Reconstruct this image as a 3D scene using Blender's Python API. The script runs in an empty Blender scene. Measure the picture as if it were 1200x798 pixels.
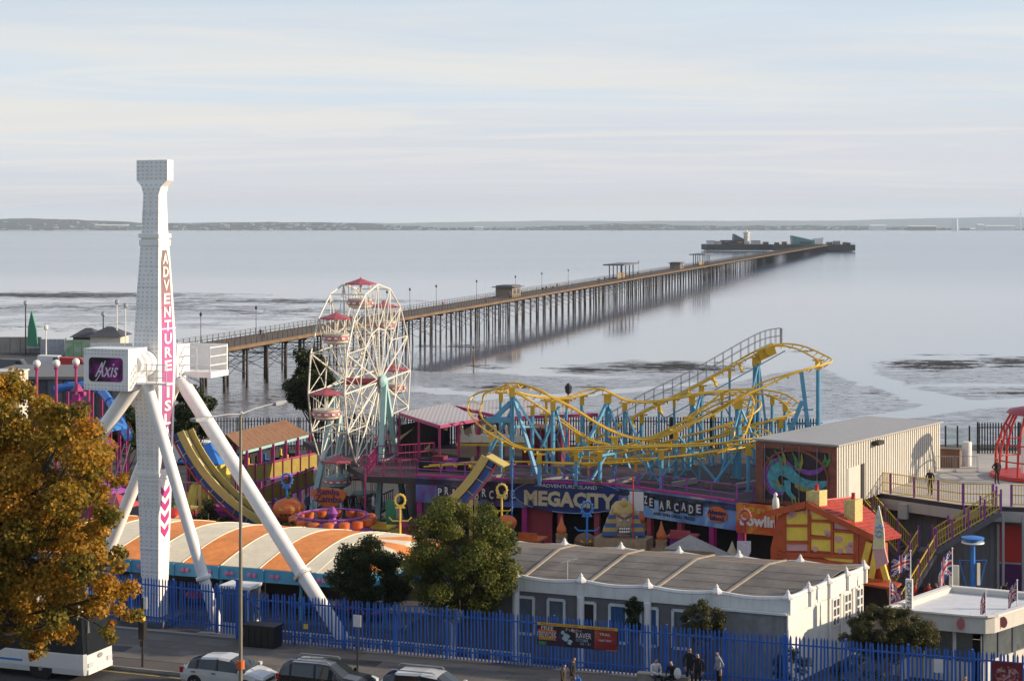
import bpy, math, random
import numpy as np
from mathutils import Vector, Matrix
random.seed(7); np.random.seed(7)
R = math.radians
sc = bpy.context.scene
COL = sc.collection
# ------------------------------------------------------------------ camera
CAM_Z, FOC, HOR, CX = 21.0, 2000.0, 265.0, 600.0
cd = bpy.data.cameras.new("camera"); cam = bpy.data.objects.new("camera", cd); COL.objects.link(cam)
cam.location = (0, 0, CAM_Z); cam.rotation_euler = (R(90), 0, 0)
cd.sensor_width = 36; cd.lens = 60.0; cd.shift_y = -134 / 1200; cd.clip_start = 1; cd.clip_end = 60000
sc.camera = cam
# ------------------------------------------------------------------ light
SUN_AZ, SUN_EL = 91.0, 17.0       # azimuth clockwise from +Y (view direction), low sun at the right
sx, sy, sz = math.sin(R(SUN_AZ))*math.cos(R(SUN_EL)), math.cos(R(SUN_AZ))*math.cos(R(SUN_EL)), math.sin(R(SUN_EL))
sl = bpy.data.lights.new("sun", 'SUN'); sun = bpy.data.objects.new("sun", sl); COL.objects.link(sun)
sl.energy = 5.0; sl.angle = R(0.6); sl.color = (1.0, 0.80, 0.57)
sun.rotation_euler = Vector((sx, sy, sz)).to_track_quat('Z', 'Y').to_euler(); sun.location = (60, 40, 60)
world = bpy.data.worlds.new("World"); sc.world = world; world.use_nodes = True
wn, wl = world.node_tree.nodes, world.node_tree.links
wn.clear()
sky = wn.new('ShaderNodeTexSky'); sky.sky_type = 'NISHITA'; sky.sun_disc = False
sky.sun_elevation = R(SUN_EL); sky.sun_rotation = R(SUN_AZ); sky.air_density = 1.0; sky.dust_density = 0.6; sky.ozone_density = 1.6
bg = wn.new('ShaderNodeBackground'); bg.inputs[1].default_value = 0.137
wo = wn.new('ShaderNodeOutputWorld')
tc = wn.new('ShaderNodeTexCoord')
sep = wn.new('ShaderNodeSeparateXYZ'); wl.new(tc.outputs['Generated'], sep.inputs[0])
def wmath(op, a, b=None, c=None):
    n = wn.new('ShaderNodeMath'); n.operation = op
    for i, x in enumerate((a, b, c)):
        if x is None: continue
        if isinstance(x, (int, float)): n.inputs[i].default_value = x
        else: wl.new(x, n.inputs[i])
    return n.outputs[0]
zc = wmath('ADD', wmath('MAXIMUM', sep.outputs[2], 0.0), 0.045)
cxx = wmath('DIVIDE', sep.outputs[0], zc); cyy = wmath('DIVIDE', sep.outputs[1], zc)
comb = wn.new('ShaderNodeCombineXYZ'); wl.new(wmath('MULTIPLY', cxx, 0.42), comb.inputs[0]); wl.new(cyy, comb.inputs[1])
def wnoise(scale, detail, rough, dist=0.0, off=0.0):
    m = wn.new('ShaderNodeMapping'); m.inputs['Location'].default_value = (off, off*0.7, off*1.3); wl.new(comb.outputs[0], m.inputs[0])
    n = wn.new('ShaderNodeTexNoise'); n.inputs['Scale'].default_value = scale; n.inputs['Detail'].default_value = detail
    n.inputs['Roughness'].default_value = rough; n.inputs['Distortion'].default_value = dist
    wl.new(m.outputs[0], n.inputs['Vector']); return n.outputs['Fac']
def wramp(x, lo, hi):
    n = wn.new('ShaderNodeMapRange'); n.interpolation_type = 'SMOOTHSTEP'; wl.new(x, n.inputs[0])
    n.inputs[1].default_value = lo; n.inputs[2].default_value = hi; return n.outputs[0]
def wmix(fac, a, b):
    n = wn.new('ShaderNodeMix'); n.data_type = 'RGBA'
    if isinstance(fac, (int, float)): n.inputs[0].default_value = fac
    else: wl.new(fac, n.inputs[0])
    for i, x in ((6, a), (7, b)):
        if isinstance(x, tuple): n.inputs[i].default_value = x + (1,)
        else: wl.new(x, n.inputs[i])
    return n.outputs[2]
# thin high cloud: its optical depth grows towards the horizon as 1/sin(elevation)
zel = wmath('ADD', wmath('MAXIMUM', sep.outputs[2], 0.0), 0.05)
cov = wmath('SUBTRACT', 1.0, wmath('POWER', 2.71828, wmath('DIVIDE', -0.30, zel)))
c1 = wramp(wnoise(0.30, 6, 0.58, 0.8, 3.1), 0.40, 0.62)
c2 = wramp(wnoise(0.75, 7, 0.62, 0.9, 11.7), 0.46, 0.70)
c3 = wramp(wnoise(0.20, 5, 0.5, 0.5, 29.0), 0.44, 0.62)
v0 = wmix(c1, (4.25, 4.85, 5.55), (5.35, 5.2, 5.0))            # veil: blue-grey to cream
v1 = wmix(wmath('MULTIPLY', c3, 0.75), v0, (3.95, 4.32, 5.1))
v2 = wmix(wmath('MULTIPLY', c2, 0.5), v1, (5.95, 5.55, 5.1))
hzn = wmath('POWER', 2.71828, wmath('DIVIDE', wmath('MAXIMUM', sep.outputs[2], 0.0), -0.045))
v3 = wmix(wmath('MULTIPLY', hzn, 0.55), v2, (5.3, 5.05, 4.8))   # warm dust low over the horizon
s3 = wmix(cov, sky.outputs[0], v3)
wl.new(s3, bg.inputs[0]); wl.new(bg.outputs[0], wo.inputs[0])
sc.view_settings.view_transform = 'Standard'; sc.view_settings.look = 'None'
sc.view_settings.exposure = 0.24; sc.view_settings.gamma = 1.0; sc.view_settings.use_curve_mapping = False
sc.render.engine = 'CYCLES'
sc.cycles.use_denoising = True
sc.cycles.max_bounces = 6; sc.cycles.diffuse_bounces = 3; sc.cycles.glossy_bounces = 3
sc.cycles.transparent_max_bounces = 12; sc.cycles.volume_bounces = 0
sc.cycles.use_adaptive_sampling = True

# ------------------------------------------------------------------ geometry helpers
U = Vector((0.941, -0.338, 0)); V = Vector((0.338, 0.941, 0)); ZV = Vector((0, 0, 1))
PARK = -1.0; DECK = 4.5; SEA = -6.5
def W(px, py, Y): return Vector(((px-CX)*Y/FOC, Y, CAM_Z-(py-HOR)*Y/FOC))
def G(px, py, z=0.0):
    Y = (CAM_Z-z)*FOC/(py-HOR); return Vector(((px-CX)*Y/FOC, Y, z))
def XW(px, Y): return (px-CX)*Y/FOC
def ZW(py, Y): return CAM_Z-(py-HOR)*Y/FOC
def OR(px, Y, z): return Vector(((px-CX)*Y/FOC, Y, z))

class MB:
    def __init__(s): s.v = []; s.f = []; s.m = []
    def add(s, vs, fs, m=0):
        b = len(s.v); s.v.extend([tuple(p) for p in vs]); s.f.extend([tuple(i+b for i in f) for f in fs]); s.m.extend([m]*len(fs)); return s
    def box(s, a, b, m=0):
        x0, y0, z0 = a; x1, y1, z1 = b
        return s.add([(x0,y0,z0),(x1,y0,z0),(x1,y1,z0),(x0,y1,z0),(x0,y0,z1),(x1,y0,z1),(x1,y1,z1),(x0,y1,z1)],
              [(0,3,2,1),(4,5,6,7),(0,1,5,4),(1,2,6,5),(2,3,7,6),(3,0,4,7)], m)
    def ob(s, c, hx, hy, hz, m=0):           # oriented box: centre and three half vectors
        c, hx, hy, hz = Vector(c), Vector(hx), Vector(hy), Vector(hz)
        vs = [c-hx-hy-hz, c+hx-hy-hz, c+hx+hy-hz, c-hx+hy-hz, c-hx-hy+hz, c+hx-hy+hz, c+hx+hy+hz, c-hx+hy+hz]
        return s.add(vs, [(0,3,2,1),(4,5,6,7),(0,1,5,4),(1,2,6,5),(2,3,7,6),(3,0,4,7)], m)
    def ub(s, c, lu, lv, z0, z1, m=0, du=None):      # box aligned with the road axes, centre (x,y)
        du = du or U; dv = Vector((-du.y, du.x, 0))
        return s.ob((c[0], c[1], (z0+z1)/2), du*lu/2, dv*lv/2, ZV*(z1-z0)/2, m)
    def beam(s, p, q, w, h=None, m=0, up=ZV):
        p, q = Vector(p), Vector(q); h = h or w; d = (q-p)
        if d.length < 1e-6: return s
        d.normalize(); a = d.cross(Vector(up))
        if a.length < 1e-3: a = d.cross(Vector((1, 0, 0)))
        a.normalize(); b = a.cross(d).normalized()
        return s.ob((p+q)/2, (q-p)/2, a*w/2, b*h/2, m)
    def tube(s, p, q, r0, r1=None, n=8, m=0, cap=True):
        return s.path([p, q], [r0, r0 if r1 is None else r1], n, m, cap)
    def path(s, pts, rs, n=8, m=0, cap=True, closed=False):
        pts = [Vector(p) for p in pts]; k = len(pts)
        if not hasattr(rs, '__len__'): rs = [rs]*k
        vs = []; prev = None
        for i, p in enumerate(pts):
            if closed: d = pts[(i+1) % k]-pts[i-1]
            else: d = pts[min(i+1, k-1)]-pts[max(i-1, 0)]
            d.normalize()
            a = prev - d*prev.dot(d) if prev is not None else (ZV.cross(d) if abs(d.z) < .95 else Vector((1, 0, 0)).cross(d))
            if a.length < 1e-5: a = Vector((1, 0, 0)).cross(d)
            a.normalize(); prev = a; b = d.cross(a)
            for j in range(n):
                t = 2*math.pi*j/n; vs.append(p+(a*math.cos(t)+b*math.sin(t))*rs[i])
        fs = []
        for i in range(k if closed else k-1):
            i2 = (i+1) % k
            for j in range(n): fs.append((i*n+j, i*n+(j+1) % n, i2*n+(j+1) % n, i2*n+j))
        if cap and not closed:
            fs.append(tuple(range(n-1, -1, -1))); fs.append(tuple((k-1)*n+j for j in range(n)))
        return s.add(vs, fs, m)
    def prism(s, poly, ext, m=0):           # polygon (list of 3D) pushed along ext
        n = len(poly); e = Vector(ext); a = [Vector(p) for p in poly]
        nrm = Vector((0, 0, 0))
        for i in range(n): nrm += a[i].cross(a[(i+1) % n])
        if nrm.dot(e) > 0: a.reverse()
        vs = a+[p+e for p in a]
        fs = [tuple(range(n)), tuple(range(2*n-1, n-1, -1))]
        for i in range(n): j = (i+1) % n; fs.append((i, i+n, j+n, j))
        return s.add(vs, fs, m)
    def lathe(s, prof, c=(0, 0, 0), n=12, m=0, ax=ZV, sx=1.0):
        c = Vector(c); ax = Vector(ax).normalized(); a = ax.orthogonal().normalized(); b = ax.cross(a); vs = []
        for r, z in prof:
            for j in range(n):
                t = 2*math.pi*j/n; vs.append(c+ax*z+(a*math.cos(t)*sx+b*math.sin(t))*r)
        fs = []
        for i in range(len(prof)-1):
            for j in range(n): fs.append((i*n+j, i*n+(j+1) % n, (i+1)*n+(j+1) % n, (i+1)*n+j))
        fs.append(tuple(range(n-1, -1, -1))); k = (len(prof)-1)*n; fs.append(tuple(k+j for j in range(n)))
        return s.add(vs, fs, m)
    def ball(s, c, r, n=10, m=0, k=6):
        rx, ry, rz = r if hasattr(r, '__len__') else (r, r, r); vs = []
        for i in range(1, k):
            t = math.pi*i/k
            for j in range(n):
                p = 2*math.pi*j/n; vs.append((c[0]+rx*math.sin(t)*math.cos(p), c[1]+ry*math.sin(t)*math.sin(p), c[2]-rz*math.cos(t)))
        vs.append((c[0], c[1], c[2]-rz)); vs.append((c[0], c[1], c[2]+rz)); b0 = (k-1)*n; fs = []
        for i in range(k-2):
            for j in range(n): fs.append((i*n+j, i*n+(j+1) % n, (i+1)*n+(j+1) % n, (i+1)*n+j))
        for j in range(n): fs.append((b0, (j+1) % n, j)); fs.append((b0+1, (k-2)*n+j, (k-2)*n+(j+1) % n))
        return s.add(vs, fs, m)
    def quad(s, a, b, c, d, m=0): return s.add([a, b, c, d], [(0, 1, 2, 3)], m)
    def slab(s, a, b, c, d, t, m=0):         # thin solid plate from four corners, thickness along its normal
        a, b, c, d = map(Vector, (a, b, c, d)); n = (b-a).cross(d-a).normalized()*t
        return s.prism([a, b, c, d], n, m)
    def mesh(s, name, off=Vector((0, 0, 0)), smooth=False):
        me = bpy.data.meshes.new(name)
        me.from_pydata([(x-off.x, y-off.y, z-off.z) for x, y, z in s.v], [], s.f)
        if any(s.m): me.polygons.foreach_set('material_index', s.m)
        if smooth:
            me.polygons.foreach_set('use_smooth', [True]*len(s.f))
        me.update(); return me

def wloc(o):
    l = Vector((0, 0, 0))
    while o is not None: l += o.location; o = o.parent
    return l
def put(name, me, mats, parent=None, loc=None, kind=None):
    o = bpy.data.objects.new(name, me); COL.objects.link(o)
    if mats is not None:
        for mm in (mats if isinstance(mats, (list, tuple)) else [mats]): 
            if len(me.materials) < (len(mats) if isinstance(mats, (list, tuple)) else 1): me.materials.append(mm)
    if parent is not None: o.parent = parent
    if loc is not None: o.location = loc
    if kind: o['kind'] = kind
    return o
def build(name, mb, mats, parent=None, smooth=False, kind=None, base=None):
    """link mb (in world coordinates) as one mesh object; base = origin for a top-level mesh"""
    if parent is not None: off = wloc(parent)
    else: off = Vector(base) if base is not None else Vector((0, 0, 0))
    me = mb.mesh(name, off, smooth)
    if smooth and smooth != 'all':
        try: me.set_sharp_from_angle(angle=R(40))
        except Exception: pass
    o = put(name, me, mats, parent, None, kind)
    if parent is None: o.location = off
    return o
def tag(o, label, cat, group=None):
    o['label'] = label; o['category'] = cat
    if group: o['group'] = group
    return o
def thing(name, label, cat, loc, group=None):
    o = bpy.data.objects.new(name, None); COL.objects.link(o); o.location = loc; o.empty_display_size = 0.3
    return tag(o, label, cat, group)
def struct(name, mb, mats, smooth=False, base=None):
    o = build(name, mb, mats, None, smooth, 'structure', base); return o
def copy_tree(o, parent=None):
    c = o.copy(); COL.objects.link(c)
    if parent is not None: c.parent = parent
    for ch in o.children: copy_tree(ch, c)
    return c
def dup(o, loc, rz=None, label=None, scale=None):
    c = copy_tree(o); c.location = loc
    if rz is not None: c.rotation_euler = (0, 0, rz)
    if label: c['label'] = label
    if scale: c.scale = (scale,)*3 if not hasattr(scale, '__len__') else scale
    return c
def share(name, me, mat, parent, loc, rz=0.0, scale=None):   # a piece that shares mesh data; loc in world
    if len(me.materials) == 0: me.materials.append(mat)
    o = bpy.data.objects.new(name, me); COL.objects.link(o); o.parent = parent
    o.location = Vector(loc)-wloc(parent)
    if rz: o.rotation_euler = (0, 0, rz)
    if scale: o.scale = scale
    return o
def catmull(pts, n=8):
    pts = [Vector(p) for p in pts]; out = []
    P = [pts[0]*2-pts[1]]+pts+[pts[-1]*2-pts[-2]]
    for i in range(1, len(P)-2):
        a, b, c, d = P[i-1:i+3]
        for k in range(n):
            t = k/n; out.append(0.5*((2*b)+(c-a)*t+(2*a-5*b+4*c-d)*t*t+(3*b-a-3*c+d)*t**3))
    out.append(pts[-1].copy()); return out

# ------------------------------------------------------------------ materials
MATS = {}
def mat(name, col, rough=0.6, metal=0.0, var=0.12, scale=2.0, bump=0.0, bscale=20.0, spec=0.5, grime=0.0, coat=0.0, emis=None):
    if name in MATS: return MATS[name]
    m = bpy.data.materials.new(name); m.use_nodes = True; nt = m.node_tree; n, l = nt.nodes, nt.links
    b = n['Principled BSDF']; b.inputs['Roughness'].default_value = rough; b.inputs['Metallic'].default_value = metal
    b.inputs['Specular IOR Level'].default_value = spec; b.inputs['Coat Weight'].default_value = coat
    geo = n.new('ShaderNodeNewGeometry')
    tx = n.new('ShaderNodeTexNoise'); tx.inputs['Scale'].default_value = scale; tx.inputs['Detail'].default_value = 5; tx.inputs['Roughness'].default_value = 0.65
    l.new(geo.outputs['Position'], tx.inputs['Vector'])
    mr = n.new('ShaderNodeMapRange'); l.new(tx.outputs['Fac'], mr.inputs[0]); mr.inputs[1].default_value = 0.3; mr.inputs[2].default_value = 0.7
    mr.inputs[3].default_value = 1-var; mr.inputs[4].default_value = 1+var
    mx = n.new('ShaderNodeMix'); mx.data_type = 'RGBA'; mx.blend_type = 'MULTIPLY'; mx.inputs[0].default_value = 1.0
    mx.inputs[6].default_value = tuple(col)+(1,)
    cb = n.new('ShaderNodeCombineColor')
    for i in range(3): l.new(mr.outputs[0], cb.inputs[i])
    l.new(cb.outputs[0], mx.inputs[7]); out = mx.outputs[2]
    if grime > 0:
        mp = n.new('ShaderNodeMapping'); mp.inputs['Scale'].default_value = (2.5, 2.5, 0.35); l.new(geo.outputs['Position'], mp.inputs[0])
        t2 = n.new('ShaderNodeTexNoise'); t2.inputs['Scale'].default_value = 1.3; t2.inputs['Detail'].default_value = 7; t2.inputs['Roughness'].default_value = 0.7
        l.new(mp.outputs[0], t2.inputs['Vector'])
        r2 = n.new('ShaderNodeMapRange'); l.new(t2.outputs['Fac'], r2.inputs[0]); r2.inputs[1].default_value = 0.5; r2.inputs[2].default_value = 0.78; r2.inputs[4].default_value = grime
        m2 = n.new('ShaderNodeMix'); m2.data_type = 'RGBA'; l.new(r2.outputs[0], m2.inputs[0]); l.new(out, m2.inputs[6])
        m2.inputs[7].default_value = (col[0]*0.3+0.02, col[1]*0.27+0.015, col[2]*0.22+0.01, 1); out = m2.outputs[2]
    l.new(out, b.inputs['Base Color'])
    if bump > 0:
        t3 = n.new('ShaderNodeTexNoise'); t3.inputs['Scale'].default_value = bscale; t3.inputs['Detail'].default_value = 4
        l.new(geo.outputs['Position'], t3.inputs['Vector'])
        bp = n.new('ShaderNodeBump'); bp.inputs['Strength'].default_value = bump; bp.inputs['Distance'].default_value = 0.05
        l.new(t3.outputs['Fac'], bp.inputs['Height']); l.new(bp.outputs[0], b.inputs['Normal'])
    if emis:
        b.inputs['Emission Color'].default_value = tuple(emis[:3])+(1,); b.inputs['Emission Strength'].default_value = emis[3]
    MATS[name] = m; return m
def leafmat(name, cols, trans=0.3):
    m = bpy.data.materials.new(name); m.use_nodes = True; nt = m.node_tree; n, l = nt.nodes, nt.links
    b = n['Principled BSDF']; b.inputs['Roughness'].default_value = 0.55; b.inputs['Specular IOR Level'].default_value = 0.3
    at = n.new('ShaderNodeAttribute'); at.attribute_name = 'lv'
    cr = n.new('ShaderNodeValToRGB'); l.new(at.outputs['Fac'], cr.inputs[0])
    e = cr.color_ramp.elements
    while len(e) < len(cols): e.new(0.5)
    for i, c in enumerate(cols): e[i].position = i/(len(cols)-1); e[i].color = tuple(c)+(1,)
    l.new(cr.outputs[0], b.inputs['Base Color'])
    tr = n.new('ShaderNodeBsdfTranslucent'); l.new(cr.outputs[0], tr.inputs[0])
    ms = n.new('ShaderNodeMixShader'); ms.inputs[0].default_value = trans
    l.new(b.outputs[0], ms.inputs[1]); l.new(tr.outputs[0], ms.inputs[2]); l.new(ms.outputs[0], n['Material Output'].inputs[0])
    return m
M_white = mat('white_paint', (0.78, 0.76, 0.74), 0.45, var=0.05, grime=0.12)
M_whitewall = mat('white_render', (0.74, 0.73, 0.70), 0.8, var=0.07, grime=0.3)
M_steel = mat('galvanised_steel', (0.42, 0.43, 0.45), 0.45, 0.6, var=0.12)
M_black = mat('black_metal', (0.016, 0.016, 0.018), 0.5, var=0.2)
M_blue = mat('blue_paint', (0.022, 0.115, 0.46), 0.45, var=0.15)
M_cblue = mat('coaster_blue', (0.10, 0.33, 0.52), 0.5, var=0.14, grime=0.25)
M_yel = mat('coaster_yellow', (0.70, 0.43, 0.03), 0.42, var=0.12, grime=0.12)
M_pink = mat('pink_paint', (0.38, 0.04, 0.15), 0.5, var=0.15)
M_purple = mat('purple_paint', (0.28, 0.06, 0.32), 0.5, var=0.15)
M_mag = mat('magenta_paint', (0.45, 0.03, 0.22), 0.5, var=0.12)
M_red = mat('red_paint', (0.50, 0.03, 0.025), 0.5, var=0.12)
M_crim = mat('crimson_paint', (0.40, 0.06, 0.08), 0.5, var=0.12)
M_orange = mat('orange_paint', (0.62, 0.14, 0.03), 0.55, var=0.15)
M_bright = mat('yellow_paint', (0.66, 0.46, 0.06), 0.55, var=0.12)
M_turq = mat('turquoise_paint', (0.32, 0.52, 0.52), 0.5, var=0.1, grime=0.2)
M_cream = mat('cream_paint', (0.68, 0.64, 0.54), 0.5, var=0.08, grime=0.15)
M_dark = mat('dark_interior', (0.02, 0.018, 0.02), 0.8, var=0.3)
M_glass = mat('window_glass', (0.02, 0.025, 0.03), 0.06, var=0.1, spec=0.8)
M_rubber = mat('rubber', (0.012, 0.012, 0.013), 0.8, var=0.2)
M_conc = mat('concrete', (0.30, 0.28, 0.25), 0.85, var=0.18, scale=0.6, bump=0.25, grime=0.25)
M_wood = mat('weathered_timber', (0.17, 0.12, 0.085), 0.85, var=0.3, scale=0.8, grime=0.3)
M_brown = mat('brown_boards', (0.20, 0.105, 0.06), 0.8, var=0.2, grime=0.2)
M_grey = mat('grey_paint', (0.12, 0.125, 0.14), 0.6, var=0.1, grime=0.2)
M_bark = mat('bark', (0.06, 0.045, 0.033), 0.9, var=0.3, scale=4, bump=0.5)

# ------------------------------------------------------------------ text (made while the scene is still empty)
_tc = {}
def text_mesh(body, bold=0.0):
    key = (body, bold)
    if key in _tc: return _tc[key]
    cu = bpy.data.curves.new('t', 'FONT'); cu.body = body; cu.size = 1; cu.extrude = 0.01; cu.offset = bold; cu.resolution_u = 2
    ob = bpy.data.objects.new('t', cu); COL.objects.link(ob); bpy.context.view_layer.update()
    me = bpy.data.meshes.new_from_object(ob.evaluated_get(bpy.context.evaluated_depsgraph_get()))
    vs = np.array([v.co[:] for v in me.vertices]); fs = [tuple(p.vertices) for p in me.polygons]
    bpy.data.objects.remove(ob); bpy.data.curves.remove(cu); bpy.data.meshes.remove(me)
    mn, mx = vs.min(0), vs.max(0); _tc[key] = (vs, fs, mn, mx); return _tc[key]
def text(mb, body, c, w, h, right, up, m=0, bold=0.0, t=0.02):
    """lettering centred at c filling w x h on the plane right/up; stands proud by t"""
    vs, fs, mn, mx = text_mesh(body, bold)
    right, up = Vector(right).normalized(), Vector(up).normalized(); nr = right.cross(up)
    s = (mx-mn); out = []
    for p in vs:
        a = (p[0]-mn[0])/s[0]-0.5; b = (p[1]-mn[1])/s[1]-0.5; d = (p[2]-mn[2])/max(s[2], 1e-6)
        out.append(Vector(c)+right*a*w+up*b*h+nr*(d*t))
    mb.add(out, fs, m); return mb
for _t in ('ADVENTURE ISLAND', 'MEGACITY', 'ARCADE', 'PRIZE', 'COFFEE', 'lets go', 'bowling', 'FREE', 'FIREWORK', 'SPECTACULAR', 'Axis', 'Rumba', 'Samba') : text_mesh(_t)

# ------------------------------------------------------------------ people (made while the scene is still empty)
M_skin = mat('skin', (0.42, 0.25, 0.18), 0.6, var=0.08); M_hair = mat('dark_hair', (0.02, 0.014, 0.01), 0.6)
def body_mesh(name, pose='stand', arms='down', lean=0.0, seed=0):
    rd = random.Random(seed)
    V_, E_, Rr = [], [], []
    def v(x, y, z, r, p=None, r2=None):
        V_.append((x, y, z)); Rr.append((r, r2 or r))
        if p is not None: E_.append((p, len(V_)-1))
        return len(V_)-1
    sit = pose == 'sit'; hz = 0.50 if sit else 0.95
    pel = v(0, 0, hz, .155, None, .12); wa = v(0, .02+lean*.3, hz+.17, .145, pel, .105); ch = v(0, .03+lean*.6, hz+.36, .175, wa, .12)
    sh = v(0, .02+lean*.8, hz+.49, .12, ch, .09); ne = v(0, .03+lean, hz+.57, .055, sh); hd = v(0, .05+lean*1.1, hz+.66, .085, ne, .10); v(0, .05+lean*1.1, hz+.78, .07, hd, .085)
    v(0, .14+lean*1.1, hz+.675, .025, hd)
    st = {'stand': (.02, -.02), 'walk': (.30, -.26), 'sit': (0, 0)}[pose]
    for i, s in enumerate((-1, 1)):
        hp = v(s*.10, 0, hz-.06, .095, pel)
        if sit:
            kn = v(s*.16, .44, hz-.02, .07, hp); an = v(s*.15, .50, hz-.40, .05, kn); v(s*.15, .64, hz-.45, .04, an)
        else:
            kn = v(s*.105, st[i]*.45+.03, .50, .066, hp); an = v(s*.11, st[i], .10, .045, kn); v(s*.12, st[i]+.16, .04, .038, an)
        so = v(s*.20, .02+lean*.8, hz+.46, .065, sh)
        if arms == 'down': el = v(s*.27, -.02+lean*.6-st[i]*.3, hz+.19, .048, so); wr = v(s*.26, .08+lean*.5-st[i]*.5, hz-.04, .036, el)
        elif arms == 'hips': el = v(s*.36, -.06+lean*.6, hz+.22, .048, so); wr = v(s*.20, .10, hz+.06, .036, el)
        else: el = v(s*.25, .10+lean*.6, hz+.20, .048, so); wr = v(s*.12, .32+lean*.6, hz+.16, .036, el)
        dv = Vector(V_[wr])-Vector(V_[el]); dv.normalize()
        pw = Vector(V_[wr])+dv*.07; pm = v(*pw, .034, wr, .02)
        for k in range(4):
            q = pw+dv*(.085 - abs(k-1.4)*.012)+Vector((0, (k-1.5)*.02, 0)); v(*q, .009, pm)
        q = pw+dv*.02+Vector((-s*.01, .045, 0)); v(*q, .010, wr)
    me = bpy.data.meshes.new(name); me.from_pydata(V_, E_, [])
    ob = bpy.data.objects.new(name, me); COL.objects.link(ob)
    md = ob.modifiers.new('s', 'SKIN'); md.use_smooth_shade = True
    for i, r in enumerate(Rr): me.skin_vertices[0].data[i].radius = r; me.skin_vertices[0].data[i].use_root = (i == 0)
    sb = ob.modifiers.new('d', 'SUBSURF'); sb.levels = 1; sb.render_levels = 1
    bpy.context.view_layer.update()
    out = bpy.data.meshes.new_from_object(ob.evaluated_get(bpy.context.evaluated_depsgraph_get()))
    bpy.data.objects.remove(ob); out.name = name
    idx = []
    for p in out.polygons:
        c = p.center; z = c.z-hz
        if z > .56: k = 3 if (z > .74 or (c.y < .03+lean*1.1 and z > .60)) else 0
        elif abs(c.x) > .15 and z < .08 and not sit and z > -.25: k = 0 if z < -.06 else 1
        elif sit and c.z < hz-.38 or (not sit and c.z < .09): k = 4
        elif z < -.03 or (sit and c.y > .15 and z < .05): k = 2
        else: k = 1
        idx.append(k)
    out.polygons.foreach_set('material_index', idx); out.polygons.foreach_set('use_smooth', [True]*len(idx))
    return out
BODY = {k: body_mesh('body_'+k, *a) for k, a in dict(stand=('stand', 'down'), walk=('walk', 'down'), hips=('stand', 'hips', .04), hold=('stand', 'front', .03), sit=('sit', 'front', .12)).items()}
# far figures stay one light continuous mesh as well
def person(loc, rz, kind, top, legs, label, group=None, scale=1.0, hair=None, skin=None, cloth=None):
    me = BODY[kind].copy()
    for mm in (skin or M_skin, top, legs, hair or M_hair, M_black): me.materials.append(mm)
    o = bpy.data.objects.new('person', me); COL.objects.link(o); o.location = loc; o.rotation_euler = (0, 0, rz); o.scale = (scale,)*3
    return tag(o, label, 'person', group)
def cloth(name, c, var=0.15): return mat('cloth_'+name, c, 0.85, var=var, scale=6)
C_black = cloth('black', (0.012, 0.012, 0.014)); C_navy = cloth('navy', (0.015, 0.02, 0.05)); C_grey = cloth('grey', (0.30, 0.31, 0.36))
C_brown = cloth('brown', (0.05, 0.035, 0.025)); C_red = cloth('red', (0.35, 0.02, 0.02)); C_blue = cloth('blue', (0.05, 0.12, 0.32)); C_white = cloth('white', (0.6, 0.6, 0.6)); C_denim = cloth('denim', (0.05, 0.07, 0.13))

# ------------------------------------------------------------------ foliage
def leaves_mesh(name, clumps, n, size, seed=0, flat=1.0, droop=0.0):
    """clumps: list of (centre, (rx,ry,rz), weight); n leaf faces of about `size` metres with attribute lv"""
    rg = np.random.RandomState(seed)
    wts = np.array([c[2] for c in clumps], float); wts /= wts.sum()
    ci = rg.choice(len(clumps), n, p=wts)
    cen = np.array([tuple(c[0]) for c in clumps])[ci]; rad = np.array([c[1] for c in clumps], float)[ci]
    d = rg.normal(size=(n, 3)); d /= np.linalg.norm(d, axis=1)[:, None]
    r = rg.uniform(0, 1, n)**0.45
    pos = cen+d*rad*r[:, None]
    nr = d*0.8+rg.normal(size=(n, 3))*0.75+np.array([0.0, 0, 0.35]); nr /= np.linalg.norm(nr, axis=1)[:, None]
    t = np.cross(nr, rg.normal(size=(n, 3))); t /= np.linalg.norm(t, axis=1)[:, None]; t[:, 2] -= droop; t /= np.linalg.norm(t, axis=1)[:, None]
    b = np.cross(nr, t)
    s = size*rg.uniform(0.6, 1.35, n)[:, None]
    v = np.empty((n, 4, 3)); v[:, 0] = pos-t*s*0.5; v[:, 1] = pos+b*s*0.32*flat+nr*s*.08; v[:, 2] = pos+t*s*0.5; v[:, 3] = pos-b*s*0.32*flat+nr*s*.08
    me = bpy.data.meshes.new(name); me.vertices.add(4*n); me.vertices.foreach_set('co', v.reshape(-1))
    me.loops.add(4*n); me.loops.foreach_set('vertex_index', np.arange(4*n, dtype=np.int32))
    me.polygons.add(n); me.polygons.foreach_set('loop_start', np.arange(0, 4*n, 4, dtype=np.int32)); me.polygons.foreach_set('loop_total', np.full(n, 4, np.int32))
    me.update(calc_edges=True)
    cl = rg.uniform(0, 1, len(clumps))[ci]
    lv = np.clip(0.55*cl+0.45*rg.uniform(0, 1, n), 0, 1)
    at = me.attributes.new('lv', 'FLOAT', 'POINT'); at.data.foreach_set('value', np.repeat(lv, 4).astype(np.float32))
    return me
def crown_clumps(c, r, k, cr, seed, lo=-0.7):
    rd = random.Random(seed); out = []
    while len(out) < k:
        d = Vector((rd.gauss(0, 1), rd.gauss(0, 1), rd.gauss(0, 1))).normalized()
        if d.z < lo: continue
        f = rd.uniform(0.25, 1.0)**0.5
        q = rd.uniform(0.6, 1.3)*cr
        out.append((Vector((c[0]+d.x*r[0]*f, c[1]+d.y*r[1]*f, c[2]+d.z*r[2]*f)), (q, q, q*.75), q*q*rd.uniform(.6, 1.2)))
    return out
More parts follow.
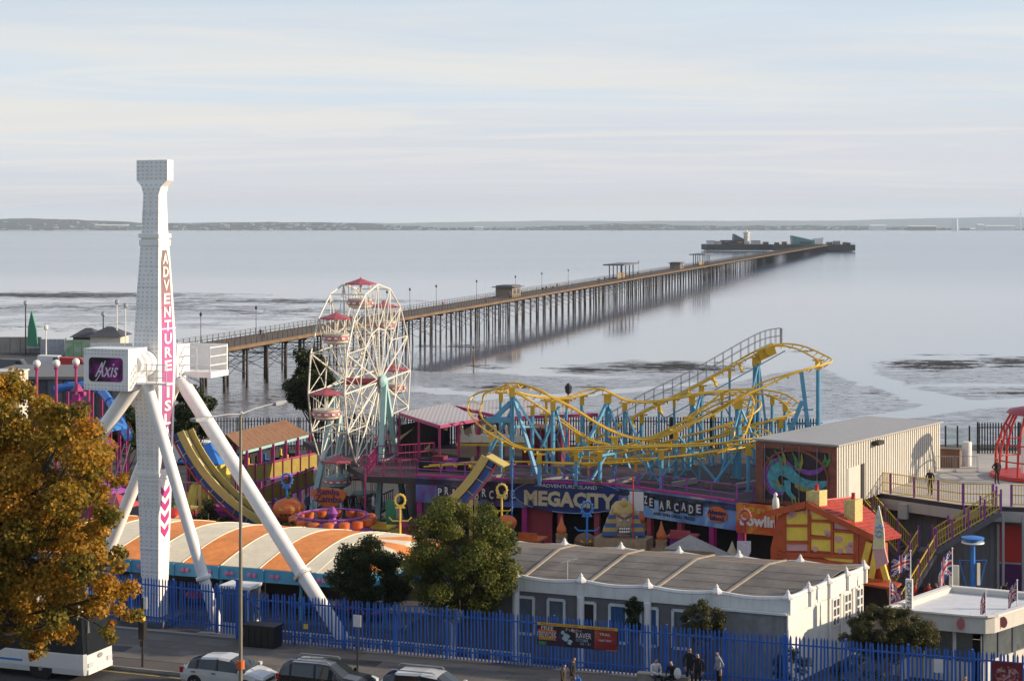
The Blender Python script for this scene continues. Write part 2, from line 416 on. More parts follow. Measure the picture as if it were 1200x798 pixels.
def tree(name, label, base, c, r, k, cr, n, size, lmat, seed, trunk=0.25, group=None, flat=1.0, droop=0.0, lo=-0.7, cat='tree', limbs=9):
    t = thing(name, label, cat, base, group)
    cl = crown_clumps(c, r, k, cr, seed, lo)
    put('crown', leaves_mesh('crown', [(Vector(a)-Vector(base), b, w) for a, b, w in cl], n, size, seed, flat, droop), lmat, t)
    rd = random.Random(seed+5); mb = MB(); b = Vector(base); top = Vector((c[0], c[1], c[2]+r[2]*.35))
    pts = [b, b.lerp(top, .3)+Vector((rd.uniform(-.2, .2), rd.uniform(-.2, .2), 0)), b.lerp(top, .65)+Vector((rd.uniform(-.3, .3), rd.uniform(-.3, .3), 0)), top]
    mb.path(pts, [trunk, trunk*.75, trunk*.45, trunk*.12], 8)
    build('trunk', mb, M_bark, t, True)
    mb = MB()
    for i, (p, q, w) in enumerate(sorted(cl, key=lambda x: -x[2])[:limbs*3]):
        a = b.lerp(top, rd.uniform(.3, .75)); m = a.lerp(p, .55)+Vector((0, 0, -.08*r[2])); mb.path([a, m, p], [trunk*.32, trunk*.2, trunk*.05], 5)
    build('limbs', mb, M_bark, t, True)
    return t

# ================================================================== SETTING
F0 = Vector((-11.1, 85.7, 0))
def S(s, t, z=0.0): return F0+U*s+V*t+ZV*z
def px_s(px, t=0.0):      # position along the fence line that shows at image column px
    k = (px-CX)/FOC; o = F0+V*t
    return (k*o.y-o.x)/(U.x-k*U.y)
# ---- sea with tidal mud
def seamat():
    m = bpy.data.materials.new('sea_and_wet_mud'); m.use_nodes = True; n, l = m.node_tree.nodes, m.node_tree.links
    b = n['Principled BSDF']; geo = n.new('ShaderNodeNewGeometry')
    def N(scale, det, rough=.6, sc=(1, 1, 1), dist=0):
        mp = n.new('ShaderNodeMapping'); mp.inputs['Scale'].default_value = sc; l.new(geo.outputs['Position'], mp.inputs[0])
        t = n.new('ShaderNodeTexNoise'); t.inputs['Scale'].default_value = scale; t.inputs['Detail'].default_value = det; t.inputs['Roughness'].default_value = rough; t.inputs['Distortion'].default_value = dist
        l.new(mp.outputs[0], t.inputs['Vector']); return t.outputs['Fac']
    def A(name): a = n.new('ShaderNodeAttribute'); a.attribute_name = name; return a.outputs['Fac']
    def mt(op, a, c=None, d=None):
        x = n.new('ShaderNodeMath'); x.operation = op
        for i, y in enumerate((a, c, d)):
            if y is None: continue
            if isinstance(y, (int, float)): x.inputs[i].default_value = y
            else: l.new(y, x.inputs[i])
        return x.outputs[0]
    def ss(x, lo, hi, o0=0.0, o1=1.0):
        r = n.new('ShaderNodeMapRange'); r.interpolation_type = 'SMOOTHSTEP'; l.new(x, r.inputs[0])
        for i, y in enumerate((lo, hi, o0, o1)): r.inputs[i+1].default_value = y
        return r.outputs[0]
    def mix(f, a, c):
        x = n.new('ShaderNodeMix'); x.data_type = 'RGBA'; l.new(f, x.inputs[0])
        for i, y in ((6, a), (7, c)):
            if isinstance(y, tuple): x.inputs[i].default_value = y+(1,)
            else: l.new(y, x.inputs[i])
        return x.outputs[2]
    n_big = N(.035, 5, .6); n_mid = N(.16, 6, .65, (0.7, 1.0, 1)); n_fine = N(.8, 6, .7, (.6, 1.2, 1), .6); n_w = N(.30, 4, .6, (.5, 1.0, 1))
    n_str = N(.22, 5, .65, (.45, 1.0, 1), .4); n_spk = N(1.6, 4, .7, (.5, .8, 1))
    gate = mt('MINIMUM', mt('MULTIPLY', A('weed'), 4.0), 1.0)
    weed = ss(mt('ADD', mt('ADD', A('weed'), mt('MULTIPLY', gate, mt('MULTIPLY', mt('SUBTRACT', n_str, .5), 2.8))), mt('MULTIPLY', gate, mt('ADD', mt('ADD', mt('MULTIPLY', mt('SUBTRACT', n_mid, .5), 1.2), mt('MULTIPLY', mt('SUBTRACT', n_spk, .5), 1.7)), mt('MULTIPLY', mt('SUBTRACT', n_fine, .5), 1.3)))), .44, .66)
    rip = ss(mt('ADD', A('rip'), mt('ADD', mt('MULTIPLY', mt('SUBTRACT', n_big, .5), 1.6), mt('MULTIPLY', mt('SUBTRACT', n_mid, .5), 1.2))), .38, .62)
    rdark = mt('MULTIPLY', rip, mt('MAXIMUM', ss(n_fine, .47, .62), mt('MULTIPLY', ss(n_str, .52, .66), .8)))
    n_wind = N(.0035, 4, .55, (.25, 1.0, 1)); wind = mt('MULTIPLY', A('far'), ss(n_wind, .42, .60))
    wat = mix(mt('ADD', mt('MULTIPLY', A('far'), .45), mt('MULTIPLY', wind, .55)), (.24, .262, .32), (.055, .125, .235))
    col = mix(rip, wat, (.25, .24, .265)); col = mix(rdark, col, (.06, .054, .056)); col = mix(weed, col, (.030, .024, .018))
    l.new(col, b.inputs['Base Color'])
    far = ss(A('far'), 0, 1)
    ro = mt('ADD', mt('ADD', .055, mt('MULTIPLY', far, .07)), mt('ADD', mt('MULTIPLY', rip, .06), mt('MULTIPLY', rdark, .2)))
    ro = mt('ADD', ro, mt('MULTIPLY', weed, .5)); l.new(mt('MINIMUM', ro, .85), b.inputs['Roughness'])
    sp = mt('SUBTRACT', .5, mt('MULTIPLY', weed, .35)); l.new(sp, b.inputs['Specular IOR Level'])
    b.inputs['IOR'].default_value = 1.5
    h = mt('ADD', mt('MULTIPLY', n_w, mt('ADD', .05, mt('ADD', mt('MULTIPLY', far, .10), mt('MULTIPLY', wind, .30)))), mt('ADD', mt('MULTIPLY', mt('MULTIPLY', n_fine, rip), .34), mt('MULTIPLY', mt('MULTIPLY', n_fine, weed), .8)))
    bp = n.new('ShaderNodeBump'); bp.inputs['Strength'].default_value = .55; bp.inputs['Distance'].default_value = .35; l.new(h, bp.inputs['Height']); l.new(bp.outputs[0], b.inputs['Normal'])
    return m
NR, NC = 300, 240
Ys = 100*(118.0)**(np.linspace(0, 1, NR)); pxs = np.linspace(-700, 1900, NC)
PXg, Yg = np.meshgrid(pxs, Ys); Xg = (PXg-600)*Yg/2000; PYg = HOR+(CAM_Z-SEA)*FOC/Yg
def ell(cx, cy, rx, ry, a): return a*np.clip(1.25-np.sqrt(((PXg-cx)/rx)**2+((PYg-cy)/ry)**2), 0, 1)
weed = np.maximum.reduce([ell(60, 346, 260, 4.5, .85), ell(330, 353, 190, 4, .7), ell(150, 360, 330, 7, .42), ell(330, 366, 160, 7, .42), ell(60, 383, 260, 8, .33), ell(420, 372, 90, 6, .45), ell(350, 415, 120, 22, .40), ell(330, 468, 140, 8, .45),
    ell(545, 405, 75, 3.5, .55), ell(700, 434, 75, 7, .75), ell(790, 430, 90, 7.5, .95), ell(560, 430, 60, 3.5, .5), ell(1100, 428, 90, 7, .85), ell(1190, 425, 60, 7, .75), ell(1180, 455, 90, 11, .36), ell(1060, 460, 90, 14, .30), ell(860, 465, 200, 16, .27), ell(640, 452, 160, 10, .3), ell(935, 412, 30, 2, .5), ell(1120, 416, 90, 3, .35)])
rip = np.clip((PYg-428-6*np.sin(PXg/90.0))/16, 0, 1)*.85
rip = np.maximum(rip, np.maximum.reduce([ell(100, 366, 480, 26, .6), ell(1130, 440, 160, 26, .8), ell(760, 432, 190, 14, .7), ell(330, 440, 150, 60, .75)]))
def channel(pts, w):
    d = np.full(PXg.shape, 1e9)
    for (x0, y0), (x1, y1) in zip(pts, pts[1:]):
        ax, ay, bx, by = x0*.2, y0, x1*.2, y1; px_, py_ = PXg*.2, PYg
        t = np.clip(((px_-ax)*(bx-ax)+(py_-ay)*(by-ay))/((bx-ax)**2+(by-ay)**2), 0, 1)
        d = np.minimum(d, np.hypot(px_-ax-t*(bx-ax), py_-ay-t*(by-ay)))
    return np.clip(1.5-d/w, 0, 1)
ch = np.maximum.reduce([channel([(965, 418), (1010, 440), (1075, 462), (1130, 474), (1060, 486), (960, 500)], 4.5), channel([(1130, 474), (1260, 468)], 4), channel([(560, 468), (690, 462), (850, 446), (930, 430)], 2.2), channel([(1010, 452), (1200, 452)], 1.6), channel([(480, 455), (640, 470)], 2)])
rip *= 1-ch; weed *= 1-ch
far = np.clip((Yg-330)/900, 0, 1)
me = bpy.data.meshes.new('sea'); vv = np.stack([Xg, Yg, np.full_like(Xg, SEA)], -1).reshape(-1, 3)
ii = np.arange(NR*NC).reshape(NR, NC); q = np.stack([ii[:-1, :-1], ii[:-1, 1:], ii[1:, 1:], ii[1:, :-1]], -1).reshape(-1, 4)
me.vertices.add(len(vv)); me.vertices.foreach_set('co', vv.reshape(-1)); me.loops.add(q.size); me.loops.foreach_set('vertex_index', q.reshape(-1).astype(np.int32))
me.polygons.add(len(q)); me.polygons.foreach_set('loop_start', np.arange(0, q.size, 4, dtype=np.int32)); me.polygons.foreach_set('loop_total', np.full(len(q), 4, np.int32)); me.update(calc_edges=True)
for nm, arr in (('weed', weed), ('rip', rip), ('far', far)):
    me.attributes.new(nm, 'FLOAT', 'POINT').data.foreach_set('value', arr.reshape(-1).astype(np.float32))
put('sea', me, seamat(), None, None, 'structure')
# ---- land
M_asph = mat('asphalt', (0.045, 0.044, 0.046), 0.85, var=0.25, scale=1.2, bump=.3, bscale=60)
M_pave = mat('paving', (0.10, 0.088, 0.082), 0.85, var=0.16, scale=.5, bump=.2, bscale=30, grime=.2)
M_park = mat('park_tarmac', (0.055, 0.05, 0.05), 0.85, var=0.25, scale=.4, grime=.3)
M_kerb = mat('kerb_stone', (0.27, 0.26, 0.25), 0.85, var=.15)
M_line = mat('road_paint', (0.62, 0.62, 0.58), 0.7, var=.15)
land = [(-150, 90), (140, 60), (140, 172), (-31, 172), (-66, 300), (-200, 300), (-200, 90)]
fl = [S(-140, .2), S(160, .2), (150, 172, 0), (-31, 172, 0), (-66, 300, 0), (-220, 300, 0)]
mb = MB(); mb.prism([(p[0], p[1], PARK) for p in fl], (0, 0, -7)); struct('park_ground', mb, [M_park])
mb = MB(); mb.prism([S(-140, .2, -.3), S(160, .2, -.3), S(160, -6.5, -.3), S(-140, -6.5, -.3)], (0, 0, .3)); struct('pavement', mb, M_pave)
mb = MB(); mb.prism([S(-140, .22, 0), S(160, .22, 0), S(160, .55, 0), S(-140, .55, 0)], (0, 0, -1.5)); struct('retaining_wall', mb, M_conc)
mb = MB(); mb.prism([S(-140, -6.65, -.13), S(160, -6.65, -.13), S(160, -17.5, -.13), S(-140, -17.5, -.13)], (0, 0, -.5)); struct('road', mb, M_asph)
kp = struct('kerb', MB(), M_kerb)
bm_ = MB().ob((0, 0, 0), U*.455, V*.075, ZV*.15).mesh('kerb_block')
for i in range(56): share('kerb_block', bm_, M_kerb, kp, S(-22+i*.92, -6.575, -.14))
mb = MB()
for i in range(70): 
    s0 = -60+i*1.9; mb.prism([S(s0, -12.4, -.126), S(s0+1.0, -12.4, -.126), S(s0+1.0, -12.5, -.126), S(s0, -12.5, -.126)], (0, 0, .004))
struct('lane_marking', mb, M_line)
mb = MB(); mb.prism([S(-140, -17.6, 0), S(160, -17.6, 0), S(160, -23, 0), S(-140, -23, 0)], (0, 0, -.5)); struct('near_pavement', mb, M_pave)
M_grass = mat('grass_bank', (0.05, 0.07, 0.025), 0.9, var=.3)
cl_ = [(-23.05, 0.0), (-27, .8), (-40, 6.2), (-55, 12.2), (-68, 17.2), (-74, 18.9), (-95, 19.2), (-150, 19.4)]
mb = MB(); mb.prism([S(-160, t, z) for t, z in cl_]+[S(-160, -150, -2), S(-160, -23.05, -2)], U*340); struct('cliff_slope', mb, M_grass)
# paving joints: slabs near the fence, laid proud of the tarmac strip
M_slab = [mat('slab_%d' % i, (.115+.018*i, .105+.016*i, .098+.014*i), .85, var=.15, scale=.7) for i in range(3)]
pv = bpy.data.objects['pavement']
sm = [MB().ob((0, 0, 0), U*.89, V*.59, ZV*.01).mesh('slab') for i in range(3)]
for i in range(22):
    for j in range(4): k = random.randrange(3); share('slab', sm[k], M_slab[k], pv, S(-20+i*1.8+(.9 if j % 2 else 0), -.9-j*1.2, .004))
for k, (ss_, tt_) in enumerate(((-9, -4.2), (3.5, -2.6), (14, -4.8), (22, -3.0))): build('tarmac_patch', MB().prism([S(ss_+a, tt_+b, .016) for a, b in ((0, 0), (1.9+.4*k, .1), (1.8+.4*k, 1.1), (.1, .9))], ZV*.006), M_asph, pv)
for k, (ss_, tt_) in enumerate(((-4, -3.4), (6.5, -4.4), (17, -3.6), (-12.5, -3.0))): build('manhole_cover', MB().ub(S(ss_, tt_), .62, .62, .012, .022), M_grey, pv)
rdo = bpy.data.objects['road']
for k, ss_ in enumerate((-14, -3, 8, 19)): build('drain_grate', MB().ub(S(ss_, -6.9), .5, .32, -.129, -.118), M_black, rdo)
for k in range(3): build('road_patch', MB().prism([S(-9+9*k+a, -9.6+b, -.129) for a, b in ((0, 0), (3.4, .1), (3.3, 1.2), (.1, 1.0))], ZV*.006), M_park, rdo)
mb = MB(); mb.prism([S(-60, -7.0, -.129), S(60, -7.0, -.129), S(60, -7.1, -.129), S(-60, -7.1, -.129)], ZV*.004); build('edge_line', mb, mat('yellow_line', (.45, .33, .05), .8, var=.3), rdo)
# ---- far shore
M_hill = mat('far_fields', (0.032, 0.04, 0.026), 0.95, var=.45, scale=.004)
M_hill2 = mat('far_woods', (0.05, 0.06, 0.045), 0.95, var=.3, scale=.002)
def ridge(name, Y, depth, f, m, x0=-700, x1=1900, n=260):
    mb = MB(); vs = []; 
    for i in range(n):
        px = x0+(x1-x0)*i/(n-1); h = f(px)
        for k, (dy, hh) in enumerate(((0, 0.02), (.06, .16), (.35, .62), (.75, .95), (1, 1.0))):
            y = Y+depth*dy; vs.append(((px-600)*y/2000, y, SEA-.5+max(h, 0)*hh+1.2))
    fs = [(i*5+k, (i+1)*5+k, (i+1)*5+k+1, i*5+k+1) for i in range(n-1) for k in range(4)]
    mb.add(vs, fs); return struct(name, mb, m, True)
def fb(x, s, k=5): return sum(math.sin(x*s*2**i+i*1.7+s*900)/1.7**i for i in range(k))
def h1(px):   # low hills with woods, higher at the left and from the middle to the right
    a = 76*math.exp(-((px-30)/150)**2)+44*math.exp(-((px-300)/130)**2)+22*math.exp(-((px-430)/90)**2)+36*math.exp(-((px-740)/110)**2)+22*math.exp(-((px-960)/130)**2)+34*math.exp(-((px+300)/200)**2)
    return 7+a*.92+2.6*fb(px, .021)+2.0*fb(px, .11, 4)
def h2(px): return 66+62*math.exp(-((px-1180)/260)**2)+24*math.exp(-((px-650)/160)**2)+6*fb(px, .012)+30*math.exp(-((px-1500)/300)**2)
ridge('far_hills', 11000, 1300, h1, M_hill); ridge('distant_hills', 19500, 1500, h2, M_hill2)
M_fw = mat('far_white', (0.80, 0.79, 0.76), .8); M_fb = mat('far_brick', (0.25, 0.16, 0.12), .9); M_fg = mat('far_grey', (.35, .36, .38), .8)
# houses too small to tell apart on the far hills
rd = random.Random(3); mb = MB()
for i in range(520):
    px = rd.choice([rd.uniform(-100, 160), rd.uniform(190, 430), rd.uniform(200, 420), rd.uniform(600, 900), rd.uniform(900, 1250), rd.uniform(430, 640)]); f = rd.uniform(.02, .62)**1.3
    y = 11000+1300*f; z = SEA+max(h1(px), 2)*(f*1.7 if f < .35 else .62+(f-.35)*.8)*.95; w = rd.uniform(8, 42); h = rd.uniform(5, 13); x = (px-600)*y/2000
    mb.box((x, y-12, z-6), (x+w, y-4, z+h), rd.choice([0, 0, 1, 2, 1]))
o = build('far_town', mb, [M_fw, M_fb, M_fg], kind='stuff'); tag(o, 'scattered pale houses on the low hills of the far shore', 'town')
def far_shed(px0, px1, py0, m, label, Y=10950):
    z1 = ZW(py0, Y); x0, x1 = XW(px0, Y), XW(px1, Y); t = thing('industrial_shed', label, 'shed', (x0, Y, SEA+.5))
    build('wall', MB().box((x0, Y-20, SEA), (x1, Y+30, SEA+(z1-SEA)*.8)), m, t)
    a = SEA+(z1-SEA)*.8; build('roof', MB().prism([(x0-3, Y-23, a), (x0-3, Y+33, a), (x0-3, Y+5, z1)], (x1-x0+6, 0, 0)), M_fw, t); return t
far_shed(1019, 1038, 263.5, M_fw, 'long white shed on the far shore left of the chimneys'); far_shed(1064, 1096, 264.5, M_fb, 'low brown shed on the far shore between white sheds')
far_shed(1145, 1152, 262.5, M_fw, 'narrow tall white shed on the far shore beside the chimneys'); far_shed(1156, 1188, 264, M_fw, 'widest white shed on the far shore beneath the wind turbine'); far_shed(556, 566, 265.5, M_fw, 'small white shed on the far shore in mid picture', 10900); far_shed(112, 150, 263.2, M_fw, 'pale chalk coloured terrace on far hills left of the white tower', 11350)
for i, px in enumerate((1117, 1121)):
    t = build('chimney', MB().lathe([(11, 0), (8, (ZW(257-i, 10900)-SEA)*.7), (7, ZW(257-i, 10900)-SEA)], (XW(px, 10900), 10900, SEA), 10), M_fw, base=(XW(px, 10900), 10900, SEA), smooth=True)
    tag(t, ['left', 'right'][i]+' one of two pale chimneys on the far shore', 'chimney', 'chimneys on the far shore')
Y = 10800; t = thing('wind_turbine', 'white wind turbine at the right edge of the far shore', 'wind turbine', (XW(1196, Y), Y, SEA))
zt = ZW(250, Y); x = XW(1196, Y)
build('tower', MB().tube((x, Y, SEA), (x, Y, zt), 3.4, 1.8, 10), M_fw, t, True); build('hub', MB().ball((x, Y-3, zt), (3.2, 5, 3.2)), M_fw, t)
for k in range(3):
    a = R(95+120*k); build('blade', MB().path([(x, Y-5, zt), (x+12*math.cos(a), Y-5, zt+12*math.sin(a)), (x+42*math.cos(a), Y-5, zt+42*math.sin(a))], [1.2, 1.9, .4], 6), M_fw, t)
# ---- haze of the estuary air
hb = MB().box((-10000, -260, -9.0), (10000, 21500, 200)); hz = build('haze', hb, None, kind='stuff'); tag(hz, 'thin pale haze lying over the whole estuary', 'haze')
hm = bpy.data.materials.new('haze_air'); hm.use_nodes = True; hn, hl = hm.node_tree.nodes, hm.node_tree.links
hn.remove(hn['Principled BSDF']); pvn = hn.new('ShaderNodeVolumePrincipled'); pvn.inputs['Color'].default_value = (.70, .84, 1.0, 1); pvn.inputs['Density'].default_value = 5.0e-5
pvn.inputs['Anisotropy'].default_value = 0.0
hl.new(pvn.outputs[0], hn['Material Output'].inputs['Volume']); hz.data.materials.append(hm)

# ================================================================== PIER
M_pile = mat('iron_pile', (0.055, 0.045, 0.04), 0.75, var=.35, scale=.4, grime=.3)
M_pdeck = mat('pier_boards', (0.11, 0.085, 0.068), 0.85, var=.25, scale=.3); M_pbeam = mat('pier_beam', (0.16, 0.10, 0.05), .7, var=.3, scale=.3, grime=.35)
PD = Vector((.2425, .970, 0)); PN = Vector((.970, -.2425, 0)); PZ = 1.0
def PP(d, n=0.0, z=PZ): return Vector((.25*(255-488), 255, 0))+PD*d+PN*n+ZV*z    # d metres from the shore end
PL = 1594
pier = thing('pier', 'long timber decked pier on rows of dark iron piles running out to sea', 'pier', PP(0, 0, SEA))
build('deck', MB().ob(PP(PL/2, 0, PZ-.2), PD*PL/2, PN*4.6, ZV*.2), M_pdeck, pier)
for s in (-1, 1): build('edge_beam', MB().ob(PP(PL/2, s*4.75, PZ-.35), PD*PL/2, PN*.14, ZV*.27), M_pbeam, pier)
mb = MB()
for s in (-3, -1.1, 1.1, 3): mb.ob(PP(PL/2, s, PZ-.75), PD*PL/2, PN*.15, ZV*.35)
build('girders', mb, M_pile, pier, kind='stuff')
pm = MB().tube((0, 0, 0), (0, 0, PZ-.7-SEA+.4), .21, .17, 8).mesh('pile', smooth=True)
nb = int(PL/9.0); far_p = MB(); br = MB(); cap = MB(); cnt = 0
for i in range(nb):
    d = 2+i*9.0
    for j, nn in enumerate((-4.0, 0.0, 4.0)):
        if cnt < 296: o_ = share('pile', pm, M_pile, pier, PP(d+random.uniform(-.8, .8), nn+random.uniform(-.2, .2), SEA-.4)); o_.scale = (random.uniform(.75, 1.35),)*2+(1,); o_.rotation_euler = (random.gauss(0, .008), random.gauss(0, .008), 0); cnt += 1
        else: far_p.beam(PP(d, nn, SEA-.3), PP(d, nn, PZ-.6), .36, .36)
    cap.beam(PP(d, -4.5, PZ-.95), PP(d, 4.5, PZ-.95), .4, .45)
    if i < 80:
        br.beam(PP(d, -4, SEA+2.2), PP(d, 4, SEA+5.8), .09); br.beam(PP(d, -4, SEA+5.8), PP(d, 4, SEA+2.2), .09)
        br.beam(PP(d, -4, SEA+5.3), PP(d, 4, SEA+5.3), .12)
        if i % 2: 
            for nn in (-4, 4): br.beam(PP(d, nn, SEA+2.4), PP(d+9.0, nn, SEA+5.4), .08); br.beam(PP(d, nn, SEA+5.4), PP(d+9.0, nn, SEA+2.4), .08)
build('distant_piles', far_p, M_pile, pier, kind='stuff'); build('bent_caps', cap, M_pile, pier, kind='stuff'); build('cross_bracing', br, M_pile, pier, kind='stuff')
mb = MB()
for s in (-4.6, 4.6):
    for k in range(int(PL/2.4)): mb.beam(PP(k*2.4, s, PZ), PP(k*2.4, s, PZ+1.12), .09)
    for z in (.45, .8, 1.1): mb.beam(PP(0, s, PZ+z), PP(PL, s, PZ+z), .06)
mb.beam(PP(0, -1.5, PZ+.05), PP(PL, -1.5, PZ+.05), .1); mb.beam(PP(0, -2.9, PZ+.05), PP(PL, -2.9, PZ+.05), .1)
for k in range(int(PL/2.0)): mb.beam(PP(k*2.0, -.6, PZ), PP(k*2.0, -.6, PZ+1.0), .07)
mb.beam(PP(0, -.6, PZ+1), PP(PL, -.6, PZ+1), .06)
build('railings', mb, M_pile, pier, kind='stuff')
# abutment under the shore end
build('abutment', MB().ob(PP(-2, 0, -3.7), PD*3, PN*5.2, ZV*3.2), M_wood, pier)
# lamp posts along the pier
lp = thing('pier_lamp', 'slender dark lamp post standing on the pier deck', 'lamp post', (0, 0, 0), 'lamp posts along the pier')
build('post', MB().path([(0, 0, 0), (0, 0, .5), (0, 0, 4.6)], [.12, .06, .045], 6), M_black, lp); build('lantern', MB().lathe([(.05, 4.5), (.2, 4.65), (.26, 5.0), (.08, 5.2), (.02, 5.4)], (0, 0, 0), 6), M_black, lp)
def d_px(px): 
    k = (px-CX)/FOC; a = PP(0); return (k*a.y-a.x)/(PD.x-k*PD.y)
lpx = [262, 325, 474, 500, 530, 576, 620, 650, 680, 760, 850]
for i, px in enumerate(lpx):
    o = lp if i == 0 else copy_tree(lp); o.location = PP(d_px(px), -4.2)
def shelter(name, label, px, L, Wd, h, kind):
    d = d_px(px); c = PP(d, .4); t = thing(name, label, 'shelter', c)
    if kind == 'booth':
        build('wall', MB().ob(c+ZV*(h*.35), PD*L*.42, PN*Wd*.4, ZV*h*.35), mat('booth_wall', (.26, .21, .15), .8), t)
        for s in (-1, 1): build('window', MB().ob(c+ZV*(h*.42)+PN*Wd*.405+PD*s*L*.18, PD*L*.12, PN*.03, ZV*h*.16), M_glass, t)
        build('roof', MB().prism([c+PD*a*L*.5+PN*b*Wd*.55+ZV*h*.72 for a, b in ((-1, -1), (1, -1), (1, 1), (-1, 1))], ZV*.2).prism([c+PD*a*L*.4+PN*b*Wd*.4+ZV*(h*.72+.2) for a, b in ((-1, -1), (1, -1), (1, 1), (-1, 1))], ZV*.35), M_grey, t)
    else:
        for a in (-.8, -.27, .27, .8):
            for b in (-.6, .6): build('post', MB().beam(c+PD*a*L*.5+PN*b*Wd*.5, c+PD*a*L*.5+PN*b*Wd*.5+ZV*h, .35), M_pile, t)
        build('roof', MB().prism([c+PD*a*L*.55+PN*b*Wd*.5+ZV*h for a, b in ((-1, -1), (1, -1), (1, 1), (-1, 1))], ZV*.45), M_grey, t)
        build('back_wall', MB().ob(c+ZV*1.1, PD*L*.3, PN*.1, ZV*1.1), mat('booth_wall', (.26, .21, .15), .8), t)
shelter('pier_booth', 'cream kiosk with grey roof on the pier, nearest of its shelters', 594, 12, 6, 3.9, 'booth')
shelter('pier_shelter', 'open sided grey roofed shelter midway along the pier', 727, 30, 8, 5.2, 'open')
shelter('pier_booth', 'small low kiosk on the pier between two open shelters', 792, 13, 6, 3.8, 'booth')
shelter('pier_shelter', 'farther open sided roofed shelter on the pier near its head', 821, 30, 8, 5.4, 'open')
rd = random.Random(11)
for i, px in enumerate([298, 300, 513, 553, 584, 588, 602, 622, 625, 634, 636, 639, 645, 652, 655, 692, 694, 705, 745, 760]):
    person(PP(d_px(px), rd.uniform(.2, 3.8)), rd.uniform(0, 6.28), rd.choice(['stand', 'walk']), rd.choice([C_black, C_navy, C_brown, C_grey, C_red]), rd.choice([C_black, C_denim]), 'tiny distant person walking on the pier deck', 'people strolling on the pier')
# pier head
HY = 1840
def hx(px): return XW(px, HY)
ph = thing('pier_platform', 'broad dark pier head platform on close set piles at the far end', 'pier head', (hx(915), HY, SEA))
dk = MB(); pl = MB()
for (a, b, y0, y1) in ((829, 905, HY+10, HY+60), (905, 998, HY-20, HY+30)):
    dk.box((hx(a), y0, PZ-6.2), (hx(b), y1, PZ))
    for k in range(int((hx(b)-hx(a))/1.7)):
        for yy in (y0+1, y0+14, y0+26): pl.beam((hx(a)+k*1.7+1, yy, SEA-.3), (hx(a)+k*1.7+1, yy, PZ-1), .6)
build('deck', dk, M_pile, ph); build('piles', pl, M_pile, ph, kind='stuff')
mb = MB()
for (a, b, y0) in ((829, 905, HY+10.3), (905, 998, HY-19.7)):
    mb.beam((hx(a), y0, PZ+1.3), (hx(b), y0, PZ+1.3), .25)
    for k in range(int((hx(b)-hx(a))/4)): mb.beam((hx(a)+k*4, y0, PZ), (hx(a)+k*4, y0, PZ+1.3), .22)
build('railings', mb, M_pile, ph, kind='stuff')
M_teal = mat('teal_cladding', (.10, .24, .25), .4, var=.1)
t = thing('pavilion', 'teal wedge shaped pavilion with white end on the pier head', 'pavilion', (hx(945), HY, PZ))
build('wall', MB().prism([(hx(928), HY-6, PZ+.01), (hx(953), HY-6, PZ+.01), (hx(953), HY-6, PZ+4.5), (hx(927), HY-6, PZ+9.8)], (0, 14, 0)), M_teal, t)
build('window', MB().box((hx(936), HY-6.4, PZ+1), (hx(950), HY-6.05, PZ+3.2)), M_glass, t)
build('white_block', MB().prism([(hx(954), HY-5, PZ+.01), (hx(963), HY-5, PZ+.01), (hx(964), HY-5, PZ+7.6), (hx(953.4), HY-5, PZ+6.6)], (0, 12, 0)), M_white, t)
t = thing('lookout_tower', 'pale round lookout tower on the left wing of the pier head', 'tower', (hx(878.5), HY+24, PZ))
build('shaft', MB().lathe([(3, 0), (3, 11), (3.8, 11.2), (3.8, 13), (1.5, 13.8), (.3, 16)], (hx(878.5), HY+24, PZ+.01), 10), M_cream, t, True)
build('gallery', MB().lathe([(4, 8.3), (4, 9.0)], (hx(878.5), HY+24, PZ), 10), M_cream, t)
t = thing('station_building', 'dark low station building with sloping roof on the pier head', 'building', (hx(860), HY+30, PZ))
build('wall', MB().box((hx(849), HY+24, PZ+.01), (hx(876), HY+40, PZ+4.5)), mat('dark_cladding', (.09, .07, .08), .8), t)
build('roof', MB().prism([(hx(863), HY+23, PZ+4.5), (hx(876), HY+23, PZ+4.5), (hx(876), HY+23, PZ+5.6), (hx(863.5), HY+23, PZ+11.5)], (0, 14, 0)), M_grey, t)
for i, (a, b, h, m, lb) in enumerate(((831, 840, 4.2, M_white, 'white cabin at the left tip of the pier head'), (841, 848, 3.6, M_cream, 'cream cabin beside the white cabin on the pier head'), (884, 894, 4.4, M_cream, 'pale domed hut right of the lookout tower on pier head'), (976, 983, 4.0, M_fg, 'small grey hut at the right tip of the pier head'), (968, 974, 3.0, M_brown, 'low brown hut right of the teal pavilion'))):
    t = thing('hut', lb, 'hut', (hx(a), HY+20, PZ)); y0 = HY+18 if a < 900 else HY-8
    build('wall', MB().box((hx(a), y0, PZ+.01), (hx(b), y0+8, PZ+h*.75)), m, t); build('roof', MB().prism([(hx(a)-.4, y0-.4, PZ+h*.75), (hx(a)-.4, y0+8.4, PZ+h*.75), (hx(a)-.4, y0+4, PZ+h)], (hx(b)-hx(a)+.8, 0, 0)), M_grey, t)
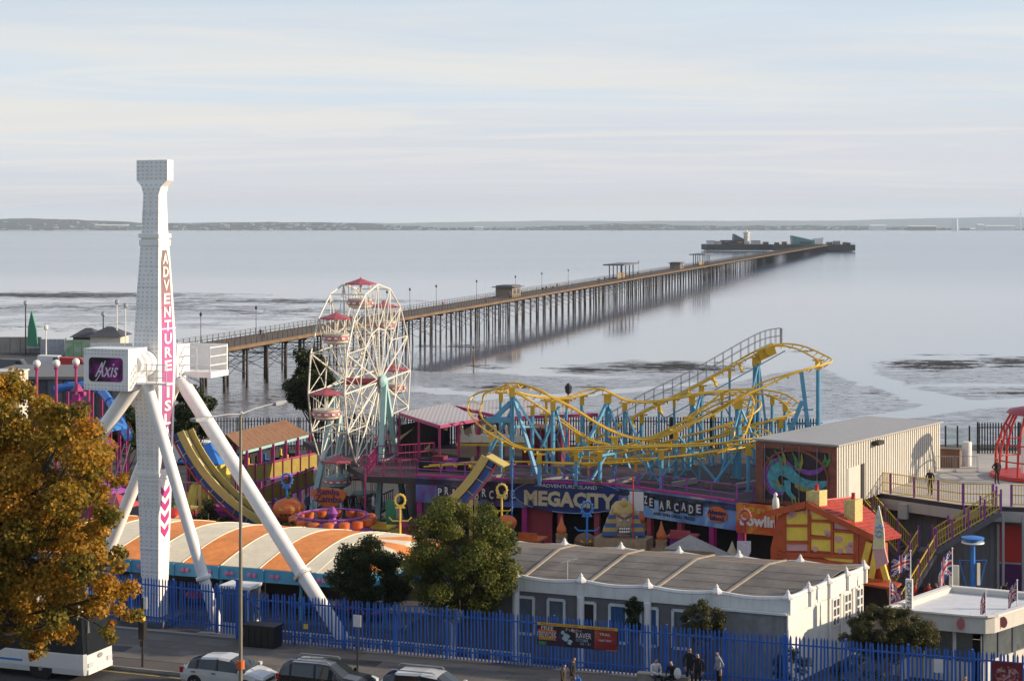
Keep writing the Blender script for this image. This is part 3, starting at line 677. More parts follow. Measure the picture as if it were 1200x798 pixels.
for i, (a, w, h, lb) in enumerate(((852, 4, 3.2, 'squat dark cabin left of the station on the pier head'), (867, 5, 3.0, 'dark store close before the lookout tower on the pier head'), (897, 6, 3.4, 'brown store in the middle of the pier head'), (906, 5, 2.6, 'grey store left of the teal pavilion on the pier head'), (915, 5, 3.4, 'tall dark store next to the teal pavilion'), (986, 4, 3.2, 'brown shelter second from the right tip of pier head'), (991, 3, 2.4, 'smallest shelter at the right tip of the pier head'))):
    y0 = HY+14 if a < 900 else HY-12; t = thing('store_hut', lb, 'hut', (hx(a), y0, PZ)); build('wall', MB().box((hx(a), y0, PZ+.01), (hx(a+w), y0+5, PZ+h*.75)), [M_pile, M_brown, M_wood][i % 3], t); build('roof', MB().prism([(hx(a)-.4, y0-.4, PZ+h*.75), (hx(a)-.4, y0+5.4, PZ+h*.75), (hx(a)-.4, y0+2.5, PZ+h)], (hx(a+w)-hx(a)+.8, 0, 0)), [M_grey, M_brown, M_fg][i % 3], t)
# mooring posts and gulls' poles standing in the shallows
for i, (px, py, h) in enumerate(((853, 276.5, 10), (555, 402, 3.5), (1010, 271.5, 22))):
    p = G(px, py if i != 1 else 428, SEA); o = build('marker_post', MB().path([p, p+ZV*h*.8, p+ZV*h], [.16+h*.012, .12+h*.01, .05], 6).ob(p+ZV*h, U*.15, V*.15, ZV*.3), M_pbeam if i == 1 else M_black, base=p)
    tag(o, ['thin dark marker post in the sea above the pier head', 'pale marker pole in the shallows near the pier', 'dark channel marker far out right of the pier head'][i], 'marker post')

# ================================================================== RIDES
# ---- swinging tower ride
TC = OR(181.5, 95.0, 0); 
def tz(py): return ZW(py, 95.0)
def TP(u, v, z): return Vector((TC.x, TC.y, 0))+U*u+V*v+ZV*z
tower = thing('swing_tower_ride', 'tall white dotted tower ride on splayed tubular legs at the left', 'fairground ride', TP(0, 0, PARK))
SEC = [(212, 1.92, .63), (219, 1.25, .76), (228, .98, .82), (275, 1.08, 1.05), (287, 1.15, 1.12), (340, 1.36, 1.5), (400, 1.56, 1.84), (430, 1.56, 1.8), (480, 1.50, 1.62), (555, 1.35, 1.40), (620, 1.22, 1.22), (722, 1.0, .95)]
def sec_at(py):
    for (a, w0, d0), (b, w1, d1) in zip(SEC, SEC[1:]):
        if a <= py <= b: t = (py-a)/(b-a); return w0+(w1-w0)*t, d0+(d1-d0)*t
    return SEC[-1][1], SEC[-1][2]
def loft_rect(rows):
    mb = MB(); vs = []
    for z, w, d in rows: vs += [TP(-w/2, -d/2, z), TP(w/2, -d/2, z), TP(w/2, d/2, z), TP(-w/2, d/2, z)]
    n = len(rows); fs = [(4*i+j, 4*i+4+j, 4*i+4+(j+1) % 4, 4*i+(j+1) % 4) for i in range(n-1) for j in range(4)]
    fs += [(0, 1, 2, 3), (4*n-1, 4*n-2, 4*n-3, 4*n-4)]
    mb.add(vs, fs); return mb
M_tw = mat('tower_white', (.86, .85, .84), .4, var=.05, grime=.2)
build('column', loft_rect([(tz(p), w, d) for p, w, d in SEC]), M_tw, tower)
build('top_block', MB().ob(TP(0, 0, tz(200)), U*.98, V*.315, ZV*(tz(188)-tz(212))/2+ZV*.0), M_tw, tower)
for y0, y1, w, d in ((274, 279, 1.30, 1.32), (281, 288, 1.24, 1.26), (552, 556, 1.50, 1.56), (559, 561, 1.46, 1.5), (384, 385.5, 1.56, 1.84), (640, 641.2, 1.24, 1.24)):
    build('collar', MB().ob(TP(0, 0, tz((y0+y1)/2)), U*w/2, V*d/2, ZV*(tz(y0)-tz(y1))/2), M_tw, tower)
for py_ in (250, 312, 336, 360, 408, 455, 505, 530, 590, 615, 668, 694):
    w_, d_ = sec_at(py_); build('panel_seam', MB().ob(TP(0, 0, tz(py_)), U*(w_/2+.006), V*(d_/2+.006), ZV*.012), mat('seam_grey', (.48, .47, .48), .5), tower)
build('base_plinth', MB().ub(TP(0, 0, 0), 2.6, 2.6, PARK, PARK+.35), M_grey, tower)
M_bulb = mat('lamp_cap', (.52, .51, .56), .35, var=.1)
mb = MB()
def bulbs_front(py, w, d, dx=.23):
    n = max(2, int((w-.12)/dx)); 
    for k in range(n): mb.ob(TP(-w/2+.12+(w-.24)*k/(n-1), -d/2-.02, tz(py)), U*.03, V*.02, ZV*.03)
for py in np.arange(191, 211, 4.6): bulbs_front(py, 1.95, .63)
for py in np.arange(217, 716, 5.0):
    if 272 < py < 290 or 549 < py < 564: continue
    w, d = sec_at(py); bulbs_front(py, w, d)
build('lamp_caps', mb, M_bulb, tower, kind='stuff')
# printed strip and lettering on the side face
def gradmat(name, z0, z1, stops):
    m = bpy.data.materials.new(name); m.use_nodes = True; n, l = m.node_tree.nodes, m.node_tree.links; b = n['Principled BSDF']; b.inputs['Roughness'].default_value = .45
    g = n.new('ShaderNodeNewGeometry'); s = n.new('ShaderNodeSeparateXYZ'); l.new(g.outputs['Position'], s.inputs[0])
    r = n.new('ShaderNodeMapRange'); l.new(s.outputs[2], r.inputs[0]); r.inputs[1].default_value = z0; r.inputs[2].default_value = z1
    c = n.new('ShaderNodeValToRGB'); l.new(r.outputs[0], c.inputs[0]); e = c.color_ramp.elements
    while len(e) < len(stops): e.new(.5)
    for i, (p, q) in enumerate(stops): e[i].position = p; e[i].color = q+(1,)
    l.new(c.outputs[0], b.inputs['Base Color']); return m
M_strip = gradmat('printed_strip', tz(545), tz(292), [(0, (.20, .12, .16)), (.25, (.38, .10, .26)), (.65, (.55, .10, .34)), (.8, (.30, .16, .17)), (1, (.22, .17, .15))])
def side_pt(py, v, e=.012): w, d = sec_at(py); return TP(w/2+e, v*d, tz(py))
strip = MB(); ys = list(np.linspace(293, 548, 18))
for a, b in zip(ys, ys[1:]):
    strip.slab(side_pt(b, -.30), side_pt(b, .34), side_pt(a, .34 if a > 294 else .2), side_pt(a, -.30 if a > 294 else -.16), .012)
sp = build('side_panel', strip, M_strip, tower)
for i, chx in enumerate('ADVENTURE ISLAND'):
    if chx == ' ': continue
    py = 303+i*15.6; w, d = sec_at(py); mb = MB(); text(mb, chx, TP(w/2+.03, .02*d, tz(py)), d*.42 if chx != 'I' else d*.16, 12.6*95/2000, V, ZV, bold=.03, t=.03); build('letter', mb, M_white, sp)
for i in range(4):
    py = 575+i*15; w, d = sec_at(py); h = .33; e = TP(w/2+.012, 0, tz(py)); a = d*.33
    build('chevron', MB().prism([e-V*a+ZV*h, e, e+V*a+ZV*h, e+V*a-ZV*.02, e-ZV*h*1.15, e-V*a-ZV*.02], U*.012), M_mag, tower)
# axle drums on both sides of the column, legs, sign box, service platform
ax_z = tz(424)
for s, v0, v1, r in ((-1, -.85, -2.15, .72), (1, .85, 2.2, .80)):
    build('axle_drum', MB().lathe([(r*.9, 0), (r, .08), (r, .5), (r*.88, .56), (r*.88, .95), (r*.7, 1.05), (r*.7, 1.3)], TP(0, s*.85, ax_z), 20, ax=V*s), M_tw, tower, True)
def leg(p, q, r, name='leg', fl=.78):
    p, q = Vector(p), Vector(q); t = (PARK+.02-p.z)/(q.z-p.z); q = p+(q-p)*t
    o = build(name, MB().tube(p, q, r, r*.92, 16), M_tw, tower, True)
    f = p.lerp(q, fl); d = (q-p).normalized()
    build('flange', MB().lathe([(r*1.28, -.07), (r*1.28, -.012), (r*1.1, -.01), (r*1.1, .01), (r*1.28, .012), (r*1.28, .07)], f, 16, ax=d), M_tw, o, True)
    n = 12; build('bolts', MB().path([f+d*.09+(d.orthogonal().normalized()*math.cos(k*2*math.pi/n)+d.cross(d.orthogonal().normalized())*math.sin(k*2*math.pi/n))*r*1.18 for k in range(n)], .03, 4, closed=True), M_steel, o)
    build('foot_plate', MB().ub(q, 1.8, 1.8, PARK+.0, PARK+.12), M_grey, o)
    lb = MB(); sd = d.cross(ZV).normalized(); nf = sd.cross(d).normalized()
    if nf.y > 0: nf = -nf
    for k in range(int((q-p).length/.38)):
        for a in (-50, -25, 0): 
            c = p+d*(k*.38+.5)+(nf*math.cos(R(a))+Vector((-1, 0, 0))*abs(math.sin(R(a))))*r*1.0; lb.ob(c, d*.035, sd*.035, nf*.03)
    return o
leg(W(158, 450, 93.6), Vector((-30.5, 97.5, -1)), .42); leg(W(172, 450, 93.0), W(252, 722, 92.5), .33)
lgb = leg(W(206, 447, 96.4), W(107, 695, 99), .37); la, lb_ = W(150, 520, 96.9), W(103, 690, 98.2)
for s_ in (-.16, .16): build('ladder_rail', MB().tube(la+Vector((s_, -.2, 0)), lb_+Vector((s_, -.2, 0)), .03, n=5), M_steel, lgb)
lr = MB()
for k_ in range(24): q_ = la.lerp(lb_, (k_+.5)/24)+Vector((0, -.2, 0)); lr.beam(q_-Vector((.16, 0, 0)), q_+Vector((.16, 0, 0)), .03)
build('ladder_rungs', lr, M_steel, lgb, kind='stuff'); leg(W(212, 445, 96.2), W(400, 745, 90.5), .41, fl=.755)
sbx = build('sign_box', MB().ob(W(135.5, 431.5, 93.4), U*1.40, V*.95, ZV*1.13), M_tw, tower)
fc = W(135.5, 431.5, 93.4)-V*.95
def rrect(c, w, h, r, right, up, n=4):
    out = []
    for (sx_, sy_, a0) in ((1, 1, 0), (-1, 1, 90), (-1, -1, 180), (1, -1, 270)):
        for k in range(n+1): a = R(a0+90*k/n); out.append(Vector(c)+right*(sx_*(w/2-r)+r*math.cos(a))+up*(sy_*(h/2-r)+r*math.sin(a)))
    return out
def screenmat():
    m = bpy.data.materials.new('purple_sign_print'); m.use_nodes = True; n, l = m.node_tree.nodes, m.node_tree.links; b = n['Principled BSDF']; b.inputs['Roughness'].default_value = .25
    g = n.new('ShaderNodeNewGeometry'); w = n.new('ShaderNodeTexNoise'); w.inputs['Scale'].default_value = .9; w.inputs['Detail'].default_value = 2; w.inputs['Distortion'].default_value = 1.5; l.new(g.outputs['Position'], w.inputs['Vector'])
    c = n.new('ShaderNodeValToRGB'); l.new(w.outputs['Fac'], c.inputs[0]); e = c.color_ramp.elements; e[0].position = .42; e[0].color = (.025, .012, .03, 1); e[1].position = .68; e[1].color = (.28, .03, .24, 1); l.new(c.outputs[0], b.inputs['Base Color']); return m
em = build('emblem_panel', MB().prism(rrect(fc, 2.12, 1.30, .2, U, ZV), -V*.03), screenmat(), sbx)
mb = MB(); text(mb, 'Axis', fc+U*.12-V*.03, 1.35, .82, U+ZV*.0, ZV+U*.25, t=.03)
for k in range(8): a, b = k/8, (k+1)/8; f_ = lambda t: fc-V*.045+U*(-.62+.62*t**.75)+ZV*(-.62+1.1*t); mb.beam(f_(a), f_(b), .05, .03, up=V)
build('lettering', mb, mat('sign_silver', (.72, .68, .76), .3), em)
mb = MB()
for a in np.linspace(-1.3, 1.3, 13):
    for z in (-1.03, -.85, .85, 1.03): mb.ob(fc+U*a+ZV*z-V*.015, U*.03, V*.02, ZV*.03)
build('lamp_caps', mb, M_bulb, sbx, kind='stuff')
mb = MB(); p0 = TP(.2, -1.9, ax_z-1.0); mb.ob(p0+U*1.0, U*.95, V*.4, ZV*.05)
for a in (.1, .7, 1.3, 1.9): mb.beam(p0+U*a-V*.38, p0+U*a-V*.38+ZV*1.05, .05)
for z in (.35, .7, 1.05): mb.beam(p0+U*.1-V*.38+ZV*z, p0+U*1.9-V*.38+ZV*z, .045)
build('front_walkway', mb, M_tw, tower)
pc = W(233, 421, 97.2); mb = MB()
mb.ob(pc-ZV*.78, U*1.35, V*1.0, ZV*.16); mb.ob(pc+V*.95+ZV*.1, U*1.3, V*.05, ZV*.75); 
for k in range(5): mb.ob(pc+V*.89+ZV*(-.45+k*.28), U*1.3, V*.02, ZV*.02)
for a in (-1.25, -.45, .4, 1.25): mb.beam(pc+U*a-V*.95-ZV*.7, pc+U*a-V*.95+ZV*.75, .06)
for z in (-.25, .25, .75): mb.beam(pc-U*1.25-V*.95+ZV*z, pc+U*1.25-V*.95+ZV*z, .05); mb.beam(pc+U*1.25-V*.95+ZV*z, pc+U*1.25+V*.95+ZV*z, .05)
build('service_platform', mb, M_tw, tower)
mb = MB(); mb.ob(TP(.3, 1.7, ax_z), U*.5, V*.7, ZV*.9); build('motor_housing', mb, M_tw, tower)

# ---- big wheel
WC = OR(424, 122, ZW(447, 122)); wp = Vector((.26, .966, 0)).normalized(); wa = Vector((wp.y, -wp.x, 0)); WR = 6.95; NW = 16
wheel = thing('ferris_wheel', 'white ferris wheel with red canopied gondolas and pale turquoise legs', 'ferris wheel', Vector((WC.x, WC.y, PARK)))
M_wl = mat('wheel_lattice', (.70, .68, .60), .5, var=.08, grime=.15)
def wpt(th, r, s): return WC+wp*(r*math.cos(th))+ZV*(r*math.sin(th))+wa*s
th0 = R(92)
for s in (-1.3, 1.3):
    build('rim', MB().path([wpt(th0+2*math.pi*k/NW, WR, s) for k in range(NW)], .065, 6, closed=True), M_wl, wheel)
    build('inner_rim', MB().path([wpt(th0+2*math.pi*k/NW, WR*.55, s) for k in range(NW)], .05, 5, closed=True), M_wl, wheel)
    for k in range(NW): build('spoke', MB().tube(wpt(0, .2, s), wpt(th0+2*math.pi*k/NW, WR, s), .062, .055, 5), M_wl, wheel)
    mb = MB()
    for k in range(NW):
        t0, t1 = th0+2*math.pi*k/NW, th0+2*math.pi*(k+1)/NW
        mb.tube(wpt(t0, WR*.55, s), wpt(t1, WR, s), .035, n=4); mb.tube(wpt(t1, WR*.55, s), wpt(t0, WR, s), .035, n=4)
        mb.tube(wpt(t0, WR*.08, s), wpt(t1, WR*.55, s), .03, n=4)
    build('lacing', mb, M_wl, wheel, kind='stuff')
mb = MB()
for k in range(NW):
    t0, t1 = th0+2*math.pi*k/NW, th0+2*math.pi*(k+1)/NW
    for r in (WR, WR*.55): mb.tube(wpt(t0, r, -1.3), wpt(t0, r, 1.3), .04, n=4) if (k % 2 == 1 or r < WR) else None
    mb.tube(wpt(t0, WR*.55, -1.3), wpt(t1, WR*.55, 1.3), .03, n=4)
build('cross_ties', mb, M_wl, wheel, kind='stuff')
build('axle', MB().tube(WC-wa*1.5, WC+wa*1.5, .26, n=10), M_crim, wheel, True)
for s in (-1, 1):
    h = WC+wa*s*1.62; build('hub', MB().lathe([(.5, -.12), (.55, 0), (.4, .2), (.2, .3)], h, 12, ax=wa*s), M_turq, wheel, True)
    for b in (-4.2, 2.6):
        q = Vector((h.x, h.y, PARK))+wp*b+wa*s*1.0; o = build('support_leg', MB().beam(h+wa*s*.1, q, .30, .36, up=wa), M_turq, wheel)
    a0, a1 = h+wp*-2.1*1.0+ZV*(PARK-h.z)*.5+wa*s*.55, h+wp*1.3+ZV*(PARK-h.z)*.5+wa*s*.55; build('cross_brace', MB().beam(a0, a1, .2, .2), M_turq, wheel)
    a0, a1 = h+wp*-3.4+ZV*(PARK-h.z)*.8+wa*s*.85, h+wp*2.1+ZV*(PARK-h.z)*.8+wa*s*.85; build('cross_brace', MB().beam(a0, a1, .2, .2), M_turq, wheel)
M_tub = mat('gondola_cream', (.62, .62, .52), .5, var=.08)
for k in range(8):
    c = wpt(R(92+45*k), WR, 0); mats_ = M_turq if k in (3, 4, 5) else M_tub
    g = build('gondola', MB().lathe([(.55, -1.75), (.86, -1.6), (.92, -1.05), (.95, -1.0)], c, 12), mats_, wheel, True)
    g['label'] = ['gondola at the top of the wheel', None, 'cream gondola at upper left', None, 'turquoise gondola at lower left', None, None, None][k] or 'gondola with red canopy'
    build('pattern_band', MB().lathe([(.885, -1.48), (.945, -1.46), (.965, -1.16), (.93, -1.14)], c, 12), mat('faded_pink', (.46, .20, .20), .6), g, True)
    mb = MB()
    for j in range(12): a = 2*math.pi*j/12+.1; mb.ob(c+Vector((math.cos(a)*.95, math.sin(a)*.95, -1.31)), Vector((-math.sin(a), math.cos(a), 0))*.11, Vector((math.cos(a), math.sin(a), 0))*.03, ZV*.06)
    build('panel_marks', mb, M_white, g)
    mb = MB()
    for j in range(8): a = 2*math.pi*j/8; mb.tube(c+Vector((math.cos(a)*.86, math.sin(a)*.86, -1.02)), c+Vector((math.cos(a)*.86, math.sin(a)*.86, .05)), .028, n=4)
    mb.tube(c+ZV*-1.6, c+ZV*.1, .06, n=6); build('posts', mb, M_wl, g)
    build('canopy', MB().lathe([(1.12, -.02), (1.14, .06), (.5, .26), (.06, .42), (.03, .52)], c, 8), mat('faded_crimson', (.40, .09, .12), .6, var=.15), g)
mb = MB(); pz = 1.0; pc = Vector((WC.x, WC.y, 0)); mb.ob(pc+ZV*pz-wp*1.5, wa*2.0, wp*3.2, ZV*.1)
for a in (-1.9, 1.9):
    for b in (-4.5, -2, 1.4): mb.beam(pc+wa*a+wp*b+ZV*PARK, pc+wa*a+wp*b+ZV*pz, .2)
    for k in range(14): mb.beam(pc+wa*a+wp*(-4.6+k*.45)+ZV*pz, pc+wa*a+wp*(-4.6+k*.45)+ZV*(pz+1.05), .05)
    mb.beam(pc+wa*a+wp*-4.6+ZV*(pz+1.05), pc+wa*a+wp*1.4+ZV*(pz+1.05), .07)
for k in range(8): mb.ob(pc+wa*(2.4+k*.3)-wp*3.2+ZV*(pz-.2-k*.24), wa*.16, wp*.6, ZV*.03)
build('boarding_platform', mb, M_grey, wheel)

# ---- roller coaster on the arcade deck
coaster = thing('roller_coaster', 'yellow tracked roller coaster on blue columns above the arcade', 'roller coaster', OR(740, 114, DECK))
def track(pts, gauge=.42, r=.062, tie=.66, bank=True, spine=False):
    P = catmull([W(*p[:3]) for p in pts], 7); n = len(P); T = [(P[min(i+1, n-1)]-P[max(i-1, 0)]).normalized() for i in range(n)]
    L = []
    for i in range(n):
        up = ZV.copy()
        if bank and 2 < i < n-3:
            cv = (T[min(i+3, n-1)]-T[max(i-3, 0)]); cv.z = 0; up = (ZV+cv*0.55).normalized()
        L.append(T[i].cross(up).normalized())
    for s in (-1, 1): build('rail', MB().path([p+l*gauge*s for p, l in zip(P, L)], r, 6), M_yel, coaster, True)
    mb = MB(); acc = 0
    for i in range(1, n):
        acc += (P[i]-P[i-1]).length
        if acc > tie:
            acc = 0; dn = L[i].cross(T[i]).normalized()
            if dn.z > 0: dn = -dn
            c = P[i]+dn*.24; mb.beam(P[i]+L[i]*gauge, c, .05); mb.beam(P[i]-L[i]*gauge, c, .05)
    build('ties', mb, M_yel, coaster, kind='stuff')
    if spine: build('spine', MB().path([p+Vector((0, 0, -.26)) for p in P], .10, 6), M_yel, coaster, True)
    return P, L
lift = [(645, 547, 121), (690, 520, 121), (725, 499, 121), (757, 481, 121), (790, 465, 121), (820, 450, 121), (850, 433, 121), (880, 416, 121), (900, 407, 120.6), (918, 404, 120), (937, 407, 119), (955, 415, 117.5), (967, 422.5, 115.6), (964, 427, 113.6), (950, 431, 112.6), (930, 437, 112.2), (900, 448, 112), (870, 464, 111.5), (840, 481, 111.3), (810, 496, 111), (780, 509, 111), (752, 514, 111), (725, 508, 111), (700, 496, 111), (675, 480, 111), (650, 467, 111), (628, 456, 111), (607, 450, 111.6), (588, 455, 113), (570, 460, 114.3), (557, 472, 114.3), (557, 486, 112.6), (570, 500, 111), (590, 515, 109.5), (612, 525, 108.8), (640, 527, 108.4), (700, 525, 108), (760, 523, 107.3), (820, 521, 106.6), (872, 518, 106), (893, 514, 107.6), (894, 508, 110), (880, 504, 112), (850, 505, 113.5)]
PL1, _l = track(lift)
track([(604, 459, 116), (620, 463, 116.5), (640, 466, 117), (665, 466, 117.5), (690, 459, 118), (705, 456, 118), (717, 461, 118), (735, 469, 118), (760, 471, 118), (790, 467, 118), (815, 462, 118), (840, 459, 118), (870, 458, 118), (900, 460, 117.5), (920, 467, 116.5), (931, 477, 115), (928, 485, 113.5), (905, 492, 113), (880, 499, 113), (850, 509, 113), (820, 517, 113), (790, 524, 113.5), (750, 535, 114.3), (710, 543, 116), (660, 547, 118), (600, 546, 119.5)])
track([(735, 527, 113.6), (690, 514, 113.8), (655, 491, 114), (627, 473, 114), (606, 460, 114.2), (594, 455, 114.5), (580, 457, 115.5)])
track([(762, 514, 115.5), (790, 500, 115), (812, 486, 115), (835, 470, 115), (855, 461, 115), (869, 462, 114), (876, 471, 113), (874, 486, 112), (869, 500, 111), (864, 514, 110.4), (850, 526, 110), (800, 534, 110), (740, 538, 110.5), (680, 536, 112)])
track([(500, 546, 114), (560, 542, 112.5), (620, 541, 111), (680, 543, 110.4), (740, 540, 110.2), (800, 534, 110), (850, 528, 110.8), (885, 521, 113)])
track([(690, 532, 116), (740, 521, 116.5), (780, 506, 117), (815, 489, 117.5), (845, 475, 117.5), (868, 469, 116.5), (884, 474, 115.5), (880, 486, 114.5), (850, 498, 114), (800, 512, 114), (750, 526, 114.6), (700, 536, 115.5)])
def column(px, py, Y, r=.15, top=True, bz=DECK, dx=0, m=None):
    p = W(px, py, Y); q = Vector((p.x+dx, p.y, bz+.002)); r = .8*r; o = build('column', MB().tube(p-ZV*.35, q, r, n=8), m or M_cblue, coaster, True)
    if top: build('bracket', MB().ob(p-ZV*.42, Vector((r*1.2, 0, 0)), Vector((0, r*1.2, 0)), ZV*.30).ob(p-ZV*.12, Vector((.40, 0, 0)), Vector((0, .08, 0)), ZV*.05), M_yel, o)
    build('base_plate', MB().ub(q, r*4, r*4, bz+.004, bz+.05), M_grey, o); return o
for a in ((632, 530, 108.4, .16), (675, 527, 108.2, .13), (703, 527, 108, .16), (775, 525, 107, .16), (764, 514, 111, .16), (792, 503, 111, .15), (801, 521, 113, .14), (877, 520, 106.2, .16), (648, 468, 111, .17), (712, 460, 118, .26), (732, 470, 118, .17), (682, 462, 117.8, .16), (624, 474, 114, .15), (677, 506, 113.8, .16), (752, 484, 121, .16), (811, 462, 118, .2), (822, 450, 121, .18), (889, 414, 121, .17), (884, 417, 121, .15), (865, 466, 111.5, .27), (959, 420, 117, .2), (600, 452, 111.6, .2), (587, 458, 113, .15), (920, 470, 116.5, .16), (915, 489, 113, .15), (575, 505, 110.6, .14), (861, 499, 112, .16), (720, 510, 111, .22), (808, 487, 115, .15), (905, 462, 117.4, .14), (700, 496, 121, .12), (556, 545, 112.6, .09), (590, 543, 111.8, .09), (655, 543, 110.8, .09), (690, 543, 110.4, .09), (745, 540, 110.2, .09), (820, 532, 110.3, .09), (770, 512, 116.8, .1), (836, 480, 117.5, .1), (852, 498, 114, .1), (783, 517, 114.3, .09), (640, 467, 117, .1), (664, 467, 117.5, .1), (772, 471, 118, .1), (846, 460, 118, .11), (884, 460, 117.7, .1), (690, 515, 113.8, .09), (640, 483, 114, .09), (740, 490, 121, .09), (790, 466, 121, .1), (855, 432, 121, .1)): column(*a)
def brace(a, b, w=.13): build('brace', MB().beam(W(*a), W(*b), w, w), M_cblue, coaster)
def braceg(a, px, Y, w=.14): build('brace', MB().beam(W(*a), OR(px, Y, DECK+.05), w, w), M_cblue, coaster)
for a, px, Y, w in (((601, 462, 111.6), 632, 109.5, .2), ((601, 462, 111.6), 660, 112.5, .14), ((712, 470, 118), 672, 114, .2), ((712, 470, 118), 738, 116, .13), ((733, 480, 118), 764, 113, .12), ((652, 480, 111), 672, 112, .12), ((655, 476, 111), 622, 113, .14), ((939, 435.5, 112.3), 954, 112.3, .24), ((940, 470, 112.3), 905, 112.3, .26), ((889, 425, 121), 902, 121, .14), ((868, 478, 111.5), 905, 110, .12), ((868, 478, 111.5), 842, 110, .13), ((811, 470, 118), 834, 117, .16), ((822, 460, 121), 800, 119, .13), ((796, 512, 111), 842, 109, .13), ((796, 535, 111), 770, 109.4, .13), ((864, 530, 111.5), 835, 108.5, .12), ((600, 480, 111.6), 560, 113, .16), ((720, 516, 111), 690, 108.6, .13), ((889, 425, 121), 862, 118, .12)): braceg(a, px, Y, w)
for a, b, w in (((884, 430, 121), (889, 430, 121), .16), ((884, 470, 121), (889, 500, 121), .1), ((940, 480, 112.3), (953, 480, 112.3), .1), ((765, 498, 121), (920, 411, 120), .07), ((702, 534, 108), (720, 531, 111), .14), ((790, 535, 111), (818, 530, 113), .12), ((570, 492, 112), (600, 492, 111.6), .35), ((580, 490, 112), (598, 472, 111.6), .3), ((922, 497, 112.3), (952, 497, 112.3), .1), ((600, 500, 111.6), (624, 500, 114), .12)): brace(a, b, w)
for k, (x0, x1, y_, yy) in enumerate(((556, 590, 545, 112), (655, 690, 545, 110.6), (745, 775, 532, 108.6), (793, 820, 530, 110.6), (640, 664, 480, 117.2), (772, 811, 480, 118), (846, 884, 470, 117.8), (732, 752, 500, 119.5))):
    build('brace', MB().beam(W(x0, y_, yy), OR(x1, yy, DECK+.1), .08), M_cblue, coaster); build('brace', MB().beam(W(x1, y_, yy), OR(x0, yy, DECK+.1), .08), M_cblue, coaster)
# lift hill catwalk
mb = MB(); hr = MB(); pp = [W(a, b, c)+Vector((0, 1.0, -.05)) for a, b, c in lift[1:10]]
for a, b in zip(pp, pp[1:]): mb.beam(a, b, .55, .06)
build('catwalk', mb, M_steel, coaster)
for s in (0, .5):
    cc = catmull([p+Vector((0, s, 0)) for p in pp], 3)
    for k, p in enumerate(cc): hr.beam(p, p+ZV*1.15, .035)
    for z in (.6, 1.15):
        for a, b in zip(cc, cc[1:]): hr.beam(a+ZV*z, b+ZV*z, .035)
e = pp[-1]
for dx in (0, .5): hr.beam(e+Vector((.05, dx, 0)), e+Vector((.05, dx, 1.15)), .07)
build('handrail', hr, M_steel, coaster)
build('lift_motor', MB().ob(W(898, 412, 120.8), Vector((.55, 0, .25)), Vector((0, .5, 0)), Vector((-.12, 0, .35))).lathe([(.35, -.3), (.35, .3)], W(902, 411, 120.2), 10, ax=Vector((0, 1, 0))), M_yel, coaster)
for px, py in ((740, 490), (772, 474), (806, 457), (836, 441), (866, 424)):
    build('chain_guide', MB().beam(W(px, py, 120.6)-ZV*.1, W(px+4, py+12, 120.2), .16), M_yel, coaster)
# train waiting at the station
tr = thing('coaster_train', 'cream seated coaster train waiting under the striped canopies', 'coaster car', OR(575, 119, DECK))
for k in range(6):
    c = OR(545+k*13, 118.5-k*.05, DECK+1.55); cb = build('car', MB().prism([c+Vector((-.35, -.5, 0)), c+Vector((.35, -.5, 0)), c+Vector((.45, -.5, .35)), c+Vector((-.45, -.5, .5))], (0, 1.0, 0)), M_cream, tr)
    for s in (-.25, .25): build('seat_back', MB().ob(c+Vector((-.2, s, .75)), Vector((.08, 0, .02)), Vector((0, .2, 0)), Vector((-.06, 0, .38))), M_cream, cb)
build('rail', MB().beam(OR(535, 118.5, DECK+1.4), OR(625, 118.1, DECK+1.4), .9, .15), M_yel, tr)

# ---- half-pipe ride behind the striped canopy
hp = thing('half_pipe_ride', 'yellow and blue half pipe ride curving up on both sides of canopy', 'fairground ride', OR(390, 110, PARK))
HC = OR(392, 110.0, ZW(430, 110)); HRr = 11.25
def hpt(a, r, v): return HC+U*(r*1.08*math.sin(a))-ZV*(r*math.cos(a))+V*v
def arcband(a0, a1, r0, r1, v0, v1, n=40):
    mb = MB(); vs = []
    for i in range(n+1):
        a = a0+(a1-a0)*i/n; vs += [hpt(a, r0, v0), hpt(a, r0, v1), hpt(a, r1, v1), hpt(a, r1, v0)]
    fs = [(4*i+j, 4*i+4+j, 4*i+4+(j+1) % 4, 4*i+(j+1) % 4) for i in range(n) for j in range(4)]+[(0, 1, 2, 3), (4*n+3, 4*n+2, 4*n+1, 4*n)]
    mb.add(vs, fs); return mb
A0, A1 = R(-66), R(62)
M_olive = mat('halfpipe_floor', (.09, .075, .035), .5, var=.15); M_hpy = mat('halfpipe_yellow', (.50, .40, .13), .5, var=.1)
build('floor', arcband(A0, A1, HRr+.02, HRr+.14, -.55, .55), M_olive, hp)
for v in (-.62, .62): build('side_rail', arcband(A0, A1, HRr-.36, HRr+.14, v-.045, v+.045), M_hpy, hp)
build('underside', arcband(A0, A1, HRr+.16, HRr+.5, -.5, .5), mat('halfpipe_blue', (.02, .06, .26), .5, var=.2), hp)
build('lower_rail', arcband(A0, A1, HRr+.62, HRr+.72, -.5, -.4), M_crim, hp)
for k in range(16):
    a = A0+(A1-A0)*(k+.5)/16; build('lamp_panel', MB().ob(hpt(a, HRr-.01, 0), (hpt(a+.01, HRr, 0)-hpt(a, HRr, 0)).normalized()*.3, V*.16, (HC-hpt(a, HRr, 0)).normalized()*.02), M_cream, hp)
for k in range(26):
    a = A0+(A1-A0)*(k+.5)/26; mb = MB().beam(hpt(a, HRr+.65, -.45), hpt(a, HRr+.1, -.6), .05); build('strut', mb, M_hpy, hp)
for a in (R(-48), R(-20), R(20), R(48)):
    for v in (-.45, .45): p = hpt(a, HRr+.7, v); build('post', MB().beam(p, (p.x, p.y, PARK), .22), M_hpy, hp)
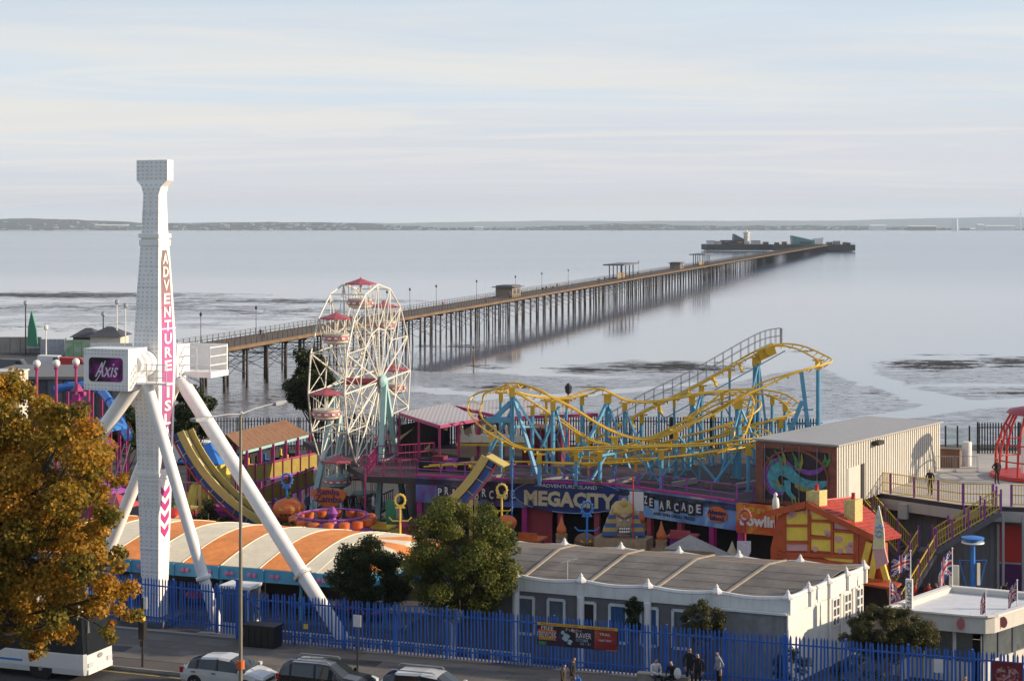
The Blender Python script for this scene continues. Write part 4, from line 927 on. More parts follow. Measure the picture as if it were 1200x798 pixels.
build('end_cap', MB().ob(hpt(A1, HRr+.5, 0), (hpt(A1, HRr, 0)-HC).normalized()*.65, V*.6, (hpt(A1+.01, HRr, 0)-hpt(A1, HRr, 0)).normalized()*.05), M_hpy, hp)

# ================================================================== BUILDINGS
# ---- striped dodgem canopy
E0 = Vector((-20.3, 97.0, 0))
def CP(s, t, z): return E0+U*s+V*t+ZV*z
M_so = mat('stripe_orange', (.84, .29, .07), .65, var=.2, scale=.8, grime=.45); M_sw = mat('stripe_white', (.84, .76, .58), .65, var=.10, scale=.8, grime=.3)
M_fas = mat('fascia_blue', (.09, .36, .58), .55, var=.15, grime=.25)
cano = thing('dodgem_canopy', 'low arched canopy with broad orange and white stripes and blue fascia', 'canopy', CP(5, 6, PARK))
def cz(t, k=1.0): return 2.0+0.85*k*math.sin(math.pi*min(max(t, 0), 12.4)/12.4)
sl_, sr_, sw_ = -8.0, 10.2, 2.45; i = 0; s = sl_
while s < sr_-.01:
    e = min(s+sw_, sr_); mb = MB(); n = 12; vs = []
    for k in range(n+1):
        t = 12.4*k/n; vs += [CP(s, t, cz(t)+.012*(i % 2)), CP(e, t, cz(t)+.012*(i % 2)), CP(s, t, cz(t)-.06), CP(e, t, cz(t)-.06)]
    fs = []
    for k in range(n): a = 4*k; fs += [(a, a+1, a+5, a+4), (a+2, a+6, a+7, a+3), (a, a+4, a+6, a+2), (a+1, a+3, a+7, a+5)]
    mb.add(vs, fs); build('stripe_panel', mb, M_so if i % 2 == 0 else M_sw, cano, True)
    build('seam', MB().path([CP(s, 12.4*k/n, cz(12.4*k/n)+.02) for k in range(n+1)], .03, 4), M_sw, cano); s = e; i += 1
ap = CP(sr_, 6.2, cz(6.2)); rim = [CP(sr_, 0, 2.0), CP(sr_+1.9, .3, 1.98), CP(sr_+3.6, 1.6, 1.95), CP(sr_+4.7, 3.6, 1.95), CP(sr_+5.0, 6.2, 1.95), CP(sr_+4.7, 8.8, 1.95), CP(sr_+3.2, 11.2, 1.98), CP(sr_, 12.4, 2.0)]
for k in range(7):
    a, b = rim[k], rim[k+1]; m1, m2 = a.lerp(ap, .5)+ZV*.2, b.lerp(ap, .5)+ZV*.2; mb = MB()
    mb.add([a, b, m2, m1, ap, a-ZV*.06, b-ZV*.06], [(0, 1, 2, 3), (3, 2, 4), (0, 5, 6, 1)]); build('stripe_panel', mb, M_sw if k % 2 == 0 else M_so, cano)
pts = [CP(sl_, 0, 0), CP(sr_, 0, 0)]+rim[1:5]
for k, (a, b) in enumerate(zip(pts, pts[1:])):
    a, b = Vector((a.x, a.y, 1.28)), Vector((b.x, b.y, 1.28)); o_ = (b-a).cross(ZV).normalized()*.1
    build('fascia_board', MB().prism([a+o_, b+o_, b+o_+ZV*.7, a+o_+ZV*.7], -o_*.9), M_fas, cano)
M_pinklamp = mat('pink_ornament', (.60, .20, .42), .5)
for k in range(14):
    c = CP(-6.5+k*1.42, -.14, 1.63); build('ornament', MB().lathe([(.14, 0), (.14, .03), (.05, .05)], c-U*.16, 8, ax=-V).lathe([(.14, 0), (.14, .03), (.05, .05)], c+U*.16, 8, ax=-V), M_pinklamp, cano)
    if k % 2: build('fascia_rib', MB().ob(c+U*.7, U*.04, V*.05, ZV*.36), M_fas, cano)
for s in (-6, -1, 4, 9, 14):
    for t in (.5, 11.5): build('post', MB().tube(CP(s, t, PARK), CP(s, t, 1.9), .1, n=8), M_fas, cano)
build('platform', MB().prism([CP(-8, .3, PARK), CP(15, .3, PARK), CP(15, 12, PARK), CP(-8, 12, PARK)], ZV*.22), M_grey, cano)
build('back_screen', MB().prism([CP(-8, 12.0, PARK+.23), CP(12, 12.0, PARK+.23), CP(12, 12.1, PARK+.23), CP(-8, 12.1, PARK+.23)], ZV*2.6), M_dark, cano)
dc = thing('dodgem_car', 'red dodgem car parked under the striped canopy', 'dodgem', (0, 0, 0), 'dodgem cars under the canopy')
dm = MB(); dm.lathe([(.85, .12), (.9, .16), (.9, .36), (.82, .4)], (0, 0, 0), 14, sx=1.2); build('bumper', dm, M_rubber, dc, True)
dm = MB(); dm.lathe([(.72, .3), (.76, .5), (.62, .72), (.5, .75)], (0, 0, 0), 14, sx=1.25); build('shell', dm, M_red, dc, True)
build('seat', MB().ob((0, -.25, .8), (.4, 0, 0), (0, .1, 0), (0, -.08, .22)), M_black, dc); build('pole', MB().tube((0, -.7, .5), (0, -.75, 2.4), .025, n=5), M_steel, dc)
cols_ = [('red', M_red), ('yellow', M_bright), ('blue', M_blue), ('orange', M_orange), ('purple', M_purple), ('crimson', M_crim)]
for k, (s, t) in enumerate(((1.5, 2.5), (4.6, 3.2), (8.6, 2.2), (10.8, 2.9), (12.6, 2.0), (-3, 2.6))):
    o = dc if k == 0 else dup(dc, (0, 0, 0), label='%s dodgem car parked under the striped canopy' % cols_[k][0])
    o.location = CP(s, t, PARK+.22); o.rotation_euler = (0, 0, k*1.3)
    if k:
        for c in o.children:
            if c.name.startswith('shell'): c.data = c.data.copy(); c.data.materials[0] = cols_[k][1]
# ---- white single storey building behind the fence
wb = thing('white_building', 'white flat building with scalloped parapet, finials and grey felt roof', 'building', (8, 85, PARK))
WA = Vector((-3.0, 88.1, 0)); WBc = Vector((13.2, 81.6, 0)); WCc = Vector((18.3, 88.9, 0)); WD = WA+V*8.4
fd = (WBc-WA).normalized(); fn = Vector((fd.y, -fd.x, 0)); sd = (WCc-WBc).normalized(); sn = Vector((sd.y, -sd.x, 0)); FL = (WBc-WA).length; SLn = (WCc-WBc).length
def FP(a, z, o=0.0): return WA+fd*a+fn*o+ZV*z
def SP(a, z, o=0.0): return WBc+sd*a+sn*o+ZV*z
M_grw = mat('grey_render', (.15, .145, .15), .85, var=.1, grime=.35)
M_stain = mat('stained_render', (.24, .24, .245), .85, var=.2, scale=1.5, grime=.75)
def fs_px(px):      # distance along the front wall that shows at column px
    k = (px-CX)/FOC; return (k*WA.y-WA.x)/(fd.x-k*fd.y)
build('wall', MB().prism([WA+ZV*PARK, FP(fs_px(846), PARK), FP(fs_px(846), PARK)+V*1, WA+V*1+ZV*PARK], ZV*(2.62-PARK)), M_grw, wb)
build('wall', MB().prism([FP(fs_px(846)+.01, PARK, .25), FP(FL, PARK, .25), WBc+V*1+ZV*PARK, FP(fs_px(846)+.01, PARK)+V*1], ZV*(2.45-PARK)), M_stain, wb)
build('wall', MB().prism([SP(.02, PARK), SP(SLn, PARK), SP(SLn, PARK, -.3), SP(.3, PARK, -.3)], ZV*(2.6-PARK)), M_whitewall, wb)
build('wall', MB().prism([WD+ZV*PARK, WCc+ZV*PARK-sd*.3, WCc-V*.3+ZV*PARK-sd*.3, WD-V*.3+ZV*PARK], ZV*(3.0-PARK)), M_whitewall, wb)
def scallop(p, q, n, z0, z1, o, dip=.13, nm='parapet'):
    d = (q-p); L = d.length; d.normalize(); nn = Vector((d.y, -d.x, 0)); seg = L/n; out = []
    for i in range(n):
        mb = MB(); k = 8; a0 = i*seg+.14; a1 = (i+1)*seg-.14; vs = []
        for j in range(k+1):
            a = a0+(a1-a0)*j/k; z = z1-dip*math.sin(math.pi*j/k); vs += [p+d*a+nn*o+ZV*z0, p+d*a+nn*o+ZV*z, p+d*a+nn*(o-.2)+ZV*z, p+d*a+nn*(o-.2)+ZV*z0]
        fs = [(4*j+c, 4*j+4+c, 4*j+4+(c+1) % 4, 4*j+(c+1) % 4) for j in range(k) for c in range(4)]; mb.add(vs, fs); x = build(nm, mb, M_whitewall, wb)
        cp = MB(); cp.path([p+d*(a0+(a1-a0)*j/k)+nn*(o-.1)+ZV*(z1-dip*math.sin(math.pi*j/k)+.03) for j in range(k+1)], .13, 6); build('coping', cp, M_whitewall, x)
def finial(c, z0=2.45, z1=3.2, col=True, w=.17):
    x = build('pier', MB().ub(c, w*2, w*2, z0, z1, du=fd), M_whitewall, wb)
    build('finial', MB().lathe([(w*1.75, 0), (w*1.75, .09), (w*1.2, .15), (w*.5, .28), (w*.55, .33), (w*.25, .4), (.02, .45)], (c[0], c[1], z1), 8), M_white, x)
scallop(WA, WBc, 5, 2.5, 3.18, .12); scallop(WBc, WCc, 4, 2.45, 3.2, .1, .05); scallop(WCc, WD, 6, 2.8, 3.25, .05, .1)
for i in range(6):
    finial(WA+fd*(i*FL/5)+fn*.05)
    if i < 4: build('pilaster', MB().tube(FP(i*FL/5, PARK, .12), FP(i*FL/5, 2.46, .12), .19, n=12), M_white, wb, True)
for i in range(1, 5): finial(WBc+sd*(i*SLn/4)+sn*.03)
for i in range(1, 6): finial(WCc+(WD-WCc)*(i/6), 2.8, 3.25)
M_wf = mat('window_frame_white', (.62, .62, .62), .6); M_curt = mat('blue_shutter', (.03, .09, .22), .6, var=.15); M_dgl = mat('dim_glass', (.10, .12, .13), .15, var=.2)
for px0, px1, m in ((607, 626, M_dgl), (643, 662, M_dgl), (679, 698, M_dark), (715, 735, M_curt), (752, 771, M_curt), (789, 808, M_dgl)):
    a, b = fs_px(px0), fs_px(px1); mb = MB()
    fr = build('window', MB().prism([FP(a, .35, .04), FP(b, .35, .04), FP(b, 2.2, .04), FP(a, 2.2, .04)], -fn*.03), m, wb)
    for (p, q) in ((FP(a, .35, .08), FP(a, 2.2, .08)), (FP(b, .35, .08), FP(b, 2.2, .08)), (FP(a, 2.2, .08), FP(b, 2.2, .08)), (FP(a, .35, .09), FP(b, .35, .09))): mb.beam(p, q, .13, .1, up=fn)
    build('frame', mb, M_wf, fr)
    if m is M_curt:
        for k in range(5): build('slat', MB().ob(FP(a+(b-a)*(k+.5)/5, 1.27, .06), fd*(b-a)/12, fn*.015, ZV*.85), M_curt, fr)
for a in (5.0, 6.4, 7.9):
    fr = build('window', MB().prism([SP(a, .9, .01), SP(a+.8, .9, .01), SP(a+.8, 2.25, .01), SP(a, 2.25, .01)], sn*.02), M_dgl, wb); mb = MB()
    for q in (0, .4, .8): mb.beam(SP(a+q, .85, .05), SP(a+q, 2.3, .05), .09, .06, up=sn)
    for z in (.9, 1.35, 1.8, 2.25): mb.beam(SP(a, z, .055), SP(a+.8, z, .055), .09, .05, up=sn)
    build('frame', mb, M_white, fr)
    build('pilaster', MB().ob(SP(a-.35, (PARK+2.4)/2, .04), sd*.12, sn*.05, ZV*(2.4-PARK)/2), M_white, wb)
build('coping', MB().beam(FP(fs_px(846), 2.5, .3), FP(FL, 2.5, .3), .2, .1), M_white, wb)
build('drainpipe', MB().tube(FP(FL, PARK, .3)+fd*.05, FP(FL, 2.5, .3)+fd*.05, .05, n=6), M_white, wb)
M_roof = mat('roof_felt', (.17, .152, .138), .75, var=.4, scale=.5, grime=.5); M_roof2 = mat('roof_felt_tan', (.22, .18, .145), .8, var=.15, scale=.6); M_rib = mat('roof_batten', (.30, .26, .21), .8, var=.15)
nb_ = 5
for i in range(nb_):
    for j, (t0, z0, t1, z1, m) in enumerate(((.03, 2.85, .70, 3.5, M_roof), (.70, 3.5, .98, 3.3, M_roof2))):
        def rp(f, t, z):       # f along, t across between front and back wall
            a = WA.lerp(WBc, f); b = WD.lerp(WCc, f); p = a.lerp(b, t); return Vector((p.x, p.y, z))
        f0, f1 = i/nb_, (i+1)/nb_
        build('roof_panel', MB().slab(rp(f0, t0, z0), rp(f1, t0, z0), rp(f1, t1, z1), rp(f0, t1, z1), .04), m, wb)
        for q in range(1, 5 if j == 0 else 3):
            g = q/(5 if j == 0 else 3)+random.uniform(-.02, .02); build('felt_lap', MB().beam(rp(f0, t0+(t1-t0)*g, z0+(z1-z0)*g+.045), rp(f1, t0+(t1-t0)*g, z0+(z1-z0)*g+.045), .05, .012), m, wb)
        if 0 < i: build('batten', MB().beam(rp(f0, t0, z0+.05), rp(f0, t1, z1+.05), .16, .12), M_rib, wb)
build('gutter_board', MB().ub((WBc+WCc)/2-sn*.45, .12, SLn*.93, 2.6, 3.1, du=sn), M_roof2, wb)
build('aerial', MB().tube(W(665, 683, 87), W(665, 658, 87), .025, n=5).tube(W(656, 660, 87), W(677, 654, 87.5), .02, n=4).beam(W(658, 655, 87), W(660, 664, 87), .03).beam(W(662, 656, 87.2), W(664, 662, 87.2), .025).beam(W(670, 654, 87.3), W(671, 658, 87.3), .02), M_steel, wb)
# ---- amusement arcade with lettered fascia and the deck on its roof
AP = [Vector((-6.3, 111.7, 0)), Vector((6.5, 107.6, 0)), Vector((13.3, 101.2, 0)), Vector((16.2, 99.6, 0))]
arc = thing('arcade_building', 'dark fronted amusement arcade with long purple and blue lettered fascia', 'building', (4, 108, PARK))
def nebula(name, stops, scale=.5):
    m = bpy.data.materials.new(name); m.use_nodes = True; n, l = m.node_tree.nodes, m.node_tree.links; b = n['Principled BSDF']; b.inputs['Roughness'].default_value = .45
    g = n.new('ShaderNodeNewGeometry'); w = n.new('ShaderNodeTexNoise'); w.inputs['Scale'].default_value = scale; w.inputs['Detail'].default_value = 5; w.inputs['Distortion'].default_value = .8; l.new(g.outputs['Position'], w.inputs['Vector'])
    c = n.new('ShaderNodeValToRGB'); l.new(w.outputs['Fac'], c.inputs[0]); e = c.color_ramp.elements
    while len(e) < len(stops): e.new(.5)
    for i, (p, q) in enumerate(stops): e[i].position = p; e[i].color = q+(1,)
    l.new(c.outputs[0], b.inputs['Base Color']); return m
M_neb = nebula('fascia_print', [(.3, (.05, .03, .10)), (.42, (.16, .06, .24)), (.52, (.08, .16, .42)), (.62, (.34, .20, .48)), (.75, (.5, .55, .68))])
M_neb2 = nebula('fascia_print_light', [(.3, (.10, .06, .22)), (.42, (.16, .14, .42)), (.54, (.16, .36, .62)), (.68, (.55, .6, .75))])
M_fire = nebula('fascia_print_orange', [(.3, (.45, .03, .02)), (.5, (.62, .12, .02)), (.75, (.72, .38, .05))], .8)
def fascia(p, q, z0, z1, m, name='fascia_panel', o=.0):
    d = (q-p).normalized(); nn = Vector((d.y, -d.x, 0)); return build(name, MB().prism([p+nn*o+ZV*z0, q+nn*o+ZV*z0, q+nn*o+ZV*z1, p+nn*o+ZV*z1], -nn*.25), m, arc), d, nn
f1, d1, n1 = fascia(AP[0], AP[1], 2.95, 4.72, M_neb); f2, d2, n2 = fascia(AP[1], AP[2], 2.95, 4.72, M_neb2); f3, d3, n3 = fascia(AP[2], AP[3], 2.85, 4.60, M_fire)
def a_px(p, d, px): k = (px-CX)/FOC; return (k*p.y-p.x)/(d.x-k*d.y)
for p, q, d, nn in ((AP[0], AP[1], d1, n1), (AP[1], AP[2], d2, n2)): build('fascia_trim', MB().beam(p+nn*.05+ZV*4.74, q+nn*.05+ZV*4.74, .2, .14), M_mag, arc)
M_navy = mat('sign_navy', (.015, .035, .16), .4, var=.2); M_gold = mat('sign_gold', (.62, .52, .34), .3, var=.1); M_tile = mat('sign_tile', (.015, .014, .02), .5); M_lett = mat('sign_letter', (.66, .64, .66), .5, var=.05)
c = AP[0]+d1*a_px(AP[0], d1, 668)+ZV*3.85; lens = [c+n1*.02+d1*(math.cos(2*math.pi*k/36)*3.75)+ZV*(math.sin(2*math.pi*k/36)*1.08) for k in range(36)]
ms = build('sign_lens', MB().prism(lens, n1*.1), M_navy, arc)
mb = MB(); text(mb, 'MEGACITY', c+n1*.13-ZV*.2, 6.0, .98, d1, ZV, bold=.045, t=.08); build('lettering', mb, M_gold, ms)
mb = MB(); text(mb, 'ADVENTURE ISLAND', c+n1*.13+ZV*.62, 3.6, .22, d1, ZV, t=.04); build('lettering', mb, M_lett, ms)
for k in range(3): build('outline', MB().path([c+n1*.125+d1*(math.cos(a)*(3.72-.0*k))+ZV*(math.sin(a)*1.06) for a in np.linspace(.2+k*2.1, 1.9+k*2.1, 14)], .03, 4), mat('sign_paleblue', (.25, .42, .62), .5), ms)
def tiles(word, p, d, nn, px0, px1, zc, h, parent):
    n = len(word); a0, a1 = a_px(p, d, px0), a_px(p, d, px1)
    for k, ch_ in enumerate(word):
        a = a0+(a1-a0)*(k+.5)/n; w = (a1-a0)/n*.86; dz = .05*(1 if k % 2 else -1); cc = p+d*a+nn*.03+ZV*(zc+dz); tl = build('letter_tile', MB().ob(cc, d*w/2, nn*.03, ZV*h/2), M_tile, parent)
        mb = MB(); text(mb, ch_, cc+nn*.03, w*.66 if ch_ != 'I' else w*.3, h*.68, d, ZV, bold=.02, t=.03); build('letter', mb, M_lett, tl)
tiles('ARCADE', AP[0], d1, n1, 555, 606, 3.75, .80, f1); tiles('PRIZE', AP[0], d1, n1, 512, 552, 3.75, .75, f1)
tiles('PRIZE', AP[1], d2, n2, 736, 767, 4.0, .72, f2); tiles('ARCADE', AP[1], d2, n2, 772, 824, 3.9, .76, f2)
mb = MB(); text(mb, 'AND WIN GREAT PRIZES', AP[1]+d2*a_px(AP[1], d2, 790)+n2*.02+ZV*3.28, 3.2, .2, d2, ZV, t=.02); build('lettering', mb, M_tile, f2)
cc = AP[1]+d2*a_px(AP[1], d2, 841)+n2*.02+ZV*3.75; build('emblem', MB().prism([cc+d2*(math.cos(a)*.75)+ZV*(math.sin(a)*.5) for a in np.linspace(0, 2*math.pi, 14)[:-1]], n2*.04), M_orange, f2)
mb = MB(); text(mb, 'Adventure', cc+n2*.05+ZV*.14, 1.3, .3, d2, ZV, t=.03, bold=.02); text(mb, 'Island', cc+n2*.05-ZV*.2, 1.0, .3, d2, ZV, t=.03, bold=.02); build('lettering', mb, M_navy, f2)
mb = MB(); text(mb, 'lets go', AP[2]+d3*1.15+n3*.02+ZV*4.28, 1.3, .42, d3, ZV, bold=.02, t=.04); build('lettering', mb, M_bright, f3)
mb = MB(); text(mb, 'bowling', AP[2]+d3*1.6+n3*.02+ZV*3.55, 2.7, .85, d3, ZV, bold=.04, t=.05); build('lettering', mb, M_white, f3)
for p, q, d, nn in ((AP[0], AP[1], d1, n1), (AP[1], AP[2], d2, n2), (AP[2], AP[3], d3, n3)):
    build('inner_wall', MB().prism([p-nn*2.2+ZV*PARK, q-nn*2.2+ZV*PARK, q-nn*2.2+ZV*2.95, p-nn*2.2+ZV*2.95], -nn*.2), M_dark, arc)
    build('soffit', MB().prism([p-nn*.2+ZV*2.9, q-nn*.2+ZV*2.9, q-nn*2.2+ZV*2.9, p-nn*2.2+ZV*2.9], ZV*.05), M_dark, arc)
    L = (q-p).length
    for k in range(int(L/2.4)+1): build('pillar', MB().ub(p+d*(.2+k*2.4)-nn*.3, .34, .34, PARK, 2.94, du=d), M_crim if k % 3 else M_mag, arc)
    for k in range(int(L/.9)):
        if (k*7) % 5 < 3: x = p+d*(.6+k*.9)-nn*(1.5+.25*(k % 2)); hgt = 1.3+.5*((k*3) % 4)/3; bx_ = build('games_machine', MB().ub(x, .62, .6, PARK, PARK+hgt, du=d), [M_purple, M_navy, M_dark, M_crim, M_blue][k % 5], arc); build('screen', MB().ob(Vector((x.x, x.y, PARK+hgt*.7))+nn*.31, d*.24, nn*.015, ZV*.18), [M_glass, M_orange, M_turq, M_bright][k % 4], bx_)
build('door_frame', MB().ob(AP[0]+d1*8.2-n1*.8+ZV*.9, d1*.9, n1*.1, ZV*1.9), M_crim, arc)
M_dk = mat('deck_surface', (.055, .045, .05), .85, var=.25, scale=.7, grime=.3)
M_conc2 = mat('pale_deck_concrete', (.44, .42, .40), .85, var=.12, scale=.5, grime=.2)
BE = [Vector((-9.6, 112.6, 0))]+[p.copy() for p in AP[:3]]+[Vector((14.4, 102.2, 0)), Vector((18.9, 99.0, 0)), Vector((21.8, 106.3, 0)), Vector((26.6, 100.9, 0)), Vector((31, 99.8, 0)), Vector((48, 95, 0)), Vector((52, 124, 0)), Vector((20, 127, 0)), Vector((-16, 131, 0))]
mb = MB(); mb.prism([p+ZV*4.1 for p in BE], ZV*.4)
dkS = struct('roof_deck', mb, M_dk)
mb = MB(); mb.prism([Vector(p)+ZV*4.503 for p in (BE[5]+Vector((.3, .4, 0)), BE[6]+Vector((0, .2, 0)), BE[7]+Vector((0, .1, 0)), BE[8], BE[9], BE[10]+Vector((-.2, -.2, 0)), Vector((28, 125.8, 0)))], ZV*.012); struct('pale_deck', mb, M_conc2)
build('back_wall', MB().prism([AP[0]+V*2.2+ZV*PARK, Vector((20, 125, PARK)), Vector((20, 126, PARK)), Vector((-8, 128, PARK))], ZV*5.05), M_grey, arc)
# purple railing along the deck edge: posts, rails, bars
def railing(name, label, pts, z, h=1.15, post=1.7, m=M_purple, bars=None, bm=None, pw=.09, rails=(.12, .6, 1.12), base=None):
    t = thing(name, label, 'railing', Vector(pts[0])+ZV*z); pm_ = MB().box((-pw/2, -pw/2, 0), (pw/2, pw/2, h)).mesh('post'); bmn = MB(); rm = MB()
    for a, b in zip(pts, pts[1:]):
        a, b = Vector(a), Vector(b); L = (b-a).length; n = max(1, round(L/post))
        for k in range(n): p = a.lerp(b, k/n); share('post', pm_, m, t, Vector((p.x, p.y, p.z+z)))
        for r in rails: rm.beam(a+ZV*(z+r*h/1.15), b+ZV*(z+r*h/1.15), .055)
        if bars:
            k = int(L/bars)
            for j in range(k): p = a.lerp(b, (j+.5)/k)+ZV*z; bmn.beam(p+ZV*.12, p+ZV*(h-.05), .03)
    p = Vector(pts[-1]); share('post', pm_, m, t, Vector((p.x, p.y, p.z+z)))
    build('rails', rm, bm or m, t)
    if bars: build('bars', bmn, bm or m, t, kind='stuff')
    return t
railing('deck_railing', 'purple railing along the deck edge above the arcade sign', [p+V*.15 for p in (AP[0], AP[1], AP[2], BE[4])], DECK)
railing('deck_railing', 'pink barred railing round the deck end beside the ferris wheel', [Vector((-5.5, 120.5, 0)), Vector((-9.4, 118.5, 0)), BE[0]+V*.15, AP[0]+V*.15], DECK, 1.25, 1.3, M_pink, .28)
railing('deck_railing', 'yellow barred railing with purple posts along the pale deck edge', [BE[5]+Vector((.4, 1.2, 0)), BE[6]+Vector((-.6, -.8, 0)), BE[6]+Vector((.4, .2, 0)), BE[7]+Vector((.1, .15, 0)), Vector((28.4, 100.75, 0))], DECK, 1.3, 1.75, M_purple, .16, M_bright, .11)
railing('deck_railing', 'yellow barred railing with purple posts at the right edge of picture', [Vector((29.4, 100.5, 0)), Vector((48, 95.3, 0))], DECK, 1.3, 1.5, M_purple, .16, M_bright, .11)
build('edge_beam', MB().beam(BE[6]+ZV*3.95, BE[7]+ZV*3.95, .3, .6).beam(BE[7]+ZV*3.95, BE[8]+ZV*3.95, .3, .6).beam(BE[8]+ZV*3.95, BE[9]+ZV*3.95, .3, .6), M_conc2, dkS)
build('drain_box', MB().ob(BE[6].lerp(BE[7], .45)+Vector((-.2, -.25, 3.7)), Vector((.25, -.1, 0)), Vector((.1, .15, 0)), ZV*.45), M_conc2, dkS)
for k in range(9):      # under-deck clutter: pipes and sleepers lying below the track
    p = OR(560+k*38, 109.6-k*.3, DECK+.2); build('sleeper', MB().beam(p, p+Vector((1.6, .9*(-1)**k, .12)), .28, .3), M_wood if k % 2 else M_conc, dkS)
# grey corrugated wall below the deck with doors
gw = thing('corrugated_wall', 'grey corrugated wall with red and purple doors beneath the pale deck', 'wall', (26, 102, PARK))
ga, gb = Vector((21.9, 107.0, 0)), Vector((27.0, 102.3, 0)); gc = Vector((40, 98.2, 0))
M_clad = mat('grey_cladding', (.20, .21, .235), .55, var=.08, grime=.25)
rib = MB().box((-.1, -.04, PARK), (.1, .04, 3.7)).mesh('cladding_rib')
for a, b in ((ga, gb), (gb, gc)):
    d = (b-a).normalized(); nn = Vector((d.y, -d.x, 0)); L = (b-a).length
    build('wall_sheet', MB().prism([a+ZV*PARK, b+ZV*PARK, b+ZV*3.95, a+ZV*3.95], -nn*.15), M_clad, gw)
    for k in range(int(L/.5)): 
        p = a+d*(k*.5+.2)
        if XW(1168, p.y) < p.x: break
        share('cladding_rib', rib, M_clad, gw, Vector((p.x, p.y, 0))+nn*.03, math.atan2(d.y, d.x))
dd = (gc-gb).normalized(); dn = Vector((dd.y, -dd.x, 0)); ad = a_px(gb, dd, 1171)
build('door', MB().ob(gb+dd*(ad+2.2)+dn*.06+ZV*2.1, dd*2.2, dn*.05, ZV*1.15), M_red, gw); build('door', MB().ob(gb+dd*(ad+2.2)+dn*.06+ZV*.0, dd*2.2, dn*.05, ZV*.95), mat('dark_purple', (.09, .015, .11), .6), gw)
build('door_frame', MB().beam(gb+dd*(ad-.08)+dn*.1+ZV*PARK, gb+dd*(ad-.08)+dn*.1+ZV*3.3, .15, .15).beam(gb+dd*ad+dn*.1+ZV*1.0, gb+dd*(ad+4.4)+dn*.1+ZV*1.0, .1, .1), M_steel, gw)
# stairs
def stairs(name, label, a, b, w, m=M_grey):
    a, b = Vector(a), Vector(b); t = thing(name, label, 'stairs', (b.x, b.y, b.z)); h = Vector((b.x-a.x, b.y-a.y, 0)); L = h.length; d = h.normalized(); nn = Vector((d.y, -d.x, 0)); n = int((a.z-b.z)/.18)
    tm = MB().ob((0, 0, 0), d*(L/n*.55), nn*w/2, ZV*.025).mesh('tread')
    for k in range(n): share('tread', tm, m, t, a+d*(L*(k+.5)/n)+ZV*((b.z-a.z)*(k+1)/n))
    for s in (-1, 1):
        build('stringer', MB().beam(a+nn*s*w/2-ZV*.1, b+nn*s*w/2-ZV*.1, .06, .3), m, t); rl = MB(); ba = MB()
        for k in range(5): p = a.lerp(b, k/4)+nn*s*w/2; build('post', MB().beam(p, p+ZV*1.3, .1), M_purple, t)
        for r in (.25, 1.05): rl.beam(a+nn*s*w/2+ZV*r, b+nn*s*w/2+ZV*r, .06)
        for k in range(int(L/.16)): p = a.lerp(b, (k+.5)/int(L/.16))+nn*s*w/2; ba.beam(p+ZV*.2, p+ZV*1.05, .03)
        build('handrail', rl, M_bright, t); build('bars', ba, M_bright, t, kind='stuff')
    return t
stairs('staircase', 'steel staircase with yellow rails climbing right to the pale deck', (28.4, 99.6, 4.45), (24.7, 99.9, 2.1), 1.3); stairs('staircase', 'lower staircase flight with yellow rails coming down behind the flags', (24.3, 99.8, 2.1), (21.6, 97.4, PARK), 1.3)
stairs('staircase', 'yellow railed staircase dropping behind the cartoon house roof', (20.9, 104.6, 4.45), (23.4, 101.6, 1.4), 1.2)
build('landing', MB().ub((24.5, 99.85), 1.3, 1.4, 2.0, 2.1), M_grey, gw); build('landing_post', MB().beam((28.6, 99.4, PARK), (28.6, 99.4, 4.2), .14).beam((29.7, 99.2, PARK), (29.7, 99.2, 4.2), .14), M_steel, gw)
# ---- dragon mural shed on the deck
ds = thing('mural_shed', 'cream corrugated shed with a dragon mural on its front', 'building', (20, 108, DECK))
DA, DB = Vector((14.6, 102.0, 0)), Vector((18.85, 98.95, 0)); dfd = (DB-DA).normalized(); dfn = Vector((dfd.y, -dfd.x, 0)); dbk = Vector((.52, .854, 0)).normalized(); DL = 19.5; DH = 3.75
M_clad2 = mat('cream_cladding', (.58, .56, .50), .6, var=.06, grime=.15)
DD = .55; _b = [DA, DB, DB+dbk*DL, DA+dbk*DL]; build('wall', MB().add([p+ZV*(DECK+.02) for p in _b]+[_b[0]+ZV*(DECK+DH-.05), _b[1]+ZV*(DECK+DH-.05), _b[2]+ZV*(DECK+DH-.05-DD), _b[3]+ZV*(DECK+DH-.05-DD)], [(0, 3, 2, 1), (4, 5, 6, 7), (0, 1, 5, 4), (1, 2, 6, 5), (2, 3, 7, 6), (3, 0, 4, 7)]), M_clad2, ds)
rs_n = Vector((dbk.y, -dbk.x, 0)); rb2 = MB().box((-.12, -.02, 0), (.12, .016, DH-.1)).mesh('cladding_rib')
for k in range(int(DL/.42)): share('cladding_rib', rb2, M_clad2, ds, DB+dbk*(.3+k*.42)+rs_n*.03+ZV*(DECK+.03), math.atan2(dbk.y, dbk.x), (1, 1, 1-.15*k*.42/DL))
build('roof', MB().prism([DA-dbk*.25-dfd*.15+ZV*(DECK+DH), DB-dbk*.25+dfd*.2+ZV*(DECK+DH), DB+dbk*(DL+.1)+dfd*.2+ZV*(DECK+DH-DD), DA+dbk*(DL+.1)-dfd*.15+ZV*(DECK+DH-DD)], ZV*.1), mat('shed_roof', (.36, .355, .355), .55, var=.1, grime=.2), ds)
FW = (DB-DA).length
def DP(a, z, o=.06): return DA+dfd*(a*FW)+dfn*o+ZV*(DECK+.02+z*DH)
M_mur = mat('mural_black', (.018, .015, .022), .5, var=.4); M_murbr = mat('mural_brown', (.20, .07, .045), .6, var=.35, scale=3)
mu = build('mural_panel', MB().prism([DP(0, 0, .0), DP(1, 0, .0), DP(1, .97, .0), DP(0, .97, .0)], dfn*.05), M_mur, ds)
